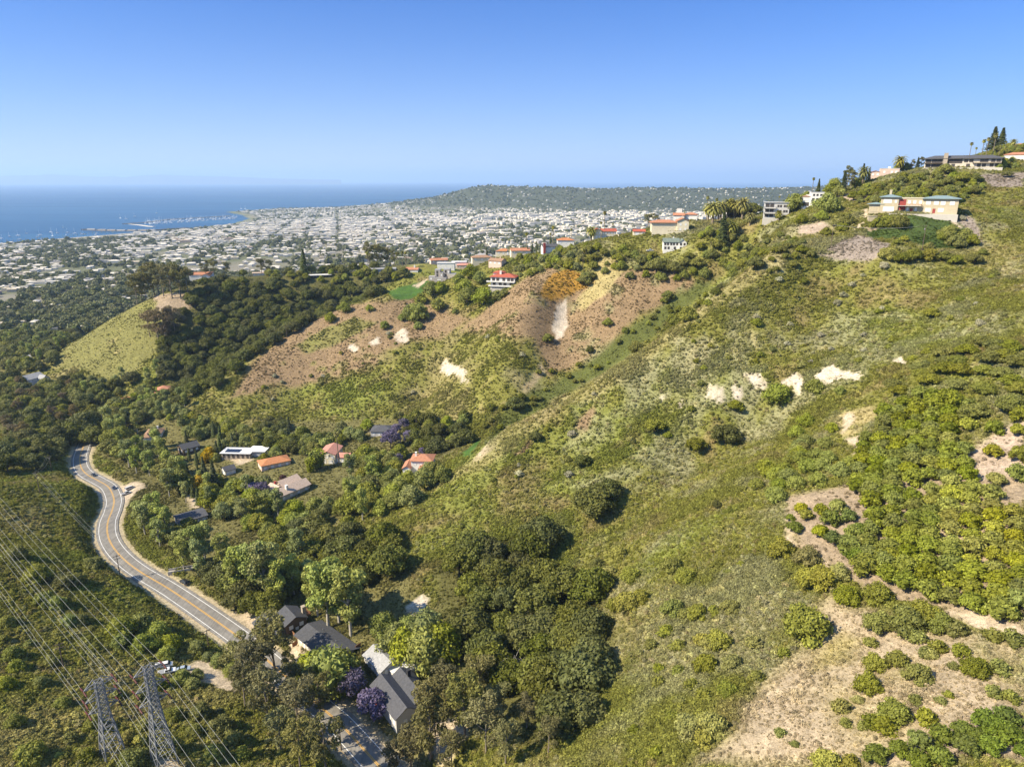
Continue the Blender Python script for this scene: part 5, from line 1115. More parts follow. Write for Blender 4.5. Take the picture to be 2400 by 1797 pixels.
fence([(600, 1048), (630, 1050), (660, 1060)], 'pale stone wall along the foot of the brown hill', 'stone', 1.4, cat='garden wall')
p = P(2343, 392); b = Box(); b.poly([(0, 0, 5.2)] + [(2.1 * math.cos(k * PI / 5), 2.1 * math.sin(k * PI / 5), -.3) for k in range(10)], [(0, 1 + k, 1 + (k + 1) % 10) for k in range(10)]); tag(b.obj('tent', 'frame_white', None, p), 'white pointed tent on the lawn beside the brown glass fronted mansion', 'tent')
b = Box(); q = P(925, 1700); b.poly([(0, 0, 2.6)] + [(1.7 * math.cos(k * PI / 4), 1.7 * math.sin(k * PI / 4), 2.05) for k in range(8)], [(0, 1 + k, 1 + (k + 1) % 8) for k in range(8)]); 
o = empty('parasol', P(885, 1660), 0, 'red garden parasol in front of the dark grey house', 'parasol'); b.obj('canopy', plainmat('red_canvas', (.55, .07, .03), .8, .05), o); g = Geo(); g.tube([(0, 0, 0), (0, 0, 2.5)], [.04, .03], 6); obj('pole', g.mesh('parasol_pole'), M['rail'], o)
b = Box(); b.box(-5, 5, -1.3, 1.3, -2, .35).box(-5, 5, -1.35, -1.2, .35, 1.4).box(-5, 5, 1.2, 1.35, .35, 1.4); o = tag(b.obj('footbridge', 'concrete', None, P(424, 1338)), 'small concrete footbridge from the road shoulder into the trees', 'footbridge'); o.rotation_euler.z = .35
# ---------------------------------------------------------------- the town on the plain
_az = np.linspace(-.95, .95, 381); _tt = np.arange(100, 900, 4.0)
_el = np.max((hgt((_az[:, None] * _tt).ravel(), np.tile(_tt, (len(_az), 1)).ravel()).reshape(len(_az), -1) + 4 - CAMZ) / _tt, axis=1)
def seen(x, y, z, up=6):
    return (z + up - CAMZ) / y > np.interp(x / y, _az, _el) - .004
tr = np.random.default_rng(3)
WALLS = ['white', 'cream', 'sand', 'pinkw', 'palegray', 'white']; ROOFS = ['r_membrane', 't_terracotta', 'r_ash', 't_browntile', 'r_pale', 'r_slate', 'r_beige', 't_pinktile']

for k, c in dict(white=(.62, .56, .46), cream=(.50, .43, .31), sand=(.40, .34, .25), pinkw=(.45, .34, .25), palegray=(.38, .35, .31)).items(): M['town_' + k] = plainmat('town_' + k + '_wall', c, .85, .12, .1)
for k, c in dict(r_membrane=(.54, .49, .41), r_pale=(.42, .38, .32), r_ash=(.25, .235, .21)).items(): M['town_' + k] = plainmat('town_' + k[2:] + '_roofing', c, .85, .2, .1)
WALLS = ['town_' + k for k in WALLS]; ROOFS = [('town_' + k if k in ('r_membrane', 'r_ash', 'r_pale') else k) for k in ROOFS]
TMATS = WALLS[:5] + ROOFS
def block_geo(w, d, h, roof, rise, rot, wall_i, roof_i, b, base=(0, 0, 0)):
    c, s = math.cos(rot), math.sin(rot)
    def q(x, y, z): return (base[0] + c * x - s * y, base[1] + s * x + c * y, base[2] + z)
    x, y = w / 2, d / 2
    b.poly([q(-x, -y, -3), q(x, -y, -3), q(x, y, -3), q(-x, y, -3), q(-x, -y, h), q(x, -y, h), q(x, y, h), q(-x, y, h)], [(0, 1, 5, 4), (1, 2, 6, 5), (2, 3, 7, 6), (3, 0, 4, 7)], wall_i)
    if roof == 0:
        b.poly([q(-x, -y, h), q(x, -y, h), q(x, y, h), q(-x, y, h)], [(0, 1, 2, 3)], roof_i)
        if w > 22: b.poly([q(-x * .3, -y * .3, h + .01), q(x * .2, -y * .3, h + .01), q(x * .2, y * .4, h + .01), q(-x * .3, y * .4, h + .01), q(-x * .3, -y * .3, h + 2.4), q(x * .2, -y * .3, h + 2.4), q(x * .2, y * .4, h + 2.4), q(-x * .3, y * .4, h + 2.4)], [(0, 1, 5, 4), (1, 2, 6, 5), (2, 3, 7, 6), (3, 0, 4, 7), (4, 5, 6, 7)], wall_i)
    else:
        o = .5; X, Y = x + o, y + o; e = Y if w > d else X; k = (e if roof == 1 else 0)
        if w > d: a, bb = (-X + k, 0), (X - k, 0)
        else: a, bb = (0, -Y + k), (0, Y - k)
        V = [q(-X, -Y, h), q(X, -Y, h), q(X, Y, h), q(-X, Y, h), q(a[0], a[1], h + rise), q(bb[0], bb[1], h + rise)]
        F_ = [(0, 1, 5, 4), (1, 2, 5), (2, 3, 4, 5), (3, 0, 4)] if w > d else [(0, 1, 4), (1, 2, 5, 4), (2, 3, 5), (3, 0, 4, 5)]
        b.poly(V, F_, roof_i)
def town_sites():
    S = []; g = math.radians(14); c, s = math.cos(g), math.sin(g)
    U = np.arange(-4200, 4200, 21.0)
    u, v = np.meshgrid(U, np.arange(-200, 6200, 26.0)); u = u.ravel(); v = v.ravel()
    street = ((u % 132) < 15) | ((v % 190) < 17)
    u = u + tr.uniform(-4, 4, len(u)); v = v + tr.uniform(-5, 5, len(v))
    x = c * u - s * v; y = s * u + c * v
    k = ~street & (y > 880) & (np.abs(x / np.maximum(y, 1)) < .80); x, y = x[k], y[k]
    d = coast_d(x, y); z = hgt(x, y)
    hilly = (y > 3900) & (z > 55)
    core = sstep(2300, 2900, y) * sstep(-1900, -1200, x) * sstep(4500, 4100, y)
    pr = np.where(hilly, .085, .44 + .22 * core) * (1 - .8 * sstep(.0, .35, fbm(x, y, 260, 3, 61)))
    pr = np.where(y < 1700, pr * .8, pr)
    k = (d > 75) & (tr.random(len(x)) < pr) & seen(x, y, z, 6); x, y, z, core, hilly = x[k], y[k], z[k], core[k], hilly[k]
    for i in range(len(x)):
        big = tr.random() < .25 + .45 * core[i] if not hilly[i] else False
        w, dd, h = (tr.uniform(16, 34 + 14 * core[i]), tr.uniform(12, 20 + 5 * core[i]), tr.uniform(4.5, 8 + 6 * core[i])) if big else (tr.uniform(9, 17), tr.uniform(8, 12), tr.uniform(3.2, 5.5))
        roof = (0 if tr.random() < .68 else 1) if big else tr.choice([1, 2, 0], p=[.5, .3, .2])
        ri = int(tr.choice([0, 2, 4, 6], p=[.5, .2, .25, .05])) if roof == 0 else int(tr.choice([1, 2, 3, 5, 6, 7], p=[.34, .16, .18, .12, .1, .1]))
        S.append([x[i], y[i], z[i], w, dd, h, int(roof), tr.uniform(1.2, 2.6), g + (PI / 2 if tr.random() < .4 else 0) + tr.normal() * .05, int(tr.choice(5, p=[.4, .22, .14, .1, .14])), ri])
    for px, py, w, dd, h, ri in ((330, 585, 150, 16, 5, 0), (345, 580, 150, 16, 5, 4), (360, 575, 150, 16, 5, 0), (420, 560, 60, 30, 7, 0), (540, 555, 70, 30, 9, 0), (580, 560, 60, 30, 8, 4), (760, 570, 70, 40, 9, 0), (800, 575, 60, 30, 8, 0), (860, 555, 60, 30, 10, 0), (1140, 520, 50, 26, 22, 0), (1085, 520, 60, 26, 14, 0), (1250, 512, 60, 24, 20, 0), (1420, 515, 70, 24, 16, 0), (1060, 525, 60, 30, 12, 1), (1330, 525, 50, 30, 13, 1), (100, 665, 60, 12, 5, 0), (60, 680, 50, 14, 5, 2), (150, 655, 60, 12, 5, 4), (470, 560, 45, 25, 7, 0), (1190, 545, 60, 30, 12, 0)):
        r = hit(px, py)
        if r and r[1] > 900: p = r[0]; S.append([p[0], p[1], p[2], w, dd, h, 0 if ri != 1 else 1, 2.5, g, 0, ri])
    return S
TS = town_sites(); px_, py_, f_ = proj(np.array([s[0] for s in TS]), np.array([s[1] for s in TS]), np.array([s[2] for s in TS]))
size = np.array([s[3] * (s[5] + .25 * s[4]) for s in TS]) / f_ ** 2; infr = (px_ > -60) & (px_ < 2460); order = np.argsort(-np.where(infr, size, 0))
NB = 290
for n_ in order[:NB]:
    s = TS[n_]; big = s[6] == 0 or s[3] > 18; b = Box(); block_geo(s[3], s[4], s[5], s[6], s[7], 0, 0, 1, b)
    if s[1] < 1900:
        for k in range(int(s[3] // 4)):
            xx = -s[3] / 2 + 2 + k * 4; b.poly([(xx - .7, -s[4] / 2 - .03, s[5] - 2.2), (xx + .7, -s[4] / 2 - .03, s[5] - 2.2), (xx + .7, -s[4] / 2 - .03, s[5] - .9), (xx - .7, -s[4] / 2 - .03, s[5] - .9)], [(0, 1, 2, 3)], 2)
    o = b.obj('town_building' if big else 'town_house', [WALLS[s[9]], ROOFS[s[10]], 'glass'], None, (s[0], s[1], s[2])); o.rotation_euler.z = s[8]
    wl = ('white', 'cream', 'beige', 'salmon', 'grey')[s[9]]; rl = ('flat pale roof', 'terracotta roof', 'grey roof', 'brown roof', 'pale roof', 'slate roof', 'beige roof', 'pink roof')[s[10]]
    PLANTS.append(dict(o=o, noun=f'{wl} {"building" if big else "house"} with a {rl}', place='in the town', group=f'town {"buildings" if big else "houses"}', x=s[0], y=s[1], H=s[5], cat='building' if big else 'house'))
b = Box()
for n_ in order[NB:]:
    s = TS[n_]
    if not (-160 < px_[n_] < 2560): continue
    block_geo(*s[3:9], s[9], 5 + s[10], b, s[:3])
tag(b.obj('town_buildings', TMATS), 'pale buildings of the town spread over the coastal plain', 'town', kind='stuff')
print('town', len(TS))
# streets seen as pale lines through the town
def street(a, bb, w, label):
    A, B = np.array(a, float), np.array(bb, float); n = 60; d = (B - A) / np.linalg.norm(B - A); nr = np.array((-d[1], d[0])) * w / 2; V = []
    for i in range(n + 1):
        p = A + (B - A) * i / n
        for s in (-1, 0, 1): q = p + nr * s; V.append((q[0], q[1], h1(*q) + .8))
    Q = [(i * 3 + j, (i + 1) * 3 + j, (i + 1) * 3 + j + 1, i * 3 + j + 1) for i in range(n) for j in (0, 1)]
    tag(obj('street', mesh_np('street', V, quads=Q), M['asphalt']), label, 'street', kind='structure')
g_ = math.radians(14)
for uu, lb in ((-1980 + 7, 'street crossing the town toward the wharf'), (-924 + 7, 'street running through the middle of the town'), (132 + 7, 'street leading toward the far mesa'), (1056 + 7, 'street running out behind the ridge houses'), (528 + 7, 'street between the white downtown blocks')):
    street((math.cos(g_) * uu - math.sin(g_) * 1000, math.sin(g_) * uu + math.cos(g_) * 1000), (math.cos(g_) * uu - math.sin(g_) * 4300, math.sin(g_) * uu + math.cos(g_) * 4300), 14, lb)
# ---------------------------------------------------------------- trees of the town: the largest ones by themselves, the rest as one mass
n = 48000; yy = 900 * (6200 / 900) ** tr.random(n); xx = tr.uniform(-.80, .80, n) * yy
_c, _s = math.cos(math.radians(14)), math.sin(math.radians(14)); _u = _c * xx + _s * yy; _v = -_s * xx + _c * yy; _q = tr.random(n)
_u = np.where((_q < .26) & (yy < 4300), np.round((_u - 7) / 132) * 132 + 7 + np.where(_q < .13, -10, 10) + tr.normal(0, 1.5, n), _u); _v = np.where((_q > .26) & (_q < .42) & (yy < 4300), np.round((_v - 8) / 190) * 190 + 8 + tr.normal(0, 6, n), _v); xx = _c * _u - _s * _v; yy = _s * _u + _c * _v
zz = hgt(xx, yy); dd = coast_d(xx, yy)
den = .50 + 1.4 * fbm(xx, yy, 230, 3, 61) + 1.0 * (zz > 62) + .2 * (yy < 1500)
k = (dd > 60) & seen(xx, yy, zz, 9) & (tr.random(n) < den); xx, yy, zz = xx[k], yy[k], zz[k]
hh = tr.uniform(5, 11.5, len(xx)) * np.where(tr.random(len(xx)) < .12, 1.5, 1); tpx, tpy, tf = proj(xx, yy, zz); od = np.argsort(-np.where((tpx > -50) & (tpx < 2450), hh / tf, 0))
for i in od[:280]:
    plant('town', xx[i], yy[i], hh[i], 'rounded street tree', 'in the town', 'street trees of the town', z=zz[i] - .3, wide=1.25)
rest = od[280:]
def town_trees():
    col = bpy.data.collections.new('town_tree_kinds')
    for p in PROTO['town']: o = bpy.data.objects.new('far_tree', p['parts'][0][1]); col.objects.link(o)
    me = mesh_np('town_tree_sites', np.stack([xx[rest], yy[rest], zz[rest] - .3], 1)); sc = (hh[rest] / 8).astype(np.float32)
    a = me.attributes.new('size', 'FLOAT_VECTOR', 'POINT'); a.data.foreach_set('vector', np.stack([sc * 1.3, sc * 1.3, sc], 1).ravel())
    a = me.attributes.new('kind_i', 'INT', 'POINT'); a.data.foreach_set('value', (np.arange(len(rest)) % 3).astype(np.int32))
    a = me.attributes.new('turn', 'FLOAT_VECTOR', 'POINT'); a.data.foreach_set('vector', np.stack([0 * sc, 0 * sc, (np.arange(len(rest)) * 2.4) % 6.28], 1).astype(np.float32).ravel())
    o = obj('town_treetops', me); tag(o, 'dark green treetops spread between the far town buildings', 'trees', kind='stuff')
    ng = bpy.data.node_groups['scrub_growth'].copy(); [n for n in ng.nodes if n.type == 'COLLECTION_INFO'][0].inputs[0].default_value = col
    o.modifiers.new('growth', 'NODES').node_group = ng
town_trees()
# ---------------------------------------------------------------- shore: wharf, breakwater, boats, palms
M['hull'] = plainmat('white_hull', (.8, .8, .78), .4, .05); M['mast'] = plainmat('mast', (.7, .7, .68), .4, .05); M['rock'] = plainmat('breakwater_rock', (.16, .14, .12), .9, .3, .2); M['plank'] = plainmat('wharf_planks', (.07, .058, .05), .9, .2, .1)
def strip(pts, w, zt, name, label, cat, mat):
    Q = np.array([atz(a, b_, 0) for a, b_ in pts]); V = []; F_ = []
    d = np.gradient(Q[:, :2], axis=0); d /= np.linalg.norm(d, axis=1, keepdims=True)
    for p, t in zip(Q, d):
        nr = np.array((-t[1], t[0])) * w / 2
        for s, z in ((-1, -3), (-1, zt), (1, zt), (1, -3)): V.append((p[0] + nr[0] * s, p[1] + nr[1] * s, z))
    for i in range(len(Q) - 1):
        for j in range(3): F_.append((i * 4 + j, i * 4 + j + 1, i * 4 + j + 5, i * 4 + j + 4))
    F_ += [(0, 1, 2, 3), tuple(len(V) - 4 + k for k in (3, 2, 1, 0))]
    return tag(obj(name, mesh_np(name, V, quads=F_), M[mat]), label, cat)
wh = strip([(440, 536), (400, 538), (360, 541), (300, 542), (240, 541), (196, 539)], 26, 5, 'wharf', 'long dark timber wharf with low buildings reaching into the bay', 'wharf', 'plank')
for i, (a, b_) in enumerate(((215, 539.5), (240, 541), (262, 541.5), (285, 542), (310, 542), (335, 541.5), (355, 541))):
    q = atz(a, b_, 5); bx = Box(); block_geo(38, 16, 5.5, 2, 2.0, 0, 0, 1, bx, (q[0], q[1], 5)); bx.V = [(x, y, max(z, 5.02)) for x, y, z in bx.V]; bx.obj('wharf_building', ['stone' if i % 3 else 'town_palegray', ('r_slate', 't_browntile', 'town_r_ash')[i % 3]], wh)
strip([(290, 526), (310, 524.5), (337, 523), (400, 515), (470, 511), (540, 507)], 22, 4, 'breakwater', 'low dark rock breakwater sheltering the marina', 'breakwater', 'rock')
strip([(305, 525.5), (330, 528), (350, 531), (362, 531.5)], 22, 1.6, 'sandspit', 'pale sandspit curving in from the breakwater', 'sandspit', 'sand')
def boat_proto(s, mast):
    L = 9 * s; b = Box(); b.poly([(-L/2, -1.3 * s, 1.2 * s), (L * .2, -1.4 * s, 1.2 * s), (L/2, 0, 1.5 * s), (L * .2, 1.4 * s, 1.2 * s), (-L/2, 1.3 * s, 1.2 * s), (-L/2 + .6, -.8 * s, -.4), (L * .3, 0, -.4), (-L/2 + .6, .8 * s, -.4)], [(0, 1, 2, 3, 4), (0, 5, 6, 1), (1, 6, 2), (2, 6, 3), (3, 6, 7, 4), (4, 7, 5, 0), (5, 7, 6)][:], 0)
    b.box(-L * .3, L * .12, -.8 * s, .8 * s, 1.2 * s, 2.0 * s, 0)
    if mast: b.bar((.3, 0, 1.5 * s), (.3, 0, 12 * s), .14, 1); b.bar((.3, 0, 2.6 * s), (-L * .42, 0, 2.7 * s), .16, 1)
    return b
BP = [boat_proto(1.0, True), boat_proto(1.3, True), boat_proto(1.5, False)]; BM = []
for q in BP: o = q.obj('moored_boat', ['hull', 'mast']); BM.append(o.data); bpy.data.objects.remove(o)
def boat(px, py, k, s, noun, place, group, rz):
    q = atz(px, py, 0); o = bpy.data.objects.new('sailboat' if k < 2 else 'motorboat', BM[k]); C.objects.link(o); o.location = (q[0], q[1], 0); o.rotation_euler.z = rz; o.scale = (s, s, s)
    PLANTS.append(dict(o=o, noun=noun, place=place, group=group, x=q[0], y=q[1], H=6, cat='boat'))
for (a, b_) in ((5, 560), (22, 555), (42, 553), (62, 548), (88, 556), (93, 552), (100, 560), (122, 548), (124, 554), (155, 552), (158, 546), (175, 548), (195, 550), (224, 551), (228, 548), (120, 545), (134, 547), (45, 562), (148, 534), (2, 580 - 20)): boat(a, b_, int(tr.integers(0, 3)), tr.uniform(1.2, 2.0), 'white boat', 'at anchor off the beach', 'boats at anchor off the beach', tr.uniform(0, 6))
for (a, b_) in ((282, 512), (295, 514), (315, 508), (367, 500), (565, 490), (575, 490)): boat(a, b_, 1, 1.8, 'small sailboat', 'under way beyond the breakwater', 'sailboats beyond the breakwater', tr.uniform(0, 6))
for i in range(170):
    f = tr.random(); a = 340 + 215 * f; lo = 526 - 14 * f; boat(a, tr.uniform(lo - 8 + 3 * f, lo + 1.5), int(tr.choice([0, 1, 2])), tr.uniform(1.0, 1.7), 'white berthed boat', 'in the marina', 'boats berthed in the marina', 1.2 + PI * int(tr.integers(0, 2)))
for i in range(46):
    f = (i + tr.uniform(-.4, .4)) / 46; a = 4 + 330 * f; r = hit(a, 574 - 32 * f + tr.uniform(2, 5))
    if r: plant('fan_palm', r[0][0], r[0][1], tr.uniform(15, 24), 'tall fan palm', 'lining the beach', 'fan palms lining the beach')
# ---------------------------------------------------------------- trees and shrubs of the hills and canyon
sr = np.random.default_rng(21)
def T(key, noun, place, group, data, wide=1.0):
    """one by one: foot of the plant and its height, both as the photograph shows them"""
    for e in data.split(','):
        v = [float(q) for q in e.split()]; r = hitn(v[0], v[1])
        p, t = r; H = v[2] * t / FPX * 1.08; plant(key, p[0], p[1], H, noun, place, group, z=p[2] - .25, wide=wide * (v[3] if len(v) > 3 else 1))
def R(key, noun, place, group, data, x0, y0, s, hw=.8, wide=1.0):
    """rounded plants: middle and width of the crown; HW is height over width"""
    for e in data.split(','):
        a, b, d = [float(q) for q in e.split()]; px, py, d = x0 + a * s, y0 + b * s, d * s; r = hitn(px, py)
        W_ = d * r[1] / FPX; H = W_ * hw; p, t = hitn(px, py, H * .45); kk = 'wide_' + key if key in ('shrub', 'toyon', 'sage') and W_ > 4.6 else key; plant(kk, p[0], p[1], H, noun, place, group, z=p[2] - .15, wide=wide * (1.0 if kk.startswith('wide') else 1.16))
def free(x, y, rad=0.0):
    for hx, hy, hr in HOUSES:
        if (x - hx) ** 2 + (y - hy - 5) ** 2 < (hr + 2 + rad) ** 2: return False
    return polyline_d(np.array([x]), np.array([y]), ROAD)[0][0] > 7.5 + rad
GROWN = []
SPUR = np.array([hitn(*map(float, e.split()))[0][:2] for e in '890 699,815 721,700 778,600 838,543 888,474 946,445 992,520 995,700 958,900 965,1000 945,1100 900,1200 700,1000 690'.split(',')])
def grove(poly, sp, kinds, place, group, up=5.0, jit=.38, wide=1.0, keep=1.0, gap=True):
    """kinds: (share, key, noun, low, high)"""
    pl = np.array([hitn(*map(float, e.split()), up)[0][:2] for e in poly.split(',')]); lo, hi = pl.min(0), pl.max(0); n = 0
    pr = np.array([k[0] for k in kinds], float); pr /= pr.sum(); row = 0; y = lo[1]
    while y < hi[1]:
        x = lo[0] + (sp / 2 if row % 2 else 0)
        while x < hi[0]:
            xx_, yy_ = x + sr.uniform(-jit, jit) * sp, y + sr.uniform(-jit, jit) * sp; x += sp
            if not inpoly(np.array([xx_]), np.array([yy_]), pl)[0] or sr.random() > keep: continue
            if 'behind the brown spur' in place and inpoly(np.array([xx_]), np.array([yy_]), SPUR)[0]: continue
            k = kinds[sr.choice(len(kinds), p=pr)]
            if kinds[-1][1] == 'avocado_yellow': k = kinds[1 if fbm(np.array([xx_]), np.array([yy_]), 26, 2, 33)[0] > .52 - 1.1 * kinds[-1][0] + sr.normal() * .08 else 0]
            H = sr.uniform(k[3], k[4])
            if not free(xx_, yy_, H * (.35 if place.startswith(('on the shady', 'above the bend', 'hanging')) else .2)): continue
            if gap and any((xx_ - a) ** 2 + (yy_ - b) ** 2 < (sp * .5) ** 2 for a, b in GROWN[-400:]): continue
            GROWN.append((xx_, yy_)); plant(k[1], xx_, yy_, H, k[2], place, group, z=h1(xx_, yy_) - .3, wide=wide); n += 1
        y += sp * .866; row += 1
    print(group, n)
OAK, OKL = 'dark green oak', 'mid green broad tree'
# the oak wood on the far hillside
grove('440 690,500 648,640 652,720 660,850 655,900 668,880 692,800 706,700 766,600 828,520 882,450 918,400 900,372 850,385 780,405 740', 11.5, [(1, 'oak', OAK, 8, 12)], 'in the wood behind the brown spur', 'oaks of the wooded hillside', 6, wide=1.08)
grove('1040 1330,1070 1272,1180 1242,1262 1252,1300 1310,1385 1350,1408 1420,1450 1470,1458 1540,1425 1600,1395 1690,1330 1700,1250 1650,1150 1570,1105 1490,1075 1410', 10.5, [(1, 'oak', OAK, 8.5, 12.5)], 'packed in the ravine grove', 'oaks of the ravine grove', 7)
grove('800 1255,905 1240,945 1290,885 1335,820 1385,765 1310', 10, [(.8, 'oak', OAK, 9, 13), (.2, 'oak_light', OKL, 8, 11)], 'beside the creek bank', 'trees of the creek bank', 7)
grove('600 1255,680 1215,780 1235,860 1240,800 1260,760 1320,690 1330,620 1310', 10, [(.5, 'oak', OAK, 8, 12), (.5, 'oak_light', OKL, 7, 11)], 'on the canyon floor below the spur', 'trees on the canyon floor', 6)
grove('300 1205,430 1195,520 1290,570 1395,490 1430,410 1330,335 1262', 9, [(.65, 'sycamore', 'pale green sycamore', 14, 21), (.35, 'oak', OAK, 8, 11)], 'between the road and the canyon houses', 'creek trees by the road', 8)
grove('228 1005,262 930,330 955,410 1050,425 1150,345 1112,285 1068,235 1030', 11, [(.6, 'sycamore', 'pale green sycamore', 14, 20), (.4, 'oak_light', OKL, 9, 13)], 'above the bend in the road', 'tall trees above the road bend', 8)
grove('480 1110,570 1125,650 1125,700 1190,800 1140,850 1045,930 1050,1045 1110,965 1165,850 1205,780 1240,700 1262,600 1245,520 1205,465 1160', 8.8, [(.4, 'pepper', 'bright green pepper tree', 7, 11), (.3, 'oak_light', OKL, 8, 11), (.2, 'willow', 'grey green leafy tree', 7, 11), (.1, 'sycamore', 'pale green sycamore', 13, 17)], 'among the canyon houses', 'garden trees of the canyon', 5)
grove('555 1000,640 975,720 1000,760 1040,660 1045,600 1040', 9, [(.7, 'oak', OAK, 6, 9), (.3, 'willow', 'grey green leafy tree', 5, 8)], 'at the foot of the brown spur', 'trees at the foot of the spur', 5)
grove('930 965,1010 975,1095 955,1120 1000,1060 1040,980 1055,960 1020', 9, [(.8, 'oak', OAK, 6, 10), (.2, 'pepper', 'bright green pepper tree', 6, 8)], 'above the jacaranda house', 'trees above the jacaranda house', 5)
grove('0 870,120 880,205 915,225 960,165 1020,120 1075,60 1095,0 1095', 11, [(.45, 'oak', OAK, 8, 12), (.14, 'eucalyptus_brown', 'rusty brown eucalyptus', 12, 17), (.25, 'oak_light', OKL, 8, 12)], 'on the shady bank beyond the road', 'trees on the shady bank', 7)
grove('130 868,250 885,370 855,435 925,445 985,340 960,262 925,190 935', 10, [(.5, 'oak', OAK, 7, 11), (.3, 'willow', 'grey green leafy tree', 6, 9), (.2, 'sycamore', 'pale green sycamore', 12, 16)], 'below the grassy knoll', 'trees below the grassy knoll', 6)
grove('0 770,110 775,190 765,120 855,60 860,0 868', 13, [(.5, 'oak', OAK, 9, 13), (.3, 'oak_light', OKL, 9, 12), (.2, 'sycamore', 'pale green sycamore', 13, 18)], 'at the canyon mouth', 'trees at the canyon mouth', 7)
grove('440 985,500 1000,560 1040,520 1080,450 1075,420 1030', 9, [(.5, 'conifer', 'dark pointed conifer', 9, 14), (.5, 'willow', 'grey green leafy tree', 6, 9)], 'round the dark roofed wooden house', 'trees round the wooden house', 5)
grove('560 632,650 632,760 625,850 620,930 630,980 625,960 650,860 655,740 655,640 655', 12, [(.5, 'oak_light', OKL, 7, 11), (.25, 'pepper', 'bright green pepper tree', 7, 9), (.25, 'oak', OAK, 8, 11)], 'on the wooded crest', 'trees on the wooded crest', 5)
grove('1200 645,1290 602,1400 578,1500 582,1550 602,1640 602,1655 645,1560 655,1450 635,1330 618,1250 642', 8, [(.4, 'pepper', 'bright green pepper tree', 5, 8), (.35, 'oak_light', OKL, 5, 8), (.25, 'willow', 'grey green leafy tree', 4, 7)], 'below the ridge houses', 'trees below the ridge houses', 4)
grove('1200 600,1300 580,1380 565,1380 580,1290 604,1210 640,1195 625', 8, [(.5, 'willow', 'grey green leafy tree', 4, 7), (.5, 'pepper', 'bright green pepper tree', 5, 7)], 'between the ridge roofs', 'trees between the ridge roofs', 4)
grove('1640 545,1700 525,1760 545,1765 605,1690 612,1640 595', 8, [(.5, 'oak_light', OKL, 5, 9), (.5, 'pepper', 'bright green pepper tree', 5, 8)], 'under the date palms', 'trees under the date palms', 4)
grove('1760 560,1850 552,1905 590,1860 635,1790 650,1750 610', 7, [(1, 'oak_light', 'low dense olive tree', 3, 5)], 'in the hollow below the white modern house', 'low trees in the hollow', 3)
grove('2020 440,2130 402,2290 405,2330 428,2240 470,2120 492,2040 470,1960 468', 8, [(.5, 'oak_light', OKL, 4, 7), (.3, 'pepper', 'bright green pepper tree', 4, 6), (.2, 'willow', 'grey green leafy tree', 3, 5)], 'on the slope under the hilltop mansion', 'trees under the hilltop mansion', 3)
grove('2300 385,2330 350,2400 335,2400 380,2360 395', 8, [(.6, 'pepper', 'bright green pepper tree', 4, 6), (.4, 'oak_light', OKL, 4, 7)], 'round the summit villas', 'trees round the summit villas', 3)
grove('430 962,560 988,700 1022,860 985,930 1000,860 1012,760 1045,640 1085,520 1040,440 1012', 7.8, [(.45, 'pepper', 'bright green pepper tree', 6, 9.5), (.3, 'willow', 'grey green leafy tree', 6, 9.5), (.25, 'oak_light', OKL, 5, 8)], 'behind the canyon houses', 'trees behind the canyon houses', 4)
grove('340 905,480 960,470 1042,380 1005,300 965', 9, [(.5, 'willow', 'grey green leafy tree', 6, 9), (.3, 'pepper', 'bright green pepper tree', 5, 8), (.2, 'sycamore', 'pale green sycamore', 11, 15)], 'around the brown tile house', 'trees round the brown tile house', 5)
grove('425 1090,480 1110,520 1205,470 1200,430 1160', 9, [(.5, 'conifer', 'dark pointed conifer', 9, 14), (.5, 'sycamore', 'pale green sycamore', 11, 15)], 'by the canyon drive', 'trees by the canyon drive', 5)
grove('560 1330,640 1330,700 1260,760 1330,760 1420,680 1400,600 1420,540 1400', 9.5, [(.6, 'oak', OAK, 8, 11), (.4, 'sycamore', 'pale green sycamore', 13, 18)], 'along the creek', 'creekside trees', 6)
grove('1110 1030,1300 918,1500 800,1650 710,1745 635,1725 612,1600 680,1450 765,1270 868,1150 950,1085 1000', 6.5, [(.55, 'oak_light', 'low dense olive tree', 2.6, 4.6), (.3, 'pepper', 'bright green pepper tree', 2.5, 4.5), (.15, 'oak', OAK, 4, 6)], 'in the ravine behind the long crest', 'trees of the ravine behind the crest', 2, keep=.34)
T('oak', OAK, 'closing over the far end of the road', 'oaks over the far end of the road', '197 1030 46,184 1032 50,212 1026 46,203 1020 56,172 1040 44,222 1040 40')
# eucalyptus
EU = 'olive green eucalyptus'
T('eucalyptus', EU, 'over the road bend at the picture edge', 'eucalyptus over the road', '645 1575 150,603 1640 150,572 1600 120,690 1640 95,630 1700 150,700 1725 150,752 1690 125,660 1765 120,704 1800 130,765 1810 150,610 1590 100,575 1660 110,680 1590 70,730 1650 90')
T('eucalyptus', EU, 'in front of the dark grey house', 'eucalyptus by the dark grey house', '1020 1725 150,1000 1690 110,1045 1660 120,1010 1790 160,1090 1725 165,1140 1765 150,1185 1795 120,965 1810 120,1060 1810 110,1125 1640 120,1235 1710 90,1285 1765 100,920 1815 90,1170 1690 100')
T('eucalyptus', EU, 'on the grassy knoll', 'eucalyptus on the grassy knoll', '318 690 66,340 692 74,362 690 78,384 695 74,404 700 82,424 702 80,442 705 74,330 685 60,372 685 70')
T('eucalyptus_brown', 'rusty brown eucalyptus', 'against the oak wood', 'rusty eucalyptus against the oaks', '372 805 80,392 815 90,412 795 74,352 790 60')
T('eucalyptus', EU, 'rising from the wooded crest', 'eucalyptus on the wooded crest', '866 618 60,885 620 52,905 618 44,925 622 36,480 622 40,500 625 44,530 628 36,612 630 42,632 632 36,1520 520 36,1535 520 30')
T('eucalyptus', EU, 'on the skyline by the black house', 'eucalyptus on the skyline', '1985 440 46,2140 385 24,2160 384 26,2178 386 24,1993 445 40')
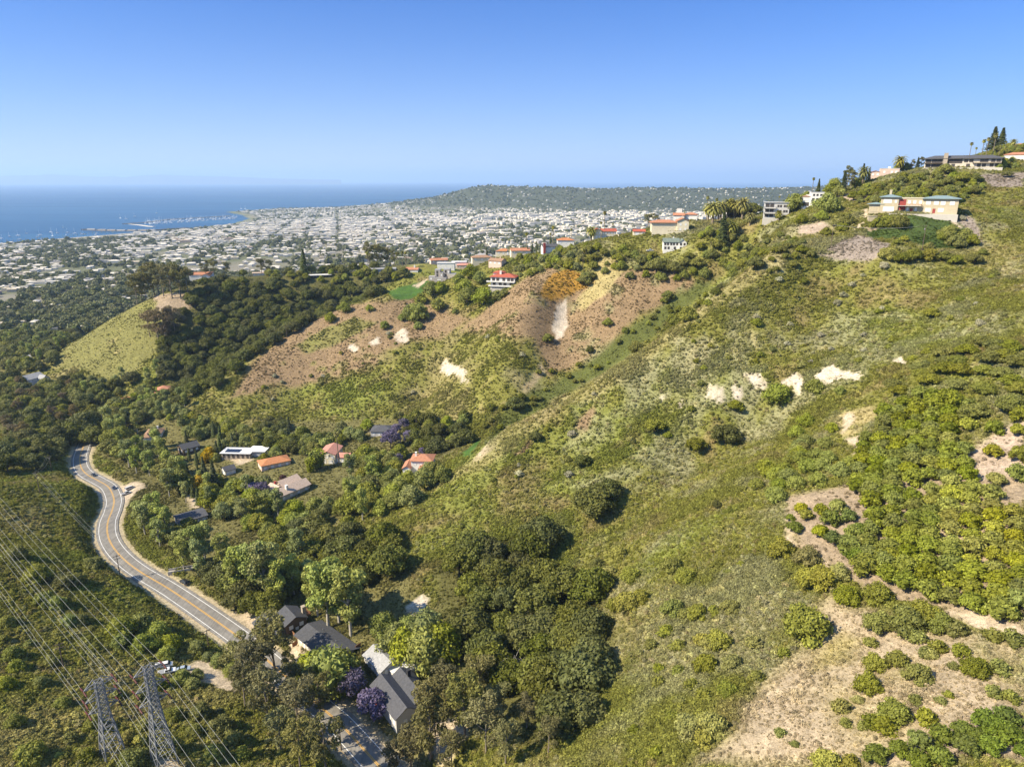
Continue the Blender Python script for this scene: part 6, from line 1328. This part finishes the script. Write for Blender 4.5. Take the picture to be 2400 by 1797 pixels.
SY = 'pale green sycamore'
T('sycamore', SY, 'rising behind the charcoal roofed houses', 'sycamores behind the roadside houses', '770 1478 178 1.05,823 1492 172,795 1460 160,627 1412 150,652 1418 115,600 1402 140 1.1,565 1398 125,745 1445 130,690 1395 100')
T('pepper', 'bright green pepper tree', 'beside the roadside houses', 'pepper trees by the roadside houses', '772 1622 115,740 1600 80,805 1605 90,1000 1560 95,950 1545 75,1035 1540 85')
T('willow', 'grey green leafy tree', 'on the creek bank by the roof deck', 'leafy trees by the roof deck', '1000 1500 80,960 1500 60,900 1490 60,930 1530 70')
JA = 'purple flowering jacaranda'
T('jacaranda', JA, 'between the cottage and the dark grey house', 'jacarandas by the road', '828 1636 70 1.1,874 1686 76 1.15')
T('jacaranda', JA, 'by the canyon drive', 'jacarandas in the canyon', '948 1010 30,916 1052 46 1.1,960 1040 32,934 1096 34,930 1020 26,990 1068 20,612 1175 46,595 1165 36')
T('plum', 'dark purple plum tree', 'near the beige gabled house', 'plum trees', '622 1140 28,665 1130 18')
T('bamboo', 'yellow green bamboo clump', 'between the tile roofed houses', 'bamboo clumps', '318 945 26,335 942 28,350 948 24,300 962 24,738 1100 44,752 1096 44,728 1108 36')
T('gold', 'golden flowering tree', 'in the canyon gardens', 'golden trees', '492 1080 34,470 1145 36,600 1215 30')
T('dead', 'bare bleached dead tree', 'among the grove edge trees', 'dead trees', '1215 1600 60,1225 1580 40,1240 1450 40,1225 1430 30')
T('conifer', 'dark pointed conifer', 'on the ridges', 'conifers on the ridges', '2326 346 50 1.7,2344 348 46 1.6,2021 420 40 1.2,1917 452 38,1692 577 76 1.15,1141 588 28,714 645 56 1.3,678 1010 36,505 1150 70,480 1120 50')
T('cypress', 'slim dark cypress', 'in the row on the ridge', 'cypresses in a row', '1226 588 24,1237 588 22,1247 588 26,1258 586 26,1290 570 30')
T('date_palm', 'feathery headed date palm', 'on the ridge', 'date palms on the ridge', '1670 525 50,1705 510 48,1739 515 50,1662 482 38,1686 482 38,1757 530 30,1715 562 40,1769 585 28,1386 552 34,2021 432 40,2108 392 38,1824 520 24,2373 345 24,1200 545 20,1690 500 42,1722 498 42')
FP = 'slim fan palm'
T('fan_palm', FP, 'on the ridge', 'fan palms on the ridge', '1658 480 54,1679 480 48,1416 542 60,1408 545 38,1436 545 30,1729 470 26,1234 582 50,1296 576 54,1339 552 40,1903 455 46,2268 390 52,2296 390 58,2306 390 62,2321 390 70,1101 588 26,863 640 48,944 634 44,952 634 42,1195 570 24,1604 515 20,1826 470 30,1290 560 40')
T('fan_palm', FP, 'among the canyon houses', 'fan palms in the canyon', '794 1092 82,657 1150 40,976 1006 38,937 992 30,692 1060 26')
T('conifer', 'dark pointed conifer', 'on the skyline by the white villa', 'conifers on the skyline', '1975 452 46 1.2,2035 425 30,2150 392 26 1.3')
T('pepper', 'bright green pepper tree', 'on the skyline by the white villa', 'leafy trees on the skyline', '1945 455 26,1955 450 32,1965 462 28,2005 440 24,2125 392 20,2105 405 22')
T('fan_palm', FP, 'behind the brown glass fronted mansion', 'fan palms behind the hilltop mansion', '2340 372 30,2352 368 34,2282 384 36')
# orchard
AV = 'round green avocado tree'; AY = 'yellow green avocado tree'; ORC = 'in the orchard above the dirt track'
AVK = [(.72, 'avocado', AV, 4.6, 5.9), (.28, 'avocado_yellow', AY, 4.2, 5.2)]
grove('2080 1365,1990 1312,1985 1250,2040 1200,2130 1140,2240 1120,2330 1150,2400 1180,2400 1450,2250 1404', 5.3, AVK, ORC, 'avocado orchard', 2.5, jit=.10, wide=1.14, gap=False)
grove('1985 1095,2010 1060,2060 970,2130 920,2240 900,2300 985,2250 1030,2225 1070,2235 1112,2130 1135,2040 1195', 5.5, [(.88, 'avocado', AV, 4.6, 5.8), (.12, 'avocado_yellow', AY, 4.2, 5.2)], ORC, 'avocado orchard', 2.5, jit=.10, wide=1.16, gap=False)
grove('2235 1112,2250 1030,2300 985,2400 960,2400 1170,2330 1140', 7.2, AVK, 'in the thin upper orchard rows', 'upper orchard', 2.5, jit=.2, wide=1.1, keep=.75, gap=False)
grove('2065 960,2110 870,2250 810,2400 780,2400 955,2300 975,2240 895,2140 915', 7.6, [(1, 'oak_light', 'low rounded olive tree', 3.6, 4.8)], 'on the slope above the orchard', 'olive trees above the orchard', 2.5, wide=1.5, gap=False)
grove('1905 1010,1990 1040,2000 1090,1950 1120,1880 1130,1800 1180,1760 1120,1840 1060', 7, [(.7, 'pepper', 'bright green pepper tree', 3.5, 5.5), (.3, 'oak_light', 'low rounded olive tree', 3, 4.5)], 'below the round clearing', 'trees below the round clearing', 3, wide=1.3, gap=False)
X8 = (1800, 1180, .3727)
R('avocado_yellow', AY, 'in the open orchard rows by the track bend', 'young avocado trees', '210 30 85,240 72 85,330 40 85,330 182 105,440 12 105,592 240 110,780 330 110,670 330 100', *X8, hw=.85)
R('avocado_dark', AV, 'in the open orchard rows by the track bend', 'young avocado trees', '172 155 95,140 95 55,412 222 112,490 240 95,402 90 120,512 80 95,572 170 112,572 340 125,500 320 70', *X8, hw=.85)
R('avocado_dark', AV, 'in the lower orchard', 'lower orchard', '1090 1470 155,1222 1422 135,1255 1540 165,1362 1372 175,1400 1530 155,1500 1342 160,1532 1450 155,1590 1570 100,1090 1600 155,950 1610 155,950 1500 155,822 1540 130,682 1580 150,1450 1430 140,1310 1460 120', *X8, hw=.8)
R('shrub', 'round green shrub', 'on the bare dirt slope', 'shrubs on the dirt slope', '690 760 160,650 880 80,680 1010 130,640 1130 150,820 970 120,950 1070 150,1070 900 105,1000 930 90,930 1230 78,1090 1240 62,1140 1210 58,800 1310 180,740 1390 130,650 1370 105,490 1380 70,590 1410 62,880 740 200,1000 690 180,1100 760 150,1190 800 120,950 840 105,250 760 255,500 580 150,1210 930 100,1310 1030 150,1450 1040 120,1430 1180 100,1530 1230 95,1420 830 105,1540 860 125,80 1440 65,170 1520 50,100 930 75,1170 1020 65,1000 1340 120,700 570 165', *X8, hw=.72)
R('toyon', 'yellow green flowering shrub', 'along the dirt slope edge', 'flowering shrubs by the dirt slope', '460 1280 105,350 460 160,260 470 155,250 340 145,90 290 145,450 440 125,1030 950 80,570 1230 62,360 1630 155,520 1640 105,700 580 60', *X8, hw=.75)
X7 = (1200, 1280, .3122)
R('toyon', 'yellow green flowering shrub', 'on the slope beside the ravine grove', 'flowering shrubs by the ravine', '1330 1340 200,1500 1340 220,1450 1450 150,1330 1430 140,1560 700 170,1480 740 130,1430 700 110,1820 730 120,1640 450 130,1660 880 150,860 420 200,960 380 140,720 200 130,800 50 140', *X7, hw=.7)
R('shrub', 'round green shrub', 'on the slope beside the ravine grove', 'shrubs by the ravine', '1210 470 160,1300 500 100,1400 490 150,1520 480 90,1250 740 110,1050 740 100,1160 630 110,1450 890 190,1110 930 100,1250 940 110,1350 1050 120,1100 1030 120,1630 1080 150,1270 1160 100,1210 1280 110,920 1380 100,1200 150 160,1310 220 150,1090 1550 120,1850 980 100,1620 190 60,1720 130 60,1440 1120 120,900 210 150,640 130 120,780 440 140,600 1250 160', *X7, hw=.68)
R('oak', 'big lone oak', 'on the scrub slope', 'lone oaks', '1840 690 230,720 1270 330,830 1180 230,620 920 130,200 720 110,30 430 150,250 1560 340,1770 1300 90', 1200, 830, .2717, hw=.75)
R('oak_light', OKL, 'on the scrub slope', 'broad trees on the scrub slope', '1230 620 160,1930 470 120,1590 800 160', 1200, 830, .2717, hw=.75)
R('pepper', 'bright green pepper tree', 'under the white scars', 'trees under the white scars', '80 720 260,400 660 180,620 680 110,330 940 160,250 1040 150,550 1010 130', 1800, 730, .2717, hw=.75)
R('oak_light', OKL, 'at the orchard top', 'broad trees at the orchard top', '1540 790 330,2100 840 260,2150 680 200,1420 20 150', 1800, 730, .2717, hw=.6)
R('shrub', 'round green shrub', 'on the tan mansion grounds', 'shrubs of the mansion garden', '960 890 120,1050 870 120,1140 880 140,1570 980 160,1690 1010 150,1620 1050 130,1750 1040 120,1520 1010 90,690 870 110,640 930 90,500 970 90,880 680 60,590 900 60,1680 590 0.1,1300 500 90', 1800, 280, .2717, hw=.75)
R('toyon', 'yellow green flowering shrub', 'below the mansion terraces', 'flowering shrubs below the terraces', '1030 1160 140,1400 1170 140,1180 1030 70,1390 1090 80', 1800, 280, .2717, hw=.7)
R('oak_light', 'low dense olive tree', 'below the mansion terraces', 'olive trees below the terraces', '1150 1210 150,1250 1180 170,1530 1190 150,1620 1220 130,1780 1210 150,1120 1060 80,1850 1150 100,2060 480 90,1700 510 150,1530 440 150,1450 560 110', 1800, 280, .2717, hw=.6)
R('pepper', 'bright green pepper tree', 'between the white modern houses', 'trees between the white houses', '230 720 140,510 720 170,290 860 90,460 830 90,380 860 60,340 620 80', 1800, 280, .2717, hw=.95)
R('sage', 'grey sagebrush', 'on the upper slope', 'sagebrush bushes', '1000 1270 90,720 1430 70,1680 850 70,1740 570 60,1790 560 60,820 1340 50,600 1580 80,1560 540 60', 1800, 280, .2717, hw=.6)
R('pepper', 'bright green pepper tree', 'round the grey cubic house', 'trees round the grey cubic house', '1520 1090 150,1590 1080 120,1800 1080 170,1960 1160 190,1820 1150 160,1420 1180 110,1570 1230 130,1400 1290 180,1330 1290 150,1260 1340 70,1400 1410 80,1720 1290 60,760 1250 90,640 1340 100,980 1260 70,1930 1000 130,1850 940 140,1750 1010 110,2080 1150 110,2140 1130 90,1110 1400 80', 600, 380, .2717, hw=.85)
R('shrub', 'round green shrub', 'on the brown slope', 'shrubs on the brown slope', '830 1390 75,310 1520 80,1015 985 75,1300 1000 80,1350 1150 90,1310 1200 60,1400 1360 110,1520 1310 110,1210 1340 55,1440 1270 60,1080 1590 110,490 890 80,640 990 90,1250 1430 40,1690 1210 70,2110 1390 80,1670 1150 50', 1200, 380, .2717, hw=.8)
R('oak_light', 'low dense olive tree', 'beside the orange shrubs', 'olive trees beside the orange shrubs', '620 1030 140,680 990 110,1250 900 200,1400 930 180,1600 880 150,1520 820 110,2100 880 180,2130 780 150,1800 850 80', 1200, 380, .2717, hw=.6)
R('oak', OAK, 'near the sheltered white house', 'oaks near the ridge houses', '2085 280 150', 1200, 380, .2717, hw=.7)
# the scrubby slope under the lines
X5 = (0, 1280, .3122)
R('pepper', 'bright green pepper tree', 'on the slope under the power lines', 'trees under the power lines', '900 620 230,1050 590 220,1180 640 200,1280 720 170,1080 730 190,1250 800 150,900 720 150,420 420 150,520 560 120', *X5, hw=.75)
R('willow', 'grey green leafy tree', 'beside the dirt lot', 'leafy trees by the dirt lot', '1480 750 150,1640 860 150,1740 930 150,1560 830 100,1360 990 180,1440 1030 130,1480 960 120', *X5, hw=.7)
R('shrub', 'round green shrub', 'on the slope under the power lines', 'shrubs under the power lines', '270 210 200,480 270 170,330 400 160,600 560 130,90 800 150,380 860 110,120 900 130,1050 1130 130,700 1330 150,1300 1260 150,220 1560 220,520 1450 110,650 1560 130,1500 1250 170,1650 1350 200,1750 1450 160,1300 1500 150,1600 1560 170,50 560 120,40 1050 150,300 1020 120,1180 1040 130,1000 1600 200,1080 1340 120,1450 1380 130,880 1120 110,100 1320 150,460 1180 120,580 250 120,700 130 140,120 60 150,20 700 90,220 730 80,1820 1560 120,1780 1250 110,1850 1050 90', *X5, hw=.65)
R('toyon', 'yellow green flowering shrub', 'near the pylon feet', 'flowering shrubs by the pylons', '950 1430 130,1050 1460 110,600 1540 80', *X5, hw=.6)
grove('215 1190,243 1180,252 1215,240 1255,252 1290,232 1300,205 1240', 6, [(1, 'oak_light', OKL, 4, 6)], 'hanging over the road cut', 'trees over the road cut', 3, gap=False)
# scattered shrubs over the open slopes
def scatter_shrubs(poly, n, place, group):
    pl = np.array([P(*map(float, e.split()))[:2] for e in poly.split(',')]); lo, hi = pl.min(0), pl.max(0); k = 0
    while k < n:
        x, y = sr.uniform(lo[0], hi[0]), sr.uniform(lo[1], hi[1])
        if not inpoly(np.array([x]), np.array([y]), pl)[0] or not free(x, y): continue
        c, d = groundcol(np.array([x]), np.array([y]))
        if d[0] < .2: k += .2; continue
        key, nn = (('shrub', 'round green shrub'), ('toyon', 'yellow green flowering shrub'), ('sage', 'grey sagebrush'))[sr.choice(3, p=[.55, .2, .25])]
        plant(key, x, y, sr.uniform(1.3, 2.9), nn, place, group, wide=1.15); k += 1
scatter_shrubs('1300 960,1500 840,1700 690,1850 610,2400 640,2400 850,1950 930,1700 1000,1500 1080,1300 1150,1150 1200,1000 1190,1130 1085', 70, 'on the big scrub slope', 'shrubs of the big scrub slope')
scatter_shrubs('480 1000,560 900,700 830,900 760,1100 780,1250 820,1300 880,1150 940,1000 960,700 970', 34, 'on the lower brown spur', 'shrubs of the brown spur')
# ---------------------------------------------------------------- labels: each plant by what stands next to it
LAND += [('the pale creek bank', *P(960, 1420)[:2]), ('the largest white scar', *P(1965, 880)[:2]), ('the round dirt clearing', *P(2010, 985)[:2]), ('the track bend', *P(1850, 1240)[:2]), ('the white scar on the brown slope', *P(1315, 750)[:2]), ('the orange shrubs', *P(1330, 665)[:2]), ('the dirt lot', *P(470, 1570)[:2]), ('the sandy turnout', *P(300, 1150)[:2]), ('the bare red knoll top', *P(390, 705)[:2]),
         ('the green lawn', *P(930, 690)[:2]), ('the mauve garden slope', *P(2020, 575)[:2]), ('the concrete footbridge', *P(424, 1338)[:2]), ('the pale wharf end', *atz(196, 539, 0)[:2]), ('the sandspit', *atz(350, 531, 0)[:2]), ('the green school field', *P(215, 668)[:2]), ('the far mesa', *P(1100, 470)[:2])]
ORD = 'first second third fourth fifth sixth seventh eighth ninth tenth eleventh twelfth thirteenth fourteenth fifteenth sixteenth seventeenth eighteenth nineteenth twentieth twenty-first twenty-second twenty-third twenty-fourth twenty-fifth twenty-sixth twenty-seventh twenty-eighth twenty-ninth thirtieth'.split()
def label_all():
    lx = np.array([(a, b) for _, a, b in LAND]); bag = {}
    for p in PLANTS:
        d = np.hypot(lx[:, 0] - p['x'], lx[:, 1] - p['y']); j = int(d.argmin()); bag.setdefault((p['noun'], j), []).append((d[j], p))
    cats = dict(oak='oak', palm='palm', shrub='shrub', sagebrush='shrub', conifer='conifer', cypress='cypress', bamboo='bamboo')
    for (noun, j), L in bag.items():
        L.sort(key=lambda q: q[0]); nm = LAND[j][0]
        for r, (d, p) in enumerate(L):
            g = p['group']
            if r < len(ORD):
                rel = f'toward {nm}' if len(L) == 1 else f'{ORD[r]} out from {nm}'
                lab = f"{noun} {p['place']}, {rel}"
                if len(lab.split()) > 16: lab = f'{noun}, {rel}'
            else:
                lab = f'{noun}, beyond the first thirty from {nm}'; g = lab
            tag(p['o'], lab, p.get('cat') or next((v for k, v in cats.items() if k in noun), 'tree'), g)
def thin(names, cap):
    """the CAP largest of a kind stay trees of their own; the far remainder of the wood becomes one mass"""
    for nm, lab in names.items():
        L = [p for p in PLANTS if p['o'].name.split('.')[0] == nm]
        def sz(p):
            a, b, f = proj(np.array([p['x']]), np.array([p['y']]), np.array([p['o'].location.z])); return p['H'] / f[0] if -60 < a[0] < 2460 and -60 < b[0] < 1860 else 0
        L.sort(key=sz, reverse=True); rest = L[cap:]; print(nm, len(L))
        if not rest: continue
        kinds = {}; pos = []; ki = []; sc = []; tn = []
        for p in rest:
            o = p['o']; cr = [c for c in o.children if c.name.startswith('crown')]; me = cr[0].data if cr else o.data
            ki.append(kinds.setdefault(me.name, len(kinds))); pos.append(o.location[:]); sc.append(o.scale[:]); tn.append((0, 0, o.rotation_euler.z))
            for c in list(o.children): bpy.data.objects.remove(c)
            bpy.data.objects.remove(o); PLANTS.remove(p)
        col = bpy.data.collections.new(nm + '_kinds')
        for i, k in enumerate(kinds): col.objects.link(bpy.data.objects.new(f'{nm}_wood_{i:02d}', bpy.data.meshes[k]))
        me = mesh_np(nm + '_sites', pos)
        for n_, ty, v, key in (('kind_i', 'INT', np.array(ki, np.int32), 'value'), ('size', 'FLOAT_VECTOR', np.array(sc, np.float32), 'vector'), ('turn', 'FLOAT_VECTOR', np.array(tn, np.float32), 'vector')):
            a = me.attributes.new(n_, ty, 'POINT'); a.data.foreach_set(key, np.ascontiguousarray(v).ravel())
        o = tag(obj(lab[0], me), lab[1], 'woodland', kind='stuff'); ng = bpy.data.node_groups['scrub_growth'].copy(); [n for n in ng.nodes if n.type == 'COLLECTION_INFO'][0].inputs[0].default_value = col
        o.modifiers.new('growth', 'NODES').node_group = ng
thin({'oak_tree': ('oak_woodland', 'far dark oak woodland closing over the hillside'), 'avocado_tree': ('orchard_rows', 'far rows of avocado trees'), 'pepper_tree': ('garden_greenery', 'far garden greenery'), 'leafy_tree': ('leafy_greenery', 'far leafy greenery'), 'sycamore_tree': ('sycamore_woodland', 'far sycamore wood'), 'shrub': ('shrubbery', 'far shrubbery'), 'broadleaf_tree': ('broadleaf_thicket', 'far thicket of low broad leaved trees')}, 298)
label_all()
# ---------------------------------------------------------------- daylight
SUND = Vector((-.76, -.26, .68)).normalized()
sl = bpy.data.lights.new('sun', 'SUN'); sl.energy = 4.2; sl.angle = math.radians(.5); sl.color = (1.0, .89, .68)
so = bpy.data.objects.new('sun', sl); C.objects.link(so); so.rotation_euler = SUND.to_track_quat('Z', 'Y').to_euler(); so.location = (-200, 0, 600)
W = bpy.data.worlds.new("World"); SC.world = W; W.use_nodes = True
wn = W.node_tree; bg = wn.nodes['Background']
sk = wn.nodes.new('ShaderNodeTexSky'); sk.sky_type = 'NISHITA'; sk.sun_disc = False
sk.sun_elevation = math.asin(SUND.z); sk.sun_rotation = math.atan2(SUND.x, SUND.y)
sk.altitude = 240; sk.air_density = 1.0; sk.dust_density = .1; sk.ozone_density = 4.0
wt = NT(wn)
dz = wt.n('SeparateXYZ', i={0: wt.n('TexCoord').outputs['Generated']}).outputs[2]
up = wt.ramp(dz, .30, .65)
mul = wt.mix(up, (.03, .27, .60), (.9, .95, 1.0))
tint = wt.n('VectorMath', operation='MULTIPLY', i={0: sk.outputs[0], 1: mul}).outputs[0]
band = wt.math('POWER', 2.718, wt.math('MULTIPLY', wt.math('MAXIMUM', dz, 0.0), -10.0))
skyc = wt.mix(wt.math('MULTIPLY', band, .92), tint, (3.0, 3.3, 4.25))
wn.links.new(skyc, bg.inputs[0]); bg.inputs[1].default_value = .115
# ---------------------------------------------------------------- the air between here and the islands
def haze():
    m, nt = newmat('haze_air'); t = NT(nt)
    v = t.n('VolumePrincipled', i={'Color': (.56, .76, 1.0, 1), 'Density': HAZE_D, 'Anisotropy': .15}).outputs[0]
    t.out(None, v)
    s = 96000.0; z0, z1 = -12.0, 830.0
    V = [(x, y, z) for z in (z0, z1) for y in (-4000, s) for x in (-s, s)]
    Q = [(0, 2, 3, 1), (4, 5, 7, 6), (0, 1, 5, 4), (2, 6, 7, 3), (0, 4, 6, 2), (1, 3, 7, 5)]
    return tag(obj('haze', mesh_np('haze_box', V, quads=Q), m), 'thin blue haze over the coast', 'haze', kind='stuff')
HAZE_D = 4.8e-5
haze()
SC.render.engine = 'CYCLES'
SC.view_settings.view_transform = 'Standard'; SC.view_settings.look = 'None'; SC.view_settings.gamma = 1; SC.view_settings.exposure = 1.16
SC.view_settings.use_curve_mapping = False
cy = SC.cycles
cy.max_bounces = 5; cy.diffuse_bounces = 2; cy.glossy_bounces = 2; cy.transmission_bounces = 2; cy.volume_bounces = 1; cy.transparent_max_bounces = 4
cy.use_denoising = True; cy.sample_clamp_indirect = 4
